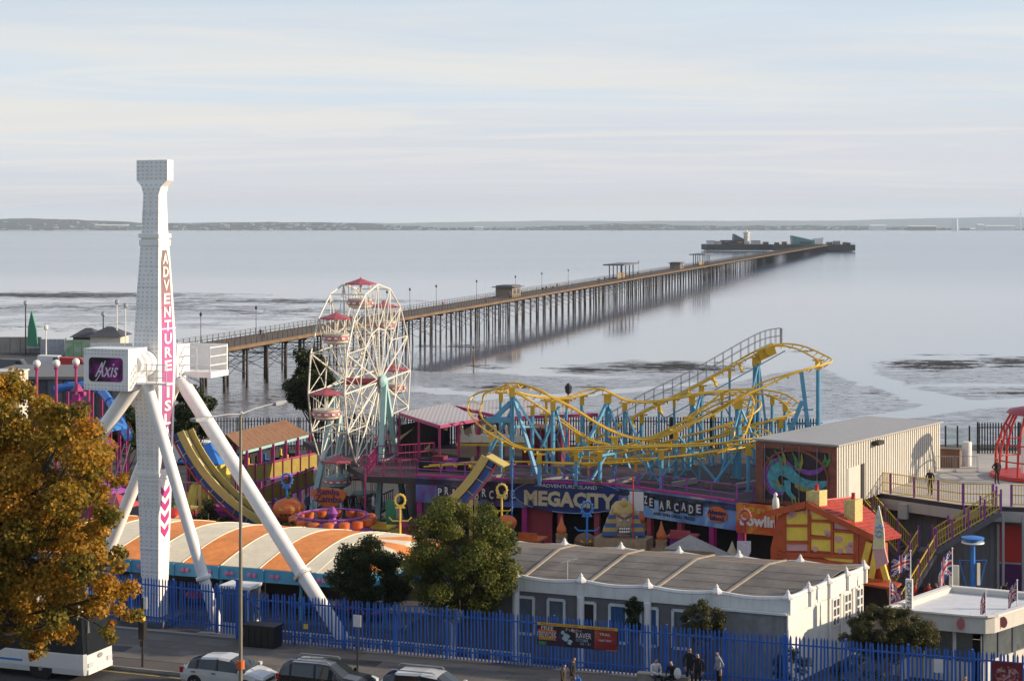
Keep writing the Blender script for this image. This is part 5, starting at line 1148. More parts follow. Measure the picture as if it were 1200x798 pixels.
for x0, x1, z0, z1 in ((0, .10, 0, .97), (.90, 1, 0, .97), (.1, .9, .88, .97), (.1, .9, 0, .07)): build('mural_border', MB().prism([DP(x0, z0), DP(x1, z0), DP(x1, z1), DP(x0, z1)], dfn*.02), M_murbr, mu)
arcp = [DP(.5+.40*math.cos(a), .45+.43*math.sin(a), .07) for a in np.linspace(-.6, math.pi+.6, 26)]
build('mural_border', MB().path(arcp, .10, 5), mat('mural_rust', (.20, .06, .04), .6, var=.35, scale=3), mu)
def stroke(pts, ws, m, o=.085, nm='dragon_body'):
    C_ = catmull([Vector((x, y, 0)) for x, y in pts], 5); n = len(C_); k = np.interp(np.linspace(0, 1, n), np.linspace(0, 1, len(ws)), ws); lf, rt = [], []
    for i in range(n):
        t = (C_[min(i+1, n-1)]-C_[max(i-1, 0)]); q = Vector((t.x*FW, t.y*DH, 0)).normalized(); pr = Vector((-q.y/FW, q.x/DH, 0))*k[i]/2
        lf.append(C_[i]+pr); rt.append(C_[i]-pr)
    mb = MB()
    for i in range(n-1): mb.prism([DP(lf[i].x, lf[i].y, o), DP(rt[i].x, rt[i].y, o), DP(rt[i+1].x, rt[i+1].y, o), DP(lf[i+1].x, lf[i+1].y, o)], dfn*.012)
    return build(nm, mb, m, mu)
M_dt = mat('mural_turquoise', (.06, .30, .36), .5, var=.45, scale=4); M_dp = mat('mural_violet', (.17, .06, .32), .5, var=.4, scale=4); M_dg = mat('mural_olive', (.24, .24, .05), .5, var=.4, scale=4); M_dgr = mat('mural_green', (.06, .20, .07), .5, var=.4, scale=4)
stroke([(.36, .20), (.22, .22), (.14, .40), (.20, .60), (.34, .66), (.46, .58)], [.25, .55, .7, .75, .6, .4], M_dp)
stroke([(.40, .26), (.28, .28), (.22, .42), (.28, .56), (.40, .54), (.52, .42), (.66, .36)], [.3, .5, .7, .75, .75, .6, .45], M_dt, .1)
stroke([(.40, .40), (.42, .22), (.50, .12)], [.5, .35, .2], M_dt, .112); stroke([(.62, .38), (.76, .36), (.90, .42)], [.5, .55, .25], M_dt, .112); stroke([(.64, .26), (.78, .25), (.90, .32)], [.3, .35, .15], M_dt, .112)
stroke([(.50, .60), (.66, .55), (.80, .60), (.88, .74)], [.22, .3, .26, .12], M_dp, .1); stroke([(.50, .34), (.60, .28), (.70, .30)], [.22, .26, .1], M_dg, .125); stroke([(.27, .38), (.31, .28)], [.25, .18], M_dg, .125)
for a, b, m in (((.34, .62), (.24, .86), M_dgr), ((.36, .63), (.33, .88), M_dg), ((.52, .60), (.46, .86), M_dgr), ((.54, .58), (.58, .84), M_dg), ((.22, .62), (.13, .76), M_dgr), ((.86, .68), (.93, .84), M_dgr), ((.84, .68), (.86, .86), M_dgr)): stroke([a, ((a[0]+b[0])/2+.02, (a[1]+b[1])/2), b], [.32, .2, .04], m, .12, 'dragon_wing')
for x in (.46, .50, .54): stroke([(x, .14), (x+.01, .06), (x+.03, .03)], [.1, .08, .02], M_dg, .13, 'dragon_claw')
for x in (.12, .34, .55, .77): build('panel_joint', MB().beam(DP(x, .02, .15), DP(x, .95, .15), .05, .02), M_steel, mu)
a = 2.6; build('shed_door', MB().ob(DB+dbk*a+rs_n*.06+ZV*(DECK+1.15), dbk*1.0, rs_n*.04, ZV*1.1), M_clad2, ds); build('doorway', MB().ob(DB+dbk*(a+1.5)+rs_n*.075+ZV*(DECK+1.15), dbk*.28, rs_n*.02, ZV*1.1), M_dark, ds)
build('wall_lamp', MB().ob(DB+dbk*6.2+rs_n*.3+ZV*(DECK+DH-.45), dbk*.5, rs_n*.2, ZV*.12).beam(DB+dbk*6.2+ZV*(DECK+DH-.45), DB+dbk*6.2+rs_n*.3+ZV*(DECK+DH-.45), .08), M_black, ds)
# ---- crooked cartoon house
ch_ = thing('cartoon_house', 'crooked orange timbered cartoon house with yellow panels and red roof', 'building', (18, 96, PARK))
HA, HB = OR(905, 96.2, 0), OR(1006, 93.4, 0); hd = (HB-HA).normalized(); hn = Vector((hd.y, -hd.x, 0)); hb = Vector((.70, .714, 0)).normalized(); HW = (HB-HA).length
M_hor = mat('house_orange', (.42, .075, .022), .6, var=.2, grime=.2); M_hy = mat('house_yellow', (.72, .55, .08), .6, var=.12); M_hpk = mat('house_pink', (.56, .32, .34), .6, var=.1); M_tl = mat('roof_tile_red', (.55, .08, .06), .6, var=.25, scale=3, grime=.25)
def HP(px, py, o=0.0, back=0.0):    # a point on the leaning gable front
    k = (px-CX)/FOC; a = (k*HA.y-HA.x)/(hd.x-k*hd.y); p = HA+hd*a; return Vector((p.x, p.y, ZW(py, p.y)))+hn*o+hb*back
front = [HP(903, 700), HP(903, 642), HP(912, 604), HP(948, 592), HP(1003, 621), HP(1006, 700)]
build('wall', MB().prism(front, hb*1.6), M_hor, ch_)
def panel(q, m, o=.05): return build('infill_panel', MB().prism([HP(*p, .01) for p in q], hn*o), m, ch_)
for q, m in (([(922, 602), (947, 597), (947, 614), (922, 614)], M_hy), ([(922, 617), (947, 617), (947, 633), (922, 633)], M_hy), ([(922, 637), (947, 637), (947, 645), (922, 645)], M_hpk), ([(951, 597), (973, 607), (973, 609), (951, 608)], M_hy), ([(951, 611), (974, 613), (974, 628), (951, 626)], M_hy), ([(951, 631), (975, 632), (975, 646), (951, 644)], M_hy), ([(978, 610), (1000, 621), (978, 619)], M_hpk), ([(978, 623), (1001, 625), (1001, 648), (978, 647)], M_hy), ([(926, 650), (940, 652), (940, 660), (926, 658)], M_hpk), ([(965, 653), (1000, 655), (1000, 660), (975, 657)], M_hy)): panel(q, m)
for (x, y, r) in ((926, 605, 4), (930, 602, 5), (924, 637, 4), (944, 600, 3), (970, 624, 4), (972, 628, 4), (983, 632, 5), (996, 643, 6), (998, 638, 4), (985, 645, 4), (956, 643, 4)):
    c = HP(x, y, .062); build('paint_patch', MB().prism([c+hd*(math.cos(a)*r/21*(1+.3*math.sin(3*a)))+ZV*(math.sin(a)*r/25) for a in np.linspace(0, 2*math.pi, 10)[:-1]], hn*.006), M_hpk, ch_)
for a, b, w in (((949, 592), (949, 648), .18), ((976, 606), (976, 650), .16), ((920, 615.5), (949, 615.5), .14), ((920, 635), (949, 635), .16), ((949, 609.5), (976, 611), .14), ((949, 629), (976, 630), .16), ((976, 621), (1003, 623), .14), ((912, 648), (1004, 652), .22), ((920, 601), (920, 648), .2), ((1004, 622), (1004, 660), .3), ((906, 650), (1004, 662), .2)): build('timber', MB().beam(HP(*a, .09), HP(*b, .09), w, .1, up=hn), M_hor, ch_)
rL = [HP(904, 600, .35), HP(948, 589, .35), HP(948, 589, .35)+hb*4.6-ZV*.25, HP(904, 600, .35)+hb*4.4]
rR = [HP(948, 589, .35), HP(1036, 632, .35), HP(1036, 632, .35)+hb*1.9-ZV*.05, HP(948, 589, .35)+hb*4.6-ZV*.25]
build('roof', MB().slab(*rL, .14), M_tl, ch_); rr = build('roof', MB().slab(*[p-ZV*.05 for p in rR], .10), M_tl, ch_)
nr_, ncx = 13, 14
rn = (rR[1]-rR[0]).cross(rR[3]-rR[0]).normalized()
if rn.z < 0: rn = -rn
for i in range(nr_):
    for j in range(ncx):
        f0, f1 = i/nr_, (i+1)/nr_; g0, g1 = (j+(.5 if i % 2 else 0))/ncx, (j+1+(.5 if i % 2 else 0))/ncx; g1 = min(g1, 1.0); 
        P_ = lambda f, g: rR[0].lerp(rR[1], f).lerp(rR[3].lerp(rR[2], f), g)
        build('tile', MB().prism([P_(f0, g0+.006)+rn*.06, P_(f1+.01, g0+.006)+rn*.11, P_(f1+.01, g1-.006)+rn*.11, P_(f0, g1-.006)+rn*.06], rn*.03), M_tl, ch_)
build('barge_board', MB().beam(HP(948, 590, .42), HP(1036, 633, .42), .14, .34).beam(HP(902, 601, .42), HP(948, 590, .42), .14, .34), M_hor, ch_)
for (x0, x1, y0, y1, bk) in ((943, 965, 575, 594, .25), (985, 1003, 586, 606, .5)):
    p = HP((x0+x1)/2, (y0+y1)/2, 0, bk); hw = (x1-x0)/2*.042; hh = (y1-y0)/2*.046; cm = build('chimney', MB().ob(p-ZV*.2, hd*hw*.85+ZV*.04, hb*.38, ZV*(hh+.2)), mat('chimney_yellow', (.60, .50, .20), .7, var=.2, scale=5, grime=.3), ch_)
    build('chimney_pot', MB().lathe([(.12, 0), (.10, .32), (.13, .36)], p+ZV*hh, 8), M_red, cm, True)
# right-hand side facade and entrance of the house
build('side_wall', MB().prism([HP(1006, 700, .1), HP(1040, 700, .1), HP(1038, 636, .1), HP(1006, 625, .1)], hb*.25), M_hor, ch_)
for a, b, m, w in (((1031, 634), (1024, 676), M_hy, .3), ((1030, 636), (1042, 678), M_hy, .3), ((1022, 634), (1016, 658), M_bright, .35)): build('post', MB().beam(HP(*a, .35), HP(*b, .35), w, .2, up=hn), m, ch_)
build('awning', MB().slab(HP(1003, 672, .2), HP(1058, 682, .2), HP(1058, 684, 1.3), HP(1000, 675, 1.3), .12), M_hor, ch_)
build('doorway', MB().prism([HP(1012, 715, .22), HP(1050, 715, .22), HP(1048, 685, .22), HP(1016, 682, .22)], hn*.03), M_dark, ch_)
for a, b in (((1003, 676), (998, 716)), ((1014, 678), (1006, 716)), ((1050, 684), (1056, 716))): build('porch_post', MB().beam(HP(*a, 1.0), HP(*b, 1.0), .3, .2, up=hn), M_hy if a[0] == 1003 else M_hor, ch_)
sb = thing('pointed_board', 'tall pointed yellow and white decorated board beside the cartoon house', 'sign board', HP(1038, 650, .8))
bp_ = [HP(1029, 640, .7), HP(1043, 640, .7), HP(1042, 618, .7), HP(1038, 598, .7), HP(1036, 590, .7), HP(1032, 604, .7)]
build('board', MB().prism(bp_, hn*.12), nebula('board_print', [(.35, (.62, .55, .18)), (.5, (.62, .6, .5)), (.62, (.30, .42, .58)), (.75, (.6, .45, .5))], 1.6), sb); c = HP(1037, 616, .83)
[build('wave_stripe', MB().path([c+hd*(a*.22)+ZV*(.06*math.sin(a*5+k)-.45+k*.25) for a in np.linspace(-1, 1, 9)], .05, 5), mat('board_blue', (.20, .32, .55), .6), sb) for k in range(3)]
build('base', MB().prism([HP(1029, 640, .7), HP(1043, 640, .7), HP(1047, 656, .7), HP(1034, 664, .7)], hn*.12), M_hpk, sb)

# ================================================================== SMALLER PARK THINGS
# ---- coffee kiosk with flags
kk = thing('coffee_kiosk', 'white flat roofed refreshment kiosk with rounded corner at right', 'kiosk', (22.5, 84.5, PARK))
KP = [Vector((18.3, 83.2, 0)), Vector((21.9, 81.6, 0)), Vector((22.6, 81.45, 0)), Vector((23.1, 81.65, 0)), Vector((27.4, 85.9, 0)), Vector((22.6, 88.2, 0))]
M_kw = mat('kiosk_white', (.60, .58, .53), .6, var=.06, grime=.2)
cen = sum(KP, Vector())/len(KP)
build('roof', MB().prism([cen+(p-cen)*.93+ZV*2.05 for p in KP], ZV*.1), mat('kiosk_roof', (.66, .68, .72), .7, var=.08, grime=.2), kk)
for a, b in zip(KP, KP[1:]+KP[:1]):
    d = (b-a).normalized(); nn = Vector((d.y, -d.x, 0)); build('fascia', MB().prism([a+ZV*1.55, b+ZV*1.55, b+ZV*2.42, a+ZV*2.42], -nn*.22), M_kw, kk)
    build('trim', MB().beam(a+nn*.03+ZV*2.40, b+nn*.03+ZV*2.40, .3, .08), M_white, kk)
    L = (b-a).length
    if L > 2:
        for k in range(int(L/1.4)+1): p = a.lerp(b, min(1, (k+.2)/(L/1.4)))-nn*.7; build('mullion', MB().beam(p+ZV*PARK, p+ZV*1.6, .16), M_kw, kk)
        build('window', MB().prism([a-nn*.75+ZV*0, b-nn*.75+ZV*0, b-nn*.75+ZV*1.5, a-nn*.75+ZV*1.5], -nn*.03), M_dgl, kk)
        build('counter_wall', MB().prism([a-nn*.68+ZV*PARK, b-nn*.68+ZV*PARK, b-nn*.68+ZV*-.02, a-nn*.68+ZV*-.02], -nn*.1), M_kw, kk)
for q in (KP[1].lerp(KP[0], .12), KP[3].lerp(KP[4], .12)):
    build('shield', MB().prism([q+Vector((.19*math.cos(a), -.12, 1.98+.28*math.sin(a))) for a in np.linspace(0, 2*math.pi, 10)[:-1]], (0, -.05, 0)), mat('shield_red', (.40, .12, .12), .6), kk)
def jack(u, v):     # colour index of a crossed flag: 0 blue, 1 white, 2 red
    x, y = (u-.5)*2, (v-.5); 
    if abs(x) < .10 or abs(y) < .10: return 2
    if abs(x) < .17 or abs(y) < .165: return 1
    dd_ = min(abs(x*.5-y), abs(x*.5+y))
    return 2 if dd_ < .035 else (1 if dd_ < .11 else 0)
M_fbl = mat('flag_blue', (.02, .035, .16), .8); M_fwh = mat('flag_white', (.62, .60, .60), .8); M_frd = mat('flag_red', (.48, .03, .05), .8)
def flag(label, base, h, w, fh, dirv, droop=.3, m=None):
    t = thing('flag', label, 'flag', base, 'flags round the kiosk'); b = Vector(base); build('pole', MB().tube(b, b+ZV*h, .035, .025, 6).ball(b+ZV*(h+.03), .05, 6), M_white, t)
    mb = MB(); nx, ny = 22, 14; d = Vector(dirv).normalized(); sd_ = d.cross(ZV)
    def pt(i, j):
        u, v = i/nx, j/ny; k = math.sin(u*7+v*2)*.10*u+math.sin(u*15)*.03; return b+ZV*(h-.08-fh*(1-v)-droop*w*u*u*1.4)+d*(w*u*(1-.45*droop*u))+sd_*k
    for i in range(nx):
        for j in range(ny): mb.add([pt(i, j), pt(i+1, j), pt(i+1, j+1), pt(i, j+1)], [(0, 1, 2, 3)], jack((i+.5)/nx, (j+.5)/ny))
    build('cloth', mb, [M_fbl, M_fwh, M_frd], t, 'all'); return t
flag('red white and blue flag flying left above the COFFEE pillar', W(1067, 684, 84), 1.6, 1.05, .85, (-1, -.1, 0), .25)
flag('red white and blue flag hanging against the house porch doorway', W(1043, 718, 84.5), 1.6, .75, .9, (1, .1, 0), .75)
flag('long drooping red white and blue flag on the rear pole beside white panel', W(1116, 702, 88), 2.6, 1.3, 1.3, (-1, -.1, 0), .95)
flag('furled red white and blue flag on the kiosk front corner', W(1155, 728, 82.2), 1.5, .45, 1.0, (-1, 0, 0), 1.1)
flag('red white and blue flag on the kiosk right side at picture edge', W(1192, 716, 84), 1.5, .65, .9, (-1, .2, 0), .8)
cs = thing('coffee_pillar', 'white vertical pillar sign lettered COFFEE beside the kiosk', 'sign', W(1065, 716, 84))
c = W(1065.5, 697, 84); build('board', MB().ob(c, U*.17, V*.15, ZV*.78), M_white, cs); mb = MB(); text(mb, 'COFFEE', c-V*.155, 1.35, .2, -ZV, U, t=.02); build('lettering', mb, M_black, cs); build('post', MB().beam(c-ZV*.7, c-ZV*2.2, .18), M_white, cs)
wpn = build('display_panel', MB().ob(W(1118, 681, 89), U*.25, V*.06, ZV*.85).beam(W(1113, 700, 89), W(1113, 714, 89), .08).beam(W(1123, 700, 89), W(1123, 714, 89), .08), M_cream, base=W(1118, 714, 89)); tag(wpn, 'plain cream standing panel behind the drooping flag', 'panel')
# ---- blue spinning ride mast
bm = thing('blue_mast_ride', 'bright blue ride mast with hanging frames in front of corrugated wall', 'fairground ride', OR(1140, 93, PARK))
p = OR(1140, 93, 0); M_skyb = mat('ride_blue', (.03, .20, .60), .45); build('mast', MB().tube(Vector((p.x, p.y, PARK)), Vector((p.x, p.y, ZW(634, 93))), .16, .12, 10), M_skyb, bm, True)
z = ZW(633, 93); build('crown', MB().lathe([(.25, 0), (.6, .05), (.62, .16), (.2, .24)], (p.x, p.y, z), 14), M_skyb, bm, True); build('crown', MB().lathe([(.58, 0), (.62, .03), (.6, .1)], (p.x, p.y, z-.16), 14), M_white, bm, True)
for s in (-1, 1):
    a = Vector((p.x, p.y, ZW(657, 93))); build('arm', MB().path([a, a+Vector((s*.75, 0, .05)), a+Vector((s*.35, 0, -1.5)), a+Vector((0, 0, -1.6))], .04, 5), M_skyb, bm)
build('panel', MB().ob((p.x+.28, p.y-.1, ZW(672, 93)), (.09, .02, 0), (0, .05, 0), (0, 0, .6)), M_cream, bm); build('base', MB().lathe([(1.2, 0), (1.2, .25), (.4, .35)], (p.x, p.y, PARK), 16), M_skyb, bm)
yr = thing('yellow_gate', 'yellow framed ride gate at the right edge below the deck', 'gate', OR(1195, 88, PARK)); p = OR(1188, 88, 0); mb = MB()
for dx in (0, .9, 1.8): mb.beam((p.x+dx, p.y, PARK), (p.x+dx, p.y, 1.9), .1)
for zz in (0, .9, 1.9): mb.beam((p.x, p.y, zz), (p.x+1.8, p.y, zz), .09)
build('frame', mb, M_bright, yr); build('panel', MB().box((p.x+.1, p.y-.03, .05), (p.x+.85, p.y+.03, .85)), M_red, yr)
# ---- red ride on the deck at the right edge
rr_ = thing('red_ride', 'red tubular ride frame on the deck at the right edge', 'fairground ride', OR(1212, 112, DECK)); p = OR(1214, 112, 0)
for k in range(10):
    a = 2*math.pi*k/10+.2; c_, s_ = math.cos(a), math.sin(a); o = p+ZV*DECK
    build('rib', MB().path([o+Vector((c_*2.6, s_*2.6, .2)), o+Vector((c_*2.55, s_*2.55, 1.7)), o+Vector((c_*2.1, s_*2.1, 3.2)), o+Vector((c_*1.5, s_*1.5, 4.3))], .085, 8), M_red, rr_, True)
build('base_ring', MB().lathe([(2.9, .02), (2.95, .06), (2.9, .28), (2.7, .28)], p+ZV*DECK, 24), M_red, rr_, True); build('top_ring', MB().lathe([(1.7, 4.15), (1.9, 4.25), (1.7, 4.45), (.6, 4.7)], p+ZV*DECK, 20), M_crim, rr_, True)
for z in (1.2, 2.3): build('hoop', MB().path([p+ZV*(DECK+z)+Vector((math.cos(a)*2.55, math.sin(a)*2.55, 0)) for a in np.linspace(0, 2*math.pi, 24)[:-1]], .05, 6, closed=True), M_red, rr_)
build('white_mast', MB().beam(p+ZV*DECK+Vector((-1.2, -1.2, .5)), p+ZV*DECK+Vector((-1.1, -1.1, 4)), .25), M_white, rr_)
# deck clutter by the shed
bx_ = thing('wooden_crate', 'large brown wooden crate standing beside the cream shed', 'crate', OR(1110, 117, DECK)); p = OR(1110, 117, 0)
for k in range(6): build('plank', MB().ub((p.x, p.y), 1.75, 1.0, DECK+.02+k*.2, DECK+.2+k*.2), M_brown, bx_)
build('lid', MB().ub((p.x, p.y), 1.85, 1.1, DECK+1.23, DECK+1.3), M_wood, bx_)
p = OR(1133, 117.5, 0); o = build('drum', MB().lathe([(.33, 0), (.34, .3), (.33, .32), (.34, .9), (.33, .92), (.34, 1.6), (.3, 1.65)], (p.x, p.y, DECK+.02), 14), M_whitewall, None, True, base=(p.x, p.y, DECK)); tag(o, 'tall pale drum right of the wooden crate on the deck', 'drum')
p = OR(1090, 118, 0); o = build('cabinet', MB().ub((p.x, p.y), 1.1, .7, DECK+.02, DECK+.95).ub((p.x, p.y), 1.16, .76, DECK+.95, DECK+1.0), M_fg, base=(p.x, p.y, DECK)); tag(o, 'low grey cabinet left of the wooden crate on the deck', 'cabinet')
cb = thing('crowd_barrier', 'row of steel crowd barriers standing on the pale deck', 'barrier', OR(1105, 114.5, DECK)); 
for k in range(3):
    a, b = OR(1064+k*28, 114.6, DECK), OR(1090+k*28, 114.6, DECK); mb = MB(); mb.path([a+ZV*.05, a+ZV*1.05, b+ZV*1.05, b+ZV*.05], .025, 5); mb.beam(a+ZV*.25, b+ZV*.25, .03)
    for j in range(9): q = a.lerp(b, (j+.5)/9); mb.beam(q+ZV*.25, q+ZV*1.05, .018)
    mb.beam(a+Vector((0, -.3, .03)), a+Vector((0, .3, .03)), .05); mb.beam(b+Vector((0, -.3, .03)), b+Vector((0, .3, .03)), .05); build('barrier_panel', mb, M_steel, cb)
gs = thing('glass_screen', 'clear glass wind screen at the back of the pale deck', 'screen', OR(1125, 124, DECK))
gm = bpy.data.materials.new('clear_pane'); gm.use_nodes = True; gb_ = gm.node_tree.nodes['Principled BSDF']; gb_.inputs['Transmission Weight'].default_value = .92; gb_.inputs['Roughness'].default_value = .05; gb_.inputs['Base Color'].default_value = (.82, .88, .86, 1); gb_.inputs['IOR'].default_value = 1.1
for k in range(3):
    a, b = OR(1108+k*14, 124, DECK), OR(1121+k*14, 124, DECK); build('pane', MB().ob((a+b)/2+ZV*.9, (b-a)/2, Vector((0, .012, 0)), ZV*.85), gm, gs); build('post', MB().beam(a, a+ZV*2.0, .1), M_black, gs)
person(OR(1090, 104.6, DECK+.02), R(150), 'stand', C_black, C_black, 'person in dark clothes standing alone at the deck railing', scale=.93)
person(OR(1168, 109, DECK+.02), R(200), 'hips', C_black, C_black, 'person in black on the deck beside the red ride', scale=.93)
# ---- back fences of black palisade
def pal_fence(label, pts, z, h=2.4, sp=.30, post=3.0):
    t = thing('palisade_fence', label, 'fence', Vector(pts[0])+ZV*z); pm_ = MB().box((-.045, -.015, 0), (.045, .015, h-.12)).add([(-.045, 0, h-.12), (.045, 0, h-.12), (0, 0, h)], [(0, 1, 2)]).mesh('pale'); rm = MB(); n = 0; ex = MB()
    for a, b in zip(pts, pts[1:]):
        a, b = Vector(a), Vector(b); L = (b-a).length; rz = math.atan2(b.y-a.y, b.x-a.x); d = (b-a).normalized(); nn = Vector((d.y, -d.x, 0))
        for k in range(int(L/sp)):
            p = a+d*(k+.5)*sp
            if n < 298: share('pale', pm_, M_black, t, Vector((p.x, p.y, z)), rz); n += 1
            else: ex.ob(Vector((p.x, p.y, z+h/2)), d*.045, nn*.015, ZV*h/2)
        for r in (.35, h-.4): rm.beam(a+ZV*(z+r)-nn*.05, b+ZV*(z+r)-nn*.05, .06)
        for k in range(int(L/post)+1): p = a+d*min(k*post, L)-nn*.08; build('post', MB().beam(p+ZV*z, p+ZV*(z+h), .1), M_black, t)
    build('rails', rm, M_black, t)
    if ex.v: build('distant_pales', ex, M_black, t, kind='stuff')
    return t
pal_fence('black palisade fence at the park edge behind the ferris wheel', [(-33, 168, 0), (-6, 168, 0)], PARK, 3.2, .3)
pal_fence('black palisade fence behind the roller coaster at the deck back', [(-15, 130, 0), (23, 126.4, 0)], DECK, 2.3, .2)
pal_fence('black palisade fence at the back of the deck beside the red ride', [OR(1146, 123.8, 0), Vector((51, 123.7, 0))], DECK, 2.3, .2)
# ---- station canopies behind the coaster
def checkmat():
    m = bpy.data.materials.new('striped_canopy'); m.use_nodes = True; n, l = m.node_tree.nodes, m.node_tree.links; b = n['Principled BSDF']; b.inputs['Roughness'].default_value = .6
    g = n.new('ShaderNodeNewGeometry'); w = n.new('ShaderNodeTexWave'); w.inputs['Scale'].default_value = 1.1; w.inputs['Distortion'].default_value = .3; l.new(g.outputs['Position'], w.inputs['Vector'])
    c = n.new('ShaderNodeValToRGB'); l.new(w.outputs['Fac'], c.inputs[0]); c.color_ramp.elements[0].color = (.40, .37, .39, 1); c.color_ramp.elements[1].color = (.56, .52, .52, 1); l.new(c.outputs[0], b.inputs['Base Color']); return m
M_chk = checkmat()
for lb, cs_ in (('grey striped canopy on pink posts left of the coaster station', [(468, 485, 122.7), (515, 500, 115.5), (560, 492, 119), (526, 474, 129)]), ('wide grey striped canopy behind the left curve of the coaster', [(535, 477, 126.5), (590, 490, 121), (700, 486, 122), (600, 468, 129.5)])):
    P4 = [W(*c) for c in cs_]; t = thing('station_canopy', lb, 'canopy', Vector((P4[1].x, P4[1].y, DECK)))
    build('roof', MB().slab(*P4, .12), M_chk, t)
    for a, b in zip(P4, P4[1:]+P4[:1]): build('edge_trim', MB().beam(a, b, .14, .22), M_pink, t)
    for p in P4+[(P4[0]+P4[1])/2, (P4[1]+P4[2])/2]: build('post', MB().beam(Vector((p.x, p.y, DECK)), p-ZV*.1, .16), M_pink, t)
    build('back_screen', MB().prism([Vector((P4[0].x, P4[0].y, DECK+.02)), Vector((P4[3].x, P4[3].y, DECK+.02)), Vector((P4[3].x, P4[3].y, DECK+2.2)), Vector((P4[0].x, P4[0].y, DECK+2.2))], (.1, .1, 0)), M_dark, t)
t = thing('deck_booth', 'dark crimson booth with pink frame beside the coaster station', 'booth', OR(640, 119, DECK)); p = OR(638, 119, 0)
build('wall', MB().ub((p.x, p.y), 2.6, 2, DECK+.02, DECK+2.4), mat('booth_crimson', (.14, .02, .03), .7), t); build('roof', MB().ub((p.x, p.y), 2.9, 2.3, DECK+2.4, DECK+2.55), M_brown, t)
for dx in (-1, -.3, .4, 1.1): build('frame_post', MB().beam((p.x+dx, p.y-1.3, DECK), (p.x+dx, p.y-1.3, DECK+2.7), .09), M_pink, t)
mh = thing('machinery_house', 'pink panelled machine housing on the deck beside the wheel', 'booth', OR(495, 116, DECK)); p = OR(500, 115.5, 0)
for k in range(4): build('panel', MB().ub((p.x+k*.9, p.y-.2*k), .85, .8, DECK+.02, DECK+.8+.2*(k % 2)), [M_dark, mat('booth_crimson', (.14, .02, .03), .7), M_purple, M_dark][k], mh)
p = OR(750, 124, DECK); lm = thing('lamp_post', 'dark red lamp post with black lantern behind the coaster', 'lamp post', OR(666, 125, DECK)); q = OR(666, 125, DECK); zt = ZW(452, 125)
build('post', MB().tube(q, Vector((q.x, q.y, zt-.5)), .09, .07, 8), M_crim, lm); build('lantern', MB().lathe([(.08, 0), (.22, .1), (.28, .5), (.3, .52), (.05, .8)], Vector((q.x, q.y, zt-.6)), 6), M_black, lm)
# ---- ride station: brown roof, blue pavilion, yellow ramps
st = thing('ride_station', 'long brown roofed ride station on pink posts left of ferris wheel', 'building', OR(310, 142, PARK))
ea, eb = W(284, 529, 137), W(362, 509, 149); ra, rb_ = W(264, 510, 137), W(334, 493, 148); ga_, gb2 = ra*2-ea, rb_*2-eb; ga_.z = ea.z; gb2.z = eb.z
n_b = 14
for k in range(n_b):
    f0, f1 = k/n_b, (k+.97)/n_b
    for (a0, a1, b0, b1) in ((ea, eb, ra, rb_), (ra, rb_, ga_, gb2)):
        build('roof_board', MB().slab(a0.lerp(a1, f0), a0.lerp(a1, f1), b0.lerp(b1, f1), b0.lerp(b1, f0), .1), M_brown, st)
build('eave_trim', MB().beam(ea-ZV*.1, eb-ZV*.1, .12, .22), M_turq, st)
for k in range(6): p = ea.lerp(eb, .02+k*.19); build('post', MB().beam(Vector((p.x+.15, p.y+.3, PARK)), Vector((p.x+.15, p.y+.3, p.z)), .3), M_pink, st)
for k in range(5): p = ga_.lerp(gb2, .05+k*.22); build('post', MB().beam(Vector((p.x, p.y, PARK)), Vector((p.x, p.y, p.z)), .3), M_pink, st)
build('inner_wall', MB().prism([Vector((ga_.x, ga_.y, PARK)), Vector((gb2.x, gb2.y, PARK)), Vector((gb2.x, gb2.y, 2)), Vector((ga_.x, ga_.y, 2))], (.1, .1, 0)), M_dark, st)
for k in range(7): p = ea.lerp(eb, .1+k*.12)+Vector((-.6, .6, 0)); build('seat', MB().ob((p.x, p.y, 1.2), (.35, 0, 0), (0, .3, 0), (0, 0, .25)).ob((p.x-.3, p.y, 1.6), (.08, 0, 0), (0, .3, 0), (0, 0, .35)), [M_black, M_bright, M_black, M_blue][k % 4], st)
def ramp(label, a, b, n=8, h=1.1):
    a, b = Vector(a), Vector(b); t = thing('queue_ramp', label, 'ramp', (a.x, a.y, PARK)); d = (b-a)
    build('walkway', MB().slab(a, b, b+Vector((-.4, 1.5, 0)), a+Vector((-.4, 1.5, 0)), .12), M_grey, t)
    for k in range(n):
        p, q = a+d*(k/n), a+d*((k+.94)/n); build('panel', MB().prism([p, q, q+ZV*h, p+ZV*h], (-.02, .06, 0)), mat('ramp_yellow', (.30, .225, .03), .6, var=.2), t)
        build('post', MB().beam(p-ZV*.5, p+ZV*(h+.25), .14), M_pink, t)
    build('rail', MB().beam(a+ZV*(h+.1), b+ZV*(h+.1), .1), M_pink, t); build('rail', MB().beam(a-ZV*.05, b-ZV*.05, .14), M_purple, t)
    for k in range(n): p = a+d*(k/n); build('trestle', MB().beam(Vector((p.x, p.y+.4, PARK)), Vector((p.x, p.y+.4, p.z)), .16), M_purple, t)
ramp('upper yellow panelled queue ramp below the brown station roof', W(288, 566, 128), W(372, 548, 136)); ramp('lower yellow panelled queue ramp sloping behind the white leg', W(278, 604, 121), W(368, 566, 128), 9)
bp2 = thing('blue_pavilion', 'yellow pavilion with blue hipped roof left of the brown station', 'pavilion', OR(245, 131, PARK)); p = OR(246, 131, 0)
build('wall', MB().ub((p.x, p.y), 2.3, 2.3, PARK, 3.1), M_hy, bp2); zz = 3.1
R4 = [Vector((p.x, p.y, zz))+U*a*1.75+V*b*1.75 for a, b in ((-1, -1), (1, -1), (1, 1), (-1, 1))]; tp = Vector((p.x, p.y, zz+1.35))
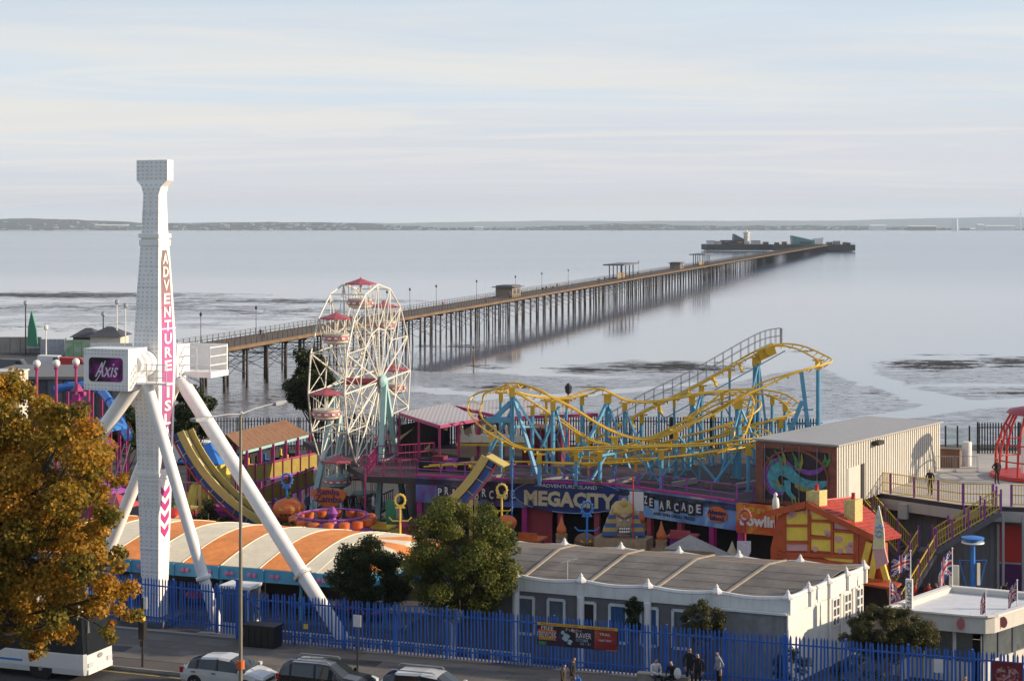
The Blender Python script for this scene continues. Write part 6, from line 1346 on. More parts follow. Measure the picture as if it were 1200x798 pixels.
for k in range(4): build('roof_slope', MB().add([R4[k], R4[(k+1) % 4], tp, R4[k]-ZV*.12, R4[(k+1) % 4]-ZV*.12], [(0, 1, 2), (3, 4, 1, 0)]), M_skyb, bp2)
for a in (-.75, .15, .85): build('window', MB().ob(Vector((p.x, p.y, 1.9))-V*1.17+U*a, U*.28, V*.02, ZV*.7), [M_glass, M_pink, M_turq][int(a*2+2) % 3], bp2)
for a in (-1.15, -.3, .5, 1.15): build('pillar', MB().ub(Vector((p.x, p.y, 0))-V*1.3+U*a, .16, .16, PARK, 3.05), M_pink if a < 0 else M_bright, bp2)
build('balcony', MB().ub(Vector((p.x, p.y, 0))-V*2.1, 3.2, 1.6, .5, .75), M_bright, bp2); mb = MB()
for k in range(12): mb.beam(Vector((p.x, p.y, .75))-V*2.85+U*(-1.55+k*.28), Vector((p.x, p.y, 1.75))-V*2.85+U*(-1.55+k*.28), .05)
mb.beam(Vector((p.x, p.y, 1.75))-V*2.85-U*1.6, Vector((p.x, p.y, 1.75))-V*2.85+U*1.6, .08); build('balustrade', mb, M_hpk, bp2)
build('slide', MB().path([Vector((p.x, p.y, 1.4))-V*2.6+U*.2, Vector((p.x, p.y, .9))-V*3.4+U*.5, Vector((p.x, p.y, -.6))-V*4.4+U*.7], [.35, .4, .4], 8), M_bright, bp2, True)
pb = thing('magenta_booth', 'low magenta booth roof behind the half pipe left slope', 'booth', OR(270, 117, PARK)); p = OR(268, 117, 0)
build('roof', MB().ub((p.x, p.y), 2.6, 2.2, 1.6, 1.95), M_mag, pb); build('wall', MB().ub((p.x, p.y), 2.1, 1.8, PARK, 1.6), M_purple, pb)
for k in range(3): build('panel', MB().ub((p.x-.7+k*.7, p.y-1.0), .6, .1, PARK+.2, 1.2), [M_bright, M_pink, M_turq][k], pb)
# ---- pumpkins, ring lamps and other figures
def pumpkin(label, px, py, Y, r, parent_z=None, m=M_orange, face=True):
    c = W(px, py, Y); t = thing('pumpkin', label, 'pumpkin', (c.x, c.y, c.z-r*.8), 'giant pumpkin decorations')
    mb = MB(); n, k = 32, 10; vs = []
    for i in range(1, k):
        th = math.pi*i/k
        for j in range(n): ph_ = 2*math.pi*j/n; q = 1-.09*abs(math.sin(ph_*5)); vs.append((c.x+r*1.12*q*math.sin(th)*math.cos(ph_), c.y+r*1.12*q*math.sin(th)*math.sin(ph_), c.z+r*.82*math.cos(th)))
    fs = [(i*n+j, (i+1)*n+j, (i+1)*n+(j+1) % n, i*n+(j+1) % n) for i in range(k-2) for j in range(n)]; fs += [tuple(range(n)), tuple(range((k-2)*n+n-1, (k-2)*n-1, -1))]
    mb.add(vs, fs); build('shell', mb, m, t, True); build('stalk', MB().path([c+ZV*r*.75, c+ZV*r*1.0, c+Vector((r*.15, 0, r*1.15))], [r*.14, r*.1, r*.12], 6), M_dgr, t)
    z0 = c.z-r*.8
    if face:
        for s in (-1, 1): build('eye', MB().prism([c+Vector((s*r*.2, -r*1.06, r*.1)), c+Vector((s*r*.55, -r*.98, r*.12)), c+Vector((s*r*.5, -r*.98, r*.34))], (0, -.05, 0)), M_bright, t)
        for a in (-.45, -.15, .15, .45): build('tooth', MB().prism([c+Vector((a*r, -r*1.08, -r*.12)), c+Vector((a*r+r*.2, -r*1.08, -r*.12)), c+Vector((a*r+r*.1, -r*1.08, -r*.36))], (0, -.05, 0)), M_dark, t)
    if z0 > PARK+.1: build('stand', MB().lathe([(r*.7, 0), (r*.55, z0-PARK)], (c.x, c.y, PARK), 10), M_brown, t)
    return t
pumpkin('big orange pumpkin below the blue ring lamp behind the white leg', 338, 597, 112, .95); pumpkin('red orange pumpkin half hidden behind the white tower', 204, 606, 110, .8, m=M_red)
pumpkin('orange pumpkin face beside the ring lamp above the big tree', 594, 612, 103, .55); pumpkin('dark pumpkin under the blue ring lamp left of pharaoh head', 686, 634, 101.5, .6, m=M_brown)
def ring_lamp(label, px, py, Y, r, m, base_py=None, arms=True):
    c = W(px, py, Y); t = thing('ring_lamp', label, 'lamp', (c.x, c.y, PARK), 'ring topped lamps in the park')
    build('post', MB().tube((c.x, c.y, PARK), (c.x, c.y, c.z-r), .08, .06, 8), m, t, True); build('ring', MB().path([c+Vector((math.cos(a)*r, 0, math.sin(a)*r*1.15)) for a in np.linspace(0, 2*math.pi, 17)[:-1]], .075, 6, closed=True), m, t, True)
    for k in range(12): a = 2*math.pi*k/12; q = c+Vector((math.cos(a)*r*1.25, -.02, math.sin(a)*r*1.4)); build('bulb', MB().ball(q, .032, 6, k=4), M_cream, t)
    if arms:
        z = c.z-r*4.2; build('arms', MB().path([(c.x-r*2.3, c.y, z+.22), (c.x-r*1.6, c.y, z), (c.x+r*1.6, c.y, z), (c.x+r*2.3, c.y, z+.22)], .045, 6).beam((c.x-.3, c.y, c.z-r*1.5), (c.x+.3, c.y, c.z-r*1.5), .1), m, t)
ring_lamp('yellow ring topped lamp left of the big green tree', 469, 586, 105, .30, M_bright); ring_lamp('pink ring topped lamp in front of the ferris wheel', 428, 540, 112, .30, M_pink, arms=False); ring_lamp('blue ring topped lamp above the big orange pumpkin', 336, 562, 112.5, .34, M_skyb)
ring_lamp('blue ring topped lamp in front of the MEGACITY sign', 688, 595, 101, .32, M_skyb); ring_lamp('orange ring topped lamp left of the MEGACITY sign', 588, 574, 104, .30, M_bright); ring_lamp('red ring topped lamp below the bowling sign', 873, 604, 98, .28, M_crim, arms=False)
zs = thing('ride_sign', 'orange oval ride sign on posts below the ferris wheel', 'sign', OR(385, 113, PARK)); c = W(385, 581, 113)
build('board', MB().prism([c+U*(math.cos(a)*1.25)+ZV*(math.sin(a)*.62+.12*math.cos(2*a)) for a in np.linspace(0, 2*math.pi, 21)[:-1]], V*.15), M_orange, zs); mb = MB(); text(mb, 'Ramba', c-V*.01+ZV*.3, 1.6, .42, U, ZV, t=.05); text(mb, 'Zamba', c-V*.01-ZV*.18, 1.9, .45, U, ZV, t=.05); build('lettering', mb, M_navy, zs)
for s in (-.9, .9): build('post', MB().beam(c+U*s-ZV*.4, Vector((c.x, c.y, PARK))+U*s, .12), M_turq, zs)
tr_ = thing('spinning_seat_ride', 'round purple ride ringed with orange seats below the ferris wheel', 'fairground ride', OR(388, 108, PARK)); p = OR(390, 108, 1.55); M_or2 = mat('seat_orange', (.52, .12, .03), .5)
build('platform', MB().lathe([(2.6, 0), (2.6, .25), (2.3, .3)], p, 24), M_purple, tr_); build('pedestal', MB().lathe([(3.4, PARK-1.55), (3.4, -.02)], p, 24), M_grey, tr_); build('rail_ring', MB().path([p+Vector((math.cos(a)*2.2, math.sin(a)*2.2, 1.2)) for a in np.linspace(0, 2*math.pi, 25)[:-1]], .07, 6, closed=True), M_purple, tr_); build('centre_post', MB().lathe([(.4, .3), (.2, 1.0), (.35, 1.3), (.08, 1.7)], p, 12), M_purple, tr_, True)
for k in range(16):
    a = 2*math.pi*k/16; q = p+Vector((math.cos(a)*2.45, math.sin(a)*2.45, .55)); sx_ = build('seat', MB().lathe([(.15, 0), (.34, .15), (.36, .5), (.28, .55)], q, 10), M_or2, tr_, True); build('strut', MB().beam(q+ZV*.5, p+Vector((math.cos(a)*2.2, math.sin(a)*2.2, 1.15)), .06), M_purple, sx_)
for k, (px, cl, py) in enumerate(((414, C_black, 608), (405, C_black, 609), (360, C_denim, 612), (437, C_white, 606), (426, C_brown, 600))): person(G(px, 606+k*.8, 1.55), R(160+40*k), 'stand', cl, C_black, ['person in black at the right of the orange seat ride', 'second person in black beside the orange seat ride', 'person in denim left of the orange seat ride', 'person in a white top on the steps by the wheel', 'person in brown behind the orange seat ride'][k])
# pharaoh head with striped headdress
phh = thing('pharaoh_head', 'stone coloured snarling head with blue and gold striped headdress', 'statue', OR(732, 101, PARK)); c = W(731, 610, 101)
build('plinth', MB().ub((c.x, c.y+.3), 3.2, 1.6, PARK, c.z-1.0), mat('stone_block', (.34, .24, .15), .85, var=.25, scale=3, bump=.4, grime=.3), phh)
M_tan = mat('mask_tan', (.42, .31, .20), .7, var=.15, scale=4); M_st1 = mat('headdress_blue', (.06, .12, .30), .6); M_st2 = mat('headdress_gold', (.48, .34, .12), .6)
for s in (-1, 1):
    for k in range(7):
        f0, f1 = k/7, (k+1)/7; w0, w1 = .55+.75*f0**.8, .55+.75*f1**.8; z0_, z1_ = .85-1.75*f0, .85-1.75*f1
        build('headdress_band', MB().prism([c+Vector((s*.35, 0, z0_)), c+Vector((s*w0, 0, z0_)), c+Vector((s*w1, 0, z1_)), c+Vector((s*.4, 0, z1_))], (0, .7, 0)), M_st1 if k % 2 == 0 else M_st2, phh)
build('headdress_top', MB().lathe([(.75, .5), (.72, .8), (.5, 1.05), (.1, 1.12)], c+Vector((0, .35, 0)), 14), M_st2, phh, True); build('face', MB().ball(c+Vector((0, .05, 0)), (.5, .5, .85), 16, k=12), M_tan, phh, 'all'); build('crest', MB().ball(c+Vector((0, -.2, 1.1)), (.2, .25, .3)), M_st2, phh)
for s in (-1, 1): build('brow', MB().beam(c+Vector((s*.06, -.5, .2)), c+Vector((s*.42, -.38, .38)), .12, .12), M_brown, phh); build('eye', MB().ball(c+Vector((s*.2, -.44, .12)), (.1, .06, .06)), M_white, phh)
build('nose', MB().prism([c+Vector((-.1, -.5, -.22)), c+Vector((.1, -.5, -.22)), c+Vector((0, -.5, .15))], (0, -.18, -.03)), M_tan, phh); build('mouth', MB().ob(c+Vector((0, -.46, -.45)), (.34, 0, 0), (0, .08, 0), (0, 0, .16)), M_dark, phh)
for k in range(5):
    for z in (-.36, -.54): build('tooth', MB().ob(c+Vector((-.26+k*.13, -.55, z)), (.05, 0, 0), (0, .02, 0), (0, 0, .06)), M_white, phh)
wl_ = thing('stone_entrance', 'brown rock walled entrance with gate below the pharaoh head', 'wall', OR(732, 99.6, PARK)); M_rock = mat('rock_wall', (.30, .19, .12), .9, var=.3, scale=4, bump=.5, grime=.3)
rd = random.Random(4)
for r_ in range(5):
    for k in range(9):
        q = OR(707+k*6.4+(3 if r_ % 2 else 0), 99.6, PARK+.35+r_*.55+(.35 if k > 2 and k < 6 else 0)); build('stone', MB().ob(q, U*rd.uniform(.13, .17), V*.3, ZV*rd.uniform(.22, .27)), M_rock, wl_)
build('gate', MB().ob(OR(733, 99.2, PARK+1.2), U*.5, V*.04, ZV*.9), M_black, wl_)
def onion(label, px, py, Y, r, h):
    c = W(px, py, Y); t = thing('onion_cone', label, 'ornament', (c.x, c.y, PARK), 'pointed orange ornaments'); build('cone', MB().lathe([(r*.7, 0), (r, h*.14), (r*.95, h*.3), (r*.5, h*.55), (r*.25, h*.8), (.02, h)], (c.x, c.y, c.z), 12), M_or2, t, True); build('pedestal', MB().lathe([(r*1.1, PARK-c.z), (r*1.0, -.5), (r*1.25, -.45), (r*1.1, -.3), (r*1.2, 0)], (c.x, c.y, c.z), 10), M_rock, t)
onion('orange pointed cone on stone pedestal left of the pharaoh head', 658, 625, 101, .30, 1.05); onion('orange pointed cone standing right of the pharaoh head', 775, 632, 100, .30, 1.1); onion('orange pointed cone close behind the pharaoh headdress', 751, 612, 103.5, .27, .95)
# sand castle, rock roof, signs and bits by the house
sc_ = thing('model_castle', 'cream model castle turrets below the bowling sign', 'model castle', OR(857, 97, PARK)); M_sand = mat('sandstone_cream', (.50, .42, .31), .85, var=.12)
for px, r, h in ((846, .28, 1.3), (852, .22, 1.5), (858, .34, 2.7), (866, .24, 1.9), (871, .2, 1.6)): p = OR(px, 97, 0); build('turret', MB().lathe([(r, PARK), (r*.95, h*.75), (r*1.15, h*.78), (r*1.1, h*.86), (r*.5, h), (.02, h*1.15)], (p.x, p.y, 0), 9), M_sand, sc_)
build('wall', MB().ob(OR(857, 97, .1), U*.85, V*.35, ZV*1.0), M_sand, sc_)
rk = thing('rock_roof', 'low grey pyramid roof with brown ridge board behind the white building', 'roof', OR(808, 95, PARK)); p = OR(808, 95.5, 0); q4 = [Vector((p.x, p.y, 2.5))+U*a*2.0+V*b*1.6 for a, b in ((-1, -1), (1, -1), (1, 1), (-1, 1))]
build('slope', MB().add(q4+[Vector((p.x, p.y, 3.75))], [(0, 1, 4), (1, 2, 4), (2, 3, 4), (3, 0, 4)]), mat('grey_rock', (.32, .30, .28), .9, var=.2), rk); build('ridge_board', MB().beam(Vector((p.x, p.y, 3.0))-U*1.9-V*1.2, Vector((p.x, p.y, 3.0))+U*1.7-V*1.2, .2, .18), M_wood, rk); build('wall', MB().ub((p.x, p.y), 3.6, 2.8, PARK, 2.5), M_rock, rk)
shd = build('shield_sign', MB().prism([W(px, py, 96) for px, py in ((864, 634), (880, 634), (880, 646), (876, 655), (872, 659), (868, 655), (864, 646))], (0, .1, 0)).beam(W(872, 655, 96.08), OR(872, 96.08, PARK), .1), mat('shield_pale', (.50, .48, .56), .6, var=.3, scale=8), base=OR(872, 96, PARK)); tag(shd, 'pale shield shaped sign in front of the model castle', 'sign')
ghost = thing('penguin_figure', 'small white and black standing figure above the bowling sign', 'figure', W(909, 597, 97.5)); c = W(909, 588, 97.5); build('body', MB().lathe([(.16, -.45), (.22, -.2), (.18, .15), (.11, .3), (.12, .42), (.03, .55)], c, 10), M_white, ghost, True); build('beak', MB().prism([c+Vector((.05, -.1, .4)), c+Vector((.3, -.1, .3)), c+Vector((.05, -.1, .28))], (0, .1, 0)), M_black, ghost); build('support', MB().beam(c-ZV*.4, Vector((c.x, c.y, 3.0)), .1), M_crim, ghost)
prm = build('flag_mast', MB().tube(OR(742, 100.5, PARK), W(742, 560, 100.5), .05, .04, 6).ball(W(742, 560, 100.5), .08, 6), M_red, base=OR(742, 100.5, PARK)); tag(prm, 'thin red mast standing in front of the arcade fascia', 'mast')
prm = build('flag_mast', MB().tube(OR(600, 103, PARK), W(600, 540, 103), .06, .05, 6).ball(W(600, 540, 103), .1, 6), M_blue, base=OR(600, 103, PARK)); tag(prm, 'blue mast standing left of the MEGACITY sign', 'mast')
wsign = build('notice_board', MB().ob(W(746, 587, 101), U*.42, V*.04, ZV*.55).beam(W(746, 595, 101.08), OR(746, 101.08, PARK), .1), M_lett, base=OR(746, 101, PARK)); tag(wsign, 'white notice board beside the pharaoh headdress', 'sign')
gsn = build('green_sign', MB().ob(W(458, 604, 110), U*.35, V*.04, ZV*.95).beam(W(458, 617, 110.1), OR(458, 110.1, PARK), .12), mat('sign_green', (.03, .22, .12), .5, var=.3, scale=6), base=OR(458, 110, PARK)); tag(gsn, 'green upright sign beside the yellow ring lamp', 'sign')
# visitors in the park
for k, (px, py, cl, lg, lb) in enumerate(((1098, 706, C_black, C_black, 'person in black below the corrugated wall, nearest the flags'), (1106, 704, C_black, C_denim, 'person in black and denim below the corrugated wall'), (1088, 706, C_red, C_black, 'person in a red top beside the stairs foot'), (1112, 702, C_navy, C_black, 'person in navy at the right of the group below the wall'), (1178, 705, C_brown, C_black, 'person in brown near the purple door'), (650, 655, C_bl if False else C_blue, C_black, 'person in blue outside the arcade'))):
    person(G(px, py+12, PARK), R(90+50*k), 'stand', cl, lg, lb)

# ---- promenade and things at far left
pw = thing('sea_wall', 'pale tan concrete sea wall along the promenade at far left', 'wall', OR(20, 290, 0)); rd = random.Random(9)
for k in range(9): a, b = OR(-60+k*12, 296, 0), OR(-48.6+k*12, 296, 0); build('wall_panel', MB().prism([a+ZV*PARK, b+ZV*PARK, b+ZV*1.6, a+ZV*1.6], (0, .6, 0)), M_conc, pw); build('coping', MB().prism([a+ZV*1.6, b+ZV*1.6, b+ZV*1.75, a+ZV*1.75], (0, .8, 0)), M_conc, pw)
def hoarding(label, px0, px1, Y, h, m):
    t = thing('hoarding', label, 'hoarding', OR(px0, Y, PARK)); n = max(2, int((px1-px0)/9))
    for k in range(n): a, b = OR(px0+(px1-px0)*k/n, Y, PARK), OR(px0+(px1-px0)*(k+.96)/n, Y, PARK); build('panel', MB().prism([a, b, b+ZV*h, a+ZV*h], (0, .15, 0)), m, t)
    build('post', MB().beam(OR(px0, Y+.3, PARK), OR(px0, Y+.3, PARK+h+.3), .2), M_steel, t)
hoarding('grey hoarding panels at the end of the sea wall', 48, 76, 290, 2.8, mat('hoarding_grey', (.36, .37, .40), .7, var=.2)); hoarding('green mural hoarding panels beside the grey ones', 77, 105, 288, 2.8, nebula('mural_landscape', [(.35, (.12, .30, .18)), (.5, (.28, .42, .24)), (.7, (.45, .5, .48))], .35)); hoarding('white hoarding panels below the dark roofed pavilion', 106, 156, 286, 2.4, M_fw)
pvl = thing('seafront_pavilion', 'seafront pavilion with dark pyramid roofs left of the tower', 'pavilion', OR(120, 296, 0)); M_slate = mat('dark_slate', (.06, .06, .075), .7, var=.2)
for a, b, h, y in ((86, 118, 384.5, 394), (106, 148, 383, 393.5)):
    Y = 294+(a > 90)*-3; x0, x1 = XW(a, Y), XW(b, Y); z0 = ZW(y, Y); build('roof', MB().add([(x0, Y-3, z0), (x1, Y-3, z0), (x1, Y+5, z0), (x0, Y+5, z0), ((x0+x1)/2-.5, Y+1, ZW(h, Y)), ((x0+x1)/2+.5, Y+1, ZW(h, Y))], [(0, 1, 5, 4), (1, 2, 5), (2, 3, 4, 5), (3, 0, 4)]), M_slate, pvl); build('wall', MB().box((x0+.5, Y-2.2, PARK), (x1-.5, Y+4, z0)), M_cream if a > 90 else M_brown, pvl)
sl2 = thing('green_sail', 'tall curved green sail sculpture on the promenade', 'sculpture', OR(38, 297, 0)); b = OR(38, 294, 0); zt = ZW(364, 294)
build('sail', MB().prism([b+Vector((-.9, 0, 0)), b+Vector((.9, 0, 0)), Vector((b.x+.6, b.y, zt*.5)), Vector((b.x-.2, b.y, zt)), Vector((b.x-.8, b.y, zt*.55))], (0, .5, 0)), mat('sail_green', (.05, .25, .14), .5), sl2); build('foot', MB().lathe([(1.2, 0), (1.0, .3)], (b.x, b.y+.2, PARK+.99), 10), M_conc, sl2)
for k, (px, y0, y1, Y) in enumerate(((30, 358, 400, 292), (54, 387, 420, 280), (121, 371, 400, 292), (137, 357, 405, 291), (147, 361, 405, 290))):
    b = OR(px, Y, PARK); t = thing('promenade_lamp', ['tall dark lamp post on the sea wall left of the green sail', 'short white topped lamp post right of the green sail', 'dark lamp post behind the pavilion roofs', 'slim pale flagpole right of the pavilion roofs', 'slim pale flagpole next to the white tower'][k], 'pole', b); build('post', MB().tube(b, (b.x, b.y, ZW(y0, Y)), .14, .09, 6), M_black if k in (0, 2) else M_white, t); build('head', MB().lathe([(.1, 0), (.35, .2), (.35, .7), (.05, .9)], (b.x, b.y, ZW(y0, Y)), 8), M_white if k == 1 else M_steel, t)
# dark sheds and globe lamps beside the tower
gl = thing('grey_shed', 'long dark grey flat roofed shed behind the autumn tree', 'building', OR(70, 190, PARK)); Y = 176
build('wall', MB().box((XW(-30, Y), Y, PARK), (XW(150, Y), Y+14, ZW(441, Y)-.3)), mat('shed_dark', (.07, .07, .075), .8, var=.2), gl); build('roof', MB().box((XW(-32, Y), Y-.4, ZW(441, Y)-.3), (XW(152, Y), Y+15, ZW(441, Y))), mat('shed_grey_roof', (.17, .17, .18), .8, var=.15), gl)
for k in range(9): x = XW(-20+k*19, Y); build('cladding_panel', MB().box((x, Y-.08, PARK), (x+1.5, Y-.02, ZW(446, Y))), [M_grey, mat('shed_dark', (.07, .07, .075))][k % 2], gl)
cbx = thing('cream_cabin', 'cream site cabin at the left edge above the autumn tree', 'cabin', OR(15, 172, PARK)); Y = 170; build('body', MB().box((XW(-25, Y), Y-3, PARK), (XW(33, Y), Y, ZW(434, Y))), M_cream, cbx)
build('roof', MB().box((XW(-26, Y), Y-3.2, ZW(434, Y)), (XW(34, Y), Y+.2, ZW(434, Y)+.15)), M_kw, cbx)
for k in range(4): build('rib', MB().box((XW(-10+k*11, Y), Y-3.06, PARK), (XW(-9.4+k*11, Y), Y-3.005, ZW(435, Y))), M_steel, cbx)
for k, (px, py, Y) in enumerate(((43, 427, 128), (66, 426.5, 129), (89, 425, 130), (104, 432, 133))):
    b = OR(px, Y, PARK); t = thing('globe_lamp', ['leftmost', 'second from left', 'third from left', 'rightmost'][k]+' of the pink posts with white globes behind the autumn tree', 'lamp post', b, 'pink globe lamps'); build('post', MB().tube(b, (b.x, b.y, ZW(py+2, Y)), .13, .1, 8), M_pink, t, True); build('globe', MB().ball((b.x, b.y, ZW(py, Y)+.05), .3, 12, k=8), M_white, t, 'all'); build('collar', MB().lathe([(.18, 0), (.2, .1), (.12, .2)], (b.x, b.y, ZW(py, Y)-.4), 8), M_pink, t)
bs = thing('blue_slide', 'long blue covered slide behind the autumn tree and tower sign', 'slide', OR(110, 135, PARK)); pts = catmull([W(66, 456, 140), W(86, 452, 139), W(108, 453, 137), W(124, 464, 134), W(140, 492, 128), W(150, 512, 124)], 6)
build('chute', MB().path(pts, .34, 8), M_skyb, bs, True)
for k in range(0, len(pts), 4): build('hoop', MB().path([pts[k]+Vector((math.cos(a)*.4, 0, math.sin(a)*.4)) for a in np.linspace(0, 2*math.pi, 13)[:-1]], .05, 5, closed=True), M_blue, bs); build('post', MB().beam(pts[k], Vector((pts[k].x, pts[k].y, PARK)), .2), M_pink, bs)
bt = thing('pink_tower', 'pink stepped play tower behind the autumn tree', 'play tower', OR(90, 126, PARK)); p = OR(91, 126, 0); build('body', MB().ub((p.x, p.y), .6, .6, PARK, ZW(462, 126)).ub((p.x, p.y), .8, .8, ZW(472, 126), ZW(469, 126)).ub((p.x+.4, p.y), .35, .35, ZW(464, 126), ZW(459, 126)), M_mag, bt); build('cap', MB().lathe([(.5, 0), (.3, .3), (.05, .6)], (p.x, p.y, ZW(458, 126)), 6), M_pink, bt)
for k, (px, py, Y, w, m, lb) in enumerate(((120, 500, 122, 2.6, M_skyb, 'blue canvas stall roof left of the white tower'), (108, 520, 118, 2.4, M_mag, 'magenta stall roof left of the white tower'), (112, 575, 110, 2.8, M_purple, 'purple stall roof low beside the left leg'), (135, 590, 108, 2.2, M_crim, 'crimson stall roof beside the chevrons of the tower'))):
    p = W(px, py, Y); t = thing('stall', lb, 'stall', (p.x, p.y, PARK)); q4 = [p+U*a*w/2+V*b*w/2 for a, b in ((-1, -1), (1, -1), (1, 1), (-1, 1))]
    for j in range(4): build('roof_slope', MB().add([q4[j], q4[(j+1) % 4], p+ZV*.7, q4[j]-ZV*.2, q4[(j+1) % 4]-ZV*.2], [(0, 1, 2), (3, 4, 1, 0)]), m, t); build('post', MB().beam(Vector((q4[j].x, q4[j].y, PARK)), q4[j], .12), M_pink, t)
    build('counter', MB().ub((p.x, p.y), w*.8, w*.8, PARK, PARK+1.0), [M_bright, M_turq, M_orange, M_hpk][k], t)
for k, (px, py, Y, m, lb) in enumerate(((62, 418, 262, M_white, 'white van parked below the promenade wall'), (88, 420, 258, M_red, 'red vehicle parked below the promenade wall'), (18, 424, 255, M_grey, 'grey van parked at the left edge below the promenade wall'), (233, 494, 158, M_white, 'white van parked behind the black palisade fence'))):
    p = OR(px, Y, PARK); t = thing('parked_van', lb, 'van', p, 'vehicles parked on the promenade'); x, y, z = p; build('body', MB().prism([(x-2.2, y-1, z+.35), (x+2.2, y-1, z+.35), (x+2.2, y-1, z+1.2), (x+1.5, y-1, z+1.3), (x+1.0, y-1, z+2.1), (x-2.1, y-1, z+2.2)], (0, 2, 0)), m, t)
    build('windscreen', MB().prism([(x+1.52, y-.8, z+1.32), (x+1.07, y-.8, z+2.0), (x+1.07, y+.8, z+2.0), (x+1.52, y+.8, z+1.32)], (.05, 0, .03)), M_glass, t); build('side_window', MB().prism([(x+.3, y-1.03, z+1.3), (x+1.3, y-1.03, z+1.3), (x+.95, y-1.03, z+1.9), (x+.3, y-1.03, z+1.9)], (0, .02, 0)), M_glass, t)
    for a in (-1.4, 1.4):
        for b in (-1, 1): build('wheel', MB().lathe([(.35, -.1), (.35, .1)], (x+a, y+b*.92, z+.35), 12, ax=Vector((0, 1, 0))), M_rubber, t)

# ================================================================== STREET
ANG = math.atan2(U.y, U.x)
# ---- blue palisade fence
def blue_fence(label, a, b, h=2.55, sp=.185):
    a, b = Vector(a), Vector(b); t = thing('palisade_fence', label, 'fence', a); d = (b-a).normalized(); nn = Vector((d.y, -d.x, 0)); L = (b-a).length; rz = math.atan2(d.y, d.x)
    ml = [MB().add([(-.046, -.012, .06), (0, -.03, .06), (.046, -.012, .06), (-.046, -.012, h-.14-j), (0, -.03, h-.14-j), (.046, -.012, h-.14-j), (0, -.02, h-j), (.012, .012, .06), (-.012, .012, .06), (.012, .012, h-.14-j), (-.012, .012, h-.14-j)], [(0, 1, 4, 3), (1, 2, 5, 4), (3, 4, 6), (4, 5, 6), (0, 3, 10, 8), (2, 7, 9, 5), (8, 10, 9, 7), (3, 6, 10), (5, 9, 6)]).mesh('pale') for j in (0, .02, .035)]
    n = int(L/sp)
    for k in range(n):
        o = share('pale', ml[k % 3 if random.random() < .8 else 0], M_blue, t, a+d*(k+.5)*sp+nn*.03, rz); o.rotation_euler[1] = random.gauss(0, .013)
    for z in (.42, h-.45): build('rail', MB().beam(a+ZV*z-nn*.03, b+ZV*z-nn*.03, .05, .07), M_blue, t)
    for k in range(int(L/2.75)+1): p = a+d*min(k*2.75, L-.05)-nn*.1; build('post', MB().beam(p+ZV*.0, p+ZV*(h-.02), .12, .09), M_blue, t)
    return t
blue_fence('long bright blue palisade fence along the pavement', S(-2.6, 0), S(38, 0)); blue_fence('short blue palisade fence beneath the tower at left', S(-13, 1.7), S(-3.4, .75))
gp = thing('gate_post', 'thick blue gate post between the two blue fences', 'gate post', S(-3.1, .3)); build('post', MB().beam(S(-3.1, .3), S(-3.1, .3, 2.95), .3, .3), M_blue, gp); build('cap', MB().ub(S(-3.1, .3), .36, .36, 2.95, 3.02), M_blue, gp)
build('stay', MB().beam(S(-3.1, .3, 2.4), S(-2.0, .5, 1.5), .08), M_blue, gp)
# banner and notices on the fence
def on_fence(px, z, o=.06): return S(px_s(px), -o, z)
bn = thing('banner', 'black, red and yellow firework event banner tied on the blue fence', 'banner', on_fence(677, 1.1)); s0, s1 = px_s(630), px_s(725)
def BNP(f, g, o=.07): return S(s0+(s1-s0)*f, -o, 1.12+1.08*g)
build('cloth', MB().prism([BNP(0, 0), BNP(1, 0), BNP(1, 1), BNP(0, 1)], -V*.01), nebula('banner_print', [(.35, (.012, .01, .02)), (.6, (.04, .015, .05)), (.8, (.10, .03, .12))], 1.5), bn)
for f0, f1, g0, g1, m in ((.005, .995, .87, .995, M_bright), (.71, .985, .03, .85, nebula('banner_red', [(.3, (.18, .01, .015)), (.6, (.30, .03, .03)), (.8, (.45, .16, .04))], 1.2)), (.015, .24, .56, .68, M_orange), (.02, .235, .24, .38, M_bright), (.015, .12, .02, .16, M_dgr), (.85, .99, .0, .18, M_orange)): build('print_block', MB().prism([BNP(f0, g0, .082), BNP(f1, g0, .082), BNP(f1, g1, .082), BNP(f0, g1, .082)], -V*.004), m, bn)
for wd, f, g, w, h, m in (('FREE', .13, .76, .6, .18, M_lett), ('FIREWORK', .125, .47, .95, .24, M_lett), ('SPECTACULAR', .128, .31, .9, .12, M_red), ('Fright', .46, .74, .8, .17, M_hpk), ('RAVER', .58, .55, .75, .26, M_lett), ('OCTOBER', .56, .34, .6, .12, M_turq), ('23 - 31', .6, .2, .5, .1, M_turq), ('TRAIL', .84, .68, .55, .12, M_lett), ('HALF TERM', .84, .42, .6, .09, M_lett), ('FREE ENTRY TO THE PARK', .28, .93, 1.9, .08, M_red), ('ADVENTUREISLAND', .78, .93, 1.4, .08, M_red)):
    mb = MB(); text(mb, wd, BNP(f, g, .09), w, h, U, ZV, t=.01); build('lettering', mb, m, bn)
for x, y, r in ((.36, .42, .17), (.32, .62, .08), (.44, .75, .07), (.41, .22, .11)): c = BNP(x, y, .087); build('figure_print', MB().prism([c+U*(math.cos(a)*r*(1+.35*math.sin(4*a)))+ZV*(math.sin(a)*r*1.15) for a in np.linspace(0, 2*math.pi, 15)[:-1]], -V*.004), mat('print_iceblue', (.34, .48, .55), .6, var=.35, scale=9), bn)
po = thing('poster', 'dark red poster with an oval picture on the blue fence at right', 'poster', on_fence(1180, 1.1)); a, b = px_s(1163), px_s(1198)
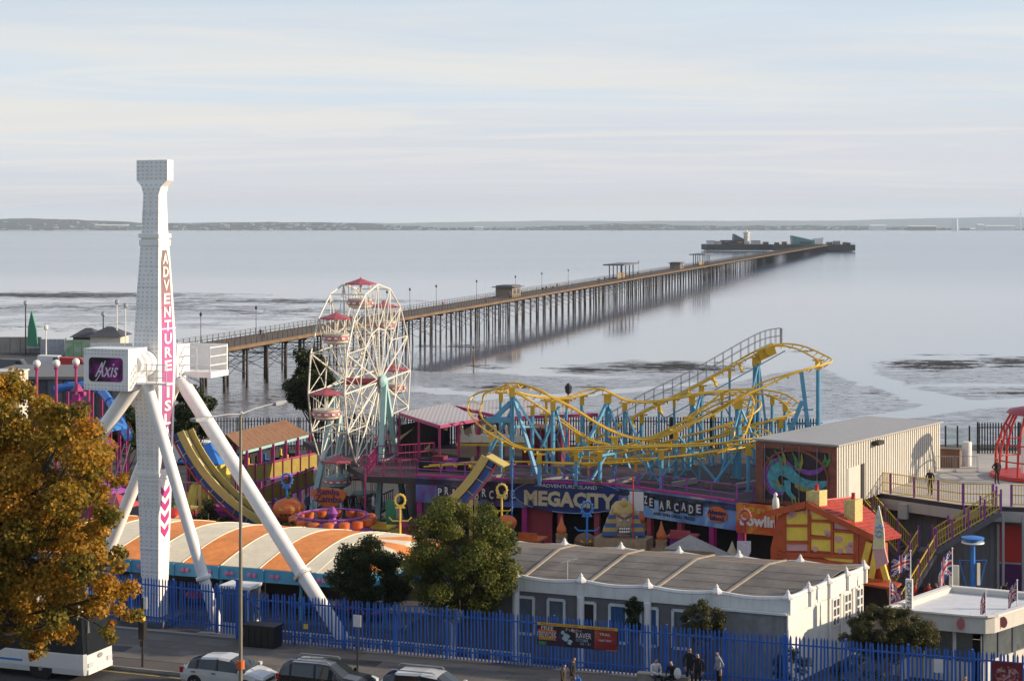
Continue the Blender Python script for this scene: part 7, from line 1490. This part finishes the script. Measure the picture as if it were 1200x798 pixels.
build('sheet', MB().prism([S(a, -.07, 1.0), S(b, -.07, 1.0), S(b, -.07, 2.12), S(a, -.07, 2.12)], -V*.012), mat('poster_red', (.16, .015, .02), .6, var=.2), po); c = S((a+b)/2, -.085, 1.55); build('oval_print', MB().prism([c+U*(math.cos(q)*.52)+ZV*(math.sin(q)*.4) for q in np.linspace(0, 2*math.pi, 19)[:-1]], -V*.006), nebula('poster_picture', [(.35, (.03, .02, .03)), (.5, (.35, .05, .06)), (.65, (.42, .40, .40)), (.8, (.12, .25, .12))], 6), po)
nt = build('notice', MB().ob(on_fence(1100, 1.72, .07), U*.2, V*.012, ZV*.3), M_lett, base=on_fence(1100, 1.4)); tag(nt, 'small white notice fixed to the blue fence at right', 'notice')
yn = build('notice', MB().ob(on_fence(359, 1.0, .07), U*.12, V*.012, ZV*.12), M_bright, base=on_fence(359, .9)); tag(yn, 'small yellow notice low on the blue fence', 'notice')
# street furniture
def postsign(): pass
ts = thing('traffic_signal', 'black pedestrian signal post on the pavement edge near the coach', 'traffic signal', G(167, 781)); p = G(167, 781)
build('post', MB().tube(p, p+ZV*3.3, .055, n=8), M_black, ts); build('signal_head', MB().ob(p+ZV*1.75, U*.15, V*.14, ZV*.42), M_black, ts); build('lamp', MB().lathe([(.1, 0), (.1, .05)], p+ZV*2.25-V*.1, 10, ax=-V).ob(p+ZV*2.3, U*.1, V*.1, ZV*.1), M_bright, ts); build('button_box', MB().ob(p+ZV*1.1, U*.09, V*.08, ZV*.14), M_black, ts)
build('sign_plate', MB().ob(p+ZV*3.05+U*.12, U*.13, V*.015, ZV*.28), M_white, ts)
sp_ = thing('sign_post', 'thin black sign post with small white plate beside the dark car', 'sign post', G(419, 788)); p = G(419, 788); build('post', MB().tube(p, p+ZV*2.7, .045, n=8), M_black, sp_); build('plate', MB().ob(p+ZV*2.45-V*.05, U*.2, V*.012, ZV*.28), M_lett, sp_)
pb_ = thing('black_planter', 'black storage box standing against the blue fence', 'box', S(px_s(308), -.7)); c = S(px_s(308, -.7), -.75); build('body', MB().ub(c, 1.75, .8, .02, 1.0), M_black, pb_); build('lid', MB().ub(c, 1.85, .9, 1.0, 1.12), M_black, pb_)
for k in range(5): build('slat', MB().ub(c-V*.42+U*(-.7+k*.35), .3, .03, .06, .96), M_black, pb_)
wb_ = thing('white_booth', 'small white framed pay booth behind the blue fence', 'booth', S(px_s(283, 3), 3, PARK)); c = S(px_s(282, 3), 3); mb = MB()
for a in (-.8, .8):
    for b in (-.6, .6): mb.beam(c+U*a+V*b+ZV*PARK, c+U*a+V*b+ZV*2.0, .1)
mb.ub(c, 1.8, 1.4, 2.0, 2.15); build('frame', mb, M_white, wb_); build('glazing', MB().ub(c, 1.5, 1.1, .2, 1.9), M_dgl, wb_); build('panel', MB().ub(c, 1.56, 1.16, PARK, .2), M_white, wb_)
isl = MB(); isl.prism([S(-60, -11.7, -.13), S(60, -11.7, -.13), S(60, -13.3, -.13), S(-60, -13.3, -.13)], ZV*.13); struct('central_reservation', isl, M_kerb)
sl_t = thing('street_lamp', 'tall steel street lamp with two arms in front of silver car', 'street lamp', S(px_s(282, -12.5), -12.5)); p = S(px_s(282, -12.5), -12.5, 0); top = Vector((p.x, p.y, ZW(484, p.y)))
build('post', MB().path([p, p+ZV*1.6, p+ZV*1.65, top], [.15, .15, .085, .06], 12), mat('lamp_steel', (.27, .24, .20), .45, .4), sl_t, True); build('cap', MB().ball(top, .11, 8), M_steel, sl_t)
for s in (-1, 1):
    e = top+V*s*3.1+ZV*.12; ar = build('arm', MB().path([top-ZV*.05, top+V*s*1.2+ZV*.06, e], [.04, .035, .03], 8), M_steel, sl_t, True); build('lantern', MB().ob(e+V*s*.35, V*.5, U*.14, ZV*.06).ob(e+V*s*.3-ZV*.08, V*.35, U*.1, ZV*.03), M_steel, ar)
build('band', MB().lathe([(.17, 0), (.17, .35)], p+ZV*2.2, 12), M_orange, sl_t)
sl3 = thing('lamp_post', 'thin grey lamp post standing left of the cream cabin', 'lamp post', OR(19, 140, PARK)); build('post', MB().tube(OR(19, 140, PARK), W(19, 440, 140), .09, .06, 8), M_steel, sl3); build('arm', MB().beam(W(19, 440, 140), W(13, 436, 140), .08), M_steel, sl3)
# ---- cars
M_sil = mat('car_silver', (.62, .62, .63), .3, .15, var=.04, coat=.6); M_blk = mat('car_black', (.012, .014, .02), .22, .2, var=.1, coat=.8); M_sil2 = mat('car_pale_silver', (.66, .67, .69), .3, .12, var=.04, coat=.6); M_cw = mat('coach_white', (.70, .70, .71), .3, var=.05, coat=.4)
M_tail = mat('tail_lamp', (.40, .015, .01), .2); M_head = mat('head_lamp', (.55, .57, .6), .12); M_rim = mat('alloy_rim', (.45, .45, .47), .3, .8); M_trim = mat('black_trim', (.015, .015, .016), .45)
def car(label, st, m, wheel_x, wr, glass, ws, rw, pillars, group='cars parked along the kerb', rack=False, cat='car', name='parked_car'):
    t = thing(name, label, cat, (0, 0, 0), group); N = len(st)
    def ring(x, zb, zt_, zr, wl, wb_, wt): return [(x, wl*.90, zb), (x, wl, zb+.16), (x, wl*1.005, zb+(zt_-zb)*.62), (x, wb_, zt_), (x, wt*1.02, zr-.09), (x, wt*.84, zr-.015), (x, 0, zr+.012)]
    rings = []
    for i in range(N-1):
        for k in range(3 if i not in (0, N-2) else 2):
            n = 3 if i not in (0, N-2) else 2; f = k/n; rings.append((i+f, [a+(b-a)*f for a, b in zip(st[i], st[i+1])]))
    rings.append((N-1, list(st[-1])))
    B = MB(); GS = [MB(), MB()]; GW = MB(); GR = MB()
    pts = [ring(*r) for _, r in rings]
    for i in range(len(rings)-1):
        f0 = rings[i][0]
        for s in (1, -1):
            for j in range(6):
                q = [pts[i][j], pts[i+1][j], pts[i+1][j+1], pts[i][j+1]]; q = [(x, y*s, z) for x, y, z in q]
                if s < 0: q.reverse()
                tgt = B
                if j == 3 and glass[0] <= f0 < glass[1]: tgt = GS[0 if s > 0 else 1]
                if j >= 4 and ws[0] <= f0 < ws[1]: tgt = GW
                if j >= 4 and rw[0] <= f0 < rw[1]: tgt = GR
                tgt.add(q, [(0, 1, 2, 3)])
    for e, rev in ((0, False), (-1, True)):
        P = pts[e]; poly = P+[(x, -y, z) for x, y, z in P[-2::-1]]; B.add(poly, [tuple(range(len(poly)))])
    fl_ = [(x, y, z) for (x, y, z) in [p[0] for p in pts]]; 
    for i in range(len(fl_)-1): a, b = fl_[i], fl_[i+1]; B.add([a, (a[0], -a[1], a[2]), (b[0], -b[1], b[2]), b], [(0, 1, 2, 3)], 1)
    build('body', B, [m, M_trim], t, True); [build('side_window', g_, M_glass, t, True) for g_ in GS]; build('windscreen', GW, M_glass, t, True); build('rear_window', GR, M_glass, t, True)
    def at(fx):   # interpolated ring at x
        for a, b in zip(st, st[1:]):
            if a[0] <= fx <= b[0]: f = (fx-a[0])/(b[0]-a[0]); return ring(*[p+(q-p)*f for p, q in zip(a, b)])
    for fx in pillars:
        R_ = at(fx)
        for s in (1, -1): build('pillar', MB().beam((fx, s*R_[3][1], R_[3][2]), (fx-.05, s*R_[4][1], R_[4][2]+.02), .09, .05, up=(0, 1, 0)), M_trim, t)
    for x in wheel_x:
        for s in (1, -1):
            y = s*(at(x)[1][1]-.10); build('wheel_arch', MB().lathe([(wr+.07, -.12), (wr+.07, .115)], (x, y, wr), 20, ax=(0, s, 0)), M_trim, t)
            w = build('wheel', MB().lathe([(wr*.7, -.1), (wr*.95, -.1), (wr, -.05), (wr, .08), (wr*.93, .125), (wr*.66, .13)], (x, y, wr), 20, ax=(0, s, 0)), M_rubber, t, True)
            rm = MB().lathe([(wr*.64, .10), (wr*.62, .132), (wr*.56, .11), (wr*.15, .12), (.03, .14)], (x, y, wr), 18, ax=(0, s, 0))
            for k in range(5): a = 2*math.pi*k/5; rm.beam((x, y+s*.135, wr), (x+math.cos(a)*wr*.58, y+s*.135, wr+math.sin(a)*wr*.58), .07, .03, up=(0, 1, 0))
            build('rim', rm, M_rim, w)
    L0, L1 = st[0], st[-1]
    for s in (1, -1):
        r1 = at(L1[0]-.18); r0 = at(L0[0]+.14); build('headlight', MB().ob((L1[0]-.16, s*(r1[3][1]-.06), r1[3][2]-.05), (.17, -s*.06, -.03), (.02, s*.1, 0), (0, 0, .075)), M_head, t); build('tail_light', MB().ob((L0[0]+.12, s*(r0[3][1]-.03), r0[3][2]-.02), (.09, s*.02, 0), (0, s*.07, 0), (0, 0, .13)), M_tail, t)
        wm = at(ws_x(st, ws)+.02); build('mirror', MB().ob((ws_x(st, ws)-.12, s*(wm[3][1]+.11), wm[3][2]+.07), (.07, 0, 0), (0, .1, 0), (0, 0, .07)), m, t)
        for hx_ in pillars[:2]: hr_ = at(hx_-.12); build('door_handle', MB().ob((hx_-.14, s*(hr_[2][1]+.012), hr_[3][2]-.13), (.1, 0, 0), (0, .02, 0), (0, 0, .018)), M_trim, t)
        build('sill', MB().beam((wheel_x[0]+wr, s*at(0)[1][1], .27), (wheel_x[1]-wr, s*at(0)[1][1], .27), .04, .1), M_trim, t)
        if rack: rk_ = at(-.3); build('roof_rail', MB().path([(st[2][0]+.25, s*.52, rk_[5][2]+.0), (st[2][0]+.35, s*.55, rk_[5][2]+.08), (.3, s*.55, rk_[5][2]+.08), (.42, s*.52, rk_[5][2]+.0)], .03, 6), M_steel, t)
    build('number_plate', MB().ob((L0[0]-.012, 0, .62), (.01, 0, 0), (0, .26, 0), (0, 0, .06)), M_bright, t); build('number_plate', MB().ob((L1[0]+.012, 0, .42), (.01, 0, 0), (0, .26, 0), (0, 0, .06)), M_white, t)
    build('grille', MB().ob((L1[0]+.004, 0, L1[2]+.04), (.02, 0, 0), (0, .42, 0), (0, 0, .06)), M_trim, t)
    for k in range(2): wl2 = at(ws_x(st, ws)); build('wiper', MB().beam((ws_x(st, ws)-.05, -.4+k*.5, wl2[6][2]+.01), (ws_x(st, ws)-.38, -.1+k*.5, wl2[6][2]+.2), .025, .02), M_trim, t)
    return t
def ws_x(st, ws): return st[int(ws[1])][0]
hatch = [(-2.13, .36, .74, .80, .70, .66, .60), (-2.02, .28, .86, 1.0, .82, .77, .66), (-1.70, .22, .93, 1.24, .87, .82, .60), (-1.10, .2, .96, 1.43, .885, .85, .60), (-.2, .2, .95, 1.49, .89, .86, .63), (.40, .2, .93, 1.44, .89, .86, .63), (1.22, .2, .92, 1.0, .885, .85, .72), (1.75, .22, .82, .88, .87, .81, .70), (2.02, .28, .66, .74, .80, .74, .62), (2.13, .35, .54, .60, .68, .64, .55)]
suv = [(-2.15, .42, .86, .96, .74, .72, .66), (-2.05, .34, .98, 1.2, .85, .80, .70), (-1.90, .28, 1.06, 1.48, .90, .85, .66), (-1.45, .26, 1.08, 1.62, .91, .87, .68), (-.2, .26, 1.06, 1.65, .91, .88, .69), (.45, .26, 1.05, 1.60, .91, .88, .68), (1.10, .26, 1.04, 1.14, .91, .87, .76), (1.75, .28, 1.0, 1.06, .90, .84, .74), (2.08, .34, .84, .92, .84, .78, .68), (2.16, .42, .68, .74, .72, .68, .6)]
estate = [(-2.3, .38, .78, .86, .72, .69, .62), (-2.2, .30, .92, 1.05, .83, .79, .68), (-2.0, .24, 1.0, 1.40, .89, .84, .64), (-1.45, .22, 1.02, 1.58, .90, .87, .66), (-.2, .22, 1.0, 1.63, .90, .88, .67), (.55, .22, .98, 1.56, .90, .88, .66), (1.35, .22, .96, 1.06, .90, .86, .74), (1.85, .24, .88, .95, .88, .82, .72), (2.15, .30, .70, .80, .82, .76, .64), (2.28, .38, .58, .64, .70, .66, .56)]
def park(t, px, tt=-7.65): t.location = S(px_s(px, tt), tt, -.125); t.rotation_euler = (0, 0, ANG)
park(car('silver rounded hatchback parked behind the street lamp post', hatch, M_sil, (-1.28, 1.32), .31, (1.9, 6), (5, 6), (1.3, 3), [-1.2, -.15, .9]), 268)
park(car('black estate car with roof bars parked in the middle', suv, M_blk, (-1.32, 1.34), .34, (2, 6), (5, 6), (1.2, 2.9), [-1.4, -.2, .85], rack=True), 383)
park(car('pale silver people carrier parked furthest right', estate, M_sil2, (-1.40, 1.42), .32, (2, 6), (5, 6), (1.2, 2.9), [-1.35, -.2, .95], rack=True), 505)
# ---- coach
co = thing('coach', 'white touring coach passing at the left edge under the autumn tree', 'coach', (0, 0, 0)); CL, CW2, CH = 11.5, 1.25, 3.45
def cring(x, sc_=1.0, f=0.0): return [(x, CW2*.96*sc_, .32), (x, CW2*sc_, .6), (x, CW2*sc_, 1.25), (x, CW2*.99*sc_, 1.3), (x-.0, CW2*.94*sc_, 3.0), (x, CW2*.86*sc_, 3.3), (x, CW2*.6*sc_, 3.42), (x, 0, 3.46)]
B = MB(); GW = [MB(), MB()]; xs = [(-CL, .93), (-CL+.15, 1), (-8, 1), (-5, 1), (-2, 1), (-1.0, 1), (-.45, .99), (-.12, .94), (0.0, .82)]
rg = [cring(x, s) for x, s in xs]
for r_, (x, s) in zip(rg, xs):      # rake the front
    if x > -1.2:
        for k in range(8): px_, py_, pz_ = r_[k]; r_[k] = (px_-max(0, pz_-1.1)*.10*(1+x/1.2), py_, pz_)
for i in range(len(rg)-1):
    for s in (1, -1):
        for j in range(7):
            q = [(a, b*s, c) for a, b, c in (rg[i][j], rg[i+1][j], rg[i+1][j+1], rg[i][j+1])]; (GW[0 if s > 0 else 1] if j == 3 and i >= 1 else B).add(q if s > 0 else q[::-1], [(0, 1, 2, 3)])
build('body', B, M_cw, co, True); [build('side_window', g_, M_glass, co, True) for g_ in GW]
P = rg[-1]; poly = P+[(x, -y, z) for x, y, z in P[-2::-1]]; build('front_panel', MB().add([p for p in poly if p[2] < 1.3]+[], [tuple(range(len([p for p in poly if p[2] < 1.3])))]), M_cw, co)
fr = [p for p in poly if p[2] > 1.22]; build('windscreen', MB().prism(fr, (.03, 0, .005)), M_glass, co)
B0 = rg[0]; build('rear_panel', MB().add(B0+[(x, -y, z) for x, y, z in B0[-2::-1]], [tuple(range(15))]), M_cw, co)
for s in (1, -1):
    build('headlight', MB().ob((-.02, s*.78, .75), (.06, 0, 0), (0, .2, 0), (0, 0, .11)), M_head, co); build('mirror', MB().path([(-.3, s*1.1, 3.0), (.25, s*1.35, 2.9), (.25, s*1.38, 2.4)], [.05, .05, .13], 6), M_trim, co)
    for x in (-2.4, -8.8): w = build('wheel', MB().lathe([(.3, -.15), (.48, -.14), (.5, 0), (.48, .12), (.32, .15)], (x, s*(CW2-.16), .5), 22, ax=(0, s, 0)), M_rubber, co, True); build('rim', MB().lathe([(.31, .13), (.28, .10), (.12, .12), (.1, .2), (.02, .2)], (x, s*(CW2-.16), .5), 16, ax=(0, s, 0)), M_rim, w, True); build('wheel_arch', MB().lathe([(.62, -.15), (.62, .152)], (x, s*(CW2-.16), .52), 22, ax=(0, s, 0)), M_trim, co)
    for x in np.arange(-10.5, -1.5, 1.6): build('window_pillar', MB().beam((x, s*CW2*1.0, 1.6), (x, s*CW2*.95, 3.0), .08, .03, up=(0, 1, 0)), M_trim, co)
build('bumper', MB().ob((-.02, 0, .45), (.07, 0, 0), (0, 1.0, 0), (0, 0, .12)), M_cw, co); build('number_plate', MB().ob((.06, 0, .5), (.01, 0, 0), (0, .26, 0), (0, 0, .06)), M_white, co); build('badge', MB().prism([(.02, .2*math.cos(a), 1.05+.12*math.sin(a)) for a in np.linspace(0, 2*math.pi, 9)[:-1]], (.02, 0, 0)), M_steel, co); build('side_stripe', MB().box((-9, -CW2-.006, .75), (-3.4, -CW2-.001, .85)), M_skyb, co)
co.location = S(px_s(117, -8.1), -8.1, -.125); co.rotation_euler = (0, 0, ANG)
# ---- people on the pavement
def onpav(px, Y): return Vector(((px-CX)*Y/FOC, Y, .002))
person(onpav(660, 75.6), R(240), 'walk', C_brown, C_black, 'person in a dark brown coat walking past the fence banner', scale=.94); person(onpav(671, 76.4), R(240), 'walk', C_black, C_denim, 'taller person in black with a blue bag below the banner')
bg_ = thing('carrier_bag', 'bright blue carrier bag held by the walker below the banner', 'bag', onpav(676.5, 76.2)+ZV*.45); c = onpav(676.5, 76.2)+ZV*.62; build('bag', MB().prism([c+U*a*.17+ZV*z for a, z in ((-1, -.24), (1, -.24), (.85, .2), (-.85, .2))], V*.09), M_skyb, bg_); build('handle', MB().path([c+U*-.08+ZV*.2+V*.04, c+ZV*.34+V*.04, c+U*.08+ZV*.2+V*.04], .012, 5), M_skyb, bg_)
person(onpav(808, 77.9), R(190), 'stand', C_black, C_black, 'taller of two people in black standing at the fence', scale=1.04); person(onpav(818, 77.3), R(160), 'stand', C_black, C_black, 'shorter of two people in black standing at the fence', scale=.98); person(onpav(843, 77.3), R(110), 'hips', C_grey, C_black, 'person in a grey hooded top at the fence, rightmost of group', scale=1.02)
ls = build('low_bench', MB().ub(onpav(778, 78.3), 2.4, .4, .02, .40).ub(onpav(778, 78.3), 2.5, .46, .40, .46), M_conc, base=onpav(778, 78.3)); tag(ls, 'low concrete bench against the blue fence with seated people', 'bench')
person(onpav(767, 78.1), R(200), 'sit', C_white, C_navy, 'seated person in a white fronted jacket left of the group'); person(onpav(789, 77.7), R(140), 'sit', C_black, C_black, 'seated person in black with a white bag'); 
wbg = build('rucksack', MB().ball(onpav(794, 77.3)+ZV*.75, (.17, .14, .27), 12, k=8), C_white, None, 'all', base=onpav(794, 77.3)+ZV*.5); tag(wbg, 'pale rucksack on the lap of the seated person in black', 'bag')
person(onpav(1130, 73.4), R(200), 'walk', C_brown, C_black, 'person at the bottom right edge with only the head showing', scale=.98)
# ---- trees and shrubs
L_aut = leafmat('autumn_leaves', [(.07, .095, .02), (.19, .165, .025), (.40, .235, .026), (.54, .29, .03), (.46, .16, .02)], .42)
L_grn = leafmat('olive_leaves', [(.03, .046, .011), (.085, .105, .02), (.17, .175, .03), (.28, .255, .045)], .36)
L_drk = leafmat('dark_leaves', [(.014, .025, .008), (.035, .052, .014), (.07, .085, .022)], .26)
L_shr = leafmat('shrub_leaves', [(.035, .045, .015), (.075, .08, .03), (.12, .11, .04), (.17, .13, .05)], .3)
def px_clumps(lst, Y): return [(W(px, py, Y+dy), (r, r, r*.8), r*r) for px, py, dy, r in lst]
def big_tree():
    Y = 60; base = OR(-75, Y, 0); t = thing('autumn_tree', 'large golden brown autumn tree filling the left foreground', 'tree', base); rd = random.Random(21); cl = []
    out = [(8, 462, .75), (40, 474, .7), (72, 492, .75), (100, 505, .7), (118, 535, .6), (96, 540, .9), (50, 520, 1.0), (10, 510, 1.0), (-30, 500, 1.1), (20, 560, 1.1), (70, 575, 1.0), (108, 580, .75), (122, 606, .5), (90, 620, .9), (40, 620, 1.1), (-10, 600, 1.2), (0, 660, 1.1), (50, 670, 1.0), (95, 665, .8), (122, 655, .45), (126, 690, .65), (100, 705, .7), (145, 706, .5), (152, 722, .35), (60, 715, .8), (20, 715, .8), (-20, 700, 1.0), (75, 738, .5), (40, 745, .45), (128, 735, .32), (50, 765, .3), (-40, 640, 1.2), (-70, 570, 1.3), (-80, 660, 1.2), (132, 560, .3), (80, 478, .35), (14, 446, .45), (-10, 450, .5), (28, 458, .4), (-50, 740, .7), (-20, 650, 1.2), (0, 738, .5), (0, 690, 1.0), (10, 640, 1.1), (-10, 560, 1.2), (30, 590, 1.0), (30, 690, .8), (80, 690, .7), (70, 640, .8), (0, 480, .9), (-60, 460, 1.0), (30, 545, .8), (110, 630, .5)]
    for px, py, r in out:
        for k in range(4): dy = rd.uniform(-2.6, 2.6); q = r*rd.uniform(.5, .95); c = W(px+rd.gauss(0, 9), py+rd.gauss(0, 8), Y+dy); cl.append((c-base, (q, q, q*.8), q*q))
    put('crown', leaves_mesh('crown', cl, 92000, .145, 3, 1.25), L_aut, t); mb = MB(); top = W(-20, 520, Y); mb.path([base, base.lerp(top, .4)+Vector((.3, 0, 0)), base.lerp(top, .7), top], [.34, .27, .17, .05], 10); build('trunk', mb, M_bark, t, True); mb = MB()
    for i in range(0, len(cl), 3): a = base.lerp(top, rd.uniform(.35, .85)); q = cl[i][0]+base; mb.path([a, a.lerp(q, .55)-ZV*.2, q], [.09, .06, .015], 5)
    build('limbs', mb, M_bark, t, True)
big_tree()
tree('green_tree', 'rounded olive green tree catching sun on its right behind the fence', OR(540, 86, PARK), W(540, 655, 86), (2.95, 2.6, 3.1), 130, .62, 60000, .13, L_grn, 31, .2, lo=-1.0)
tree('dark_tree', 'small dark green tree in front of the striped canopy', OR(430, 88.5, PARK), W(433, 674, 88.5), (2.05, 1.9, 1.75), 80, .5, 30000, .12, L_drk, 32, .14, lo=-1.0)
tree('dark_tree', 'dark evergreen tree growing behind the ferris wheel', OR(366, 152, PARK), W(367, 462, 152), (2.3, 2.2, 4.0), 50, .8, 15000, .26, L_drk, 33, .25)
tree('dark_tree', 'dark tree seen behind the tower and its right leg', OR(226, 140, PARK), W(227, 490, 140), (1.7, 2.0, 3.0), 40, .7, 11000, .24, L_drk, 34, .22)
tree('dark_tree', 'small dark tree between the tower and the blue slide', OR(150, 138, PARK), W(150, 505, 138), (1.4, 1.6, 2.4), 30, .6, 8000, .22, L_drk, 35, .2)
def shrub(label, px, py, Y, r, k, cr, n, size, lm, seed, flat=1.0): tree('shrub', label, OR(px, Y, PARK), W(px, py, Y)-ZV*.25, (r[0], r[1], r[2]+.3), k, cr, n, size, lm, seed, .035, flat=flat, lo=-1.0, cat='shrub', limbs=6)
shrub('wide spiky dark shrub between the white building and kiosk', 1042, 737, 80.6, (2.15, 1.2, .9), 130, .34, 42000, .16, L_shr, 41, .35)
shrub('thin climbing shrub on the front of the white building', 742, 714, 84.2, (.45, .3, .7), 30, .2, 2800, .09, L_drk, 42); shrub('bushy shrub on the stained end of the white building', 826, 724, 81.6, (1.05, .6, .7), 55, .26, 10000, .1, L_shr, 43); shrub('shrub against the sunlit end wall behind the blue fence', 926, 772, 79.2, (.85, .5, .9), 20, .28, 2600, .11, L_drk, 44)
shrub('low palm like shrub beside the big orange pumpkin', 347, 614, 107, (.6, .5, .5), 12, .25, 1500, .22, L_grn, 45, .3); shrub('dark shrub below the half pipe left slope', 240, 605, 112, (1.6, 1.0, 1.1), 22, .4, 3500, .14, L_drk, 46); shrub('dark climbing growth on the fence right of the group', 1010, 785, 77.5, (1.4, .4, .7), 20, .25, 3000, .1, L_drk, 47)

# ================================================================== CLUTTER OF THE PARK FLOOR
railing('park_railing', 'pink low railing in front of the half pipe left slope', [G(212, 634, PARK), G(262, 634, PARK), G(300, 632, PARK)], PARK, 1.1, .9, M_pink, .2)
railing('park_railing', 'purple low railing beside the big orange pumpkin', [G(312, 632, PARK), G(352, 630, PARK), G(362, 622, PARK)], PARK, 1.1, .8, M_purple, .2)
railing('park_railing', 'turquoise low railing round the foot of the ferris wheel', [G(365, 628, PARK), G(440, 632, PARK), G(452, 622, PARK)], PARK, 1.0, .9, M_turq, .2)
railing('park_railing', 'yellow low railing outside the arcade entrance', [G(606, 650, PARK), G(650, 652, PARK), G(700, 655, PARK)], PARK, 1.0, .9, M_bright, .2)
railing('park_railing', 'crimson low railing between the cones and the model castle', [G(770, 657, PARK), G(842, 658, PARK)], PARK, 1.0, .9, M_crim, .2)
railing('park_railing', 'white low railing just inside the blue fence at left', [S(-2, 2.2), S(12, 2.0)], PARK, 1.1, 1.0, M_white, .22)
railing('park_railing', 'grey rail with bars along the foot of the corrugated wall', [G(1085, 712, PARK), G(1130, 716, PARK), G(1165, 714, PARK)], PARK, 1.0, .9, M_steel, .2)
kio = [(219, 590, 114, M_crim, M_bright, 'crimson'), (300, 585, 117, M_blue, M_pink, 'blue'), (313, 600, 112, M_navy, M_turq, 'navy'), (447, 612, 109, M_purple, M_bright, 'purple'), (484, 610, 108, M_crim, M_pink, 'dark red'), (622, 625, 104, M_navy, M_orange, 'deep navy'), (800, 622, 101, M_purple, M_crim, 'violet')]
for px, py, Y, m1, m2, nm in kio:
    p = OR(px, Y, PARK); t = thing('game_booth', nm+' fronted small game booth on the park floor', 'booth', p); z = ZW(py, Y)
    build('wall', MB().ub(p, 1.3, 1.1, PARK, z-.35), m1, t); build('roof', MB().prism([Vector((p.x, p.y, z-.35))+U*a*.85+V*b*.75 for a, b in ((-1, -1), (1, -1), (1, 1), (-1, 1))], ZV*.12), m2, t)
    build('hatch', MB().ob(Vector((p.x, p.y, (z+PARK)/2+.1))-V*.56, U*.45, V*.02, ZV*.3), M_dark, t); build('sign', MB().ob(Vector((p.x, p.y, z-.05))-V*.6, U*.6, V*.03, ZV*.2), m2, t)
rd = random.Random(77)
spots = [(255, 640), (272, 644), (300, 640), (320, 638), (352, 642), (455, 640), (478, 643), (615, 662), (632, 664), (668, 662), (700, 664), (722, 665), (790, 668), (812, 666), (836, 668), (1072, 716), (1092, 722), (1128, 720), (1150, 716), (1172, 722)]
wh = ['left of the half pipe under the tower leg', 'nearest the half pipe left slope', 'left of the big orange pumpkin', 'just in front of the big orange pumpkin', 'right of the big orange pumpkin', 'left of the yellow ring lamp', 'right of the yellow ring lamp', 'left of the arcade doors', 'at the left arcade doors', 'beside the stone pedestal of the orange cone', 'under the blue ring lamp by the arcade', 'at the pharaoh entrance gate', 'right of the orange cone by the arcade', 'beside the grey pyramid roof', 'left of the model castle', 'behind the COFFEE pillar', 'at the foot of the yellow railed stairs', 'left of the blue ride mast', 'right of the blue ride mast', 'in front of the purple door']
cw = [('black', C_black), ('navy', C_navy), ('brown', C_brown), ('grey', C_grey), ('red', C_red), ('blue', C_blue), ('white', C_white)]
for k, (px, py) in enumerate(spots):
    cn, cm = rd.choice(cw)
    person(G(px, py, PARK), rd.uniform(0, 6.28), rd.choice(['stand', 'walk', 'hold']), cm, rd.choice([C_black, C_denim]), 'visitor in a %s top %s' % (cn, wh[k]), 'visitors on the park floor', rd.uniform(.85, 1.0))
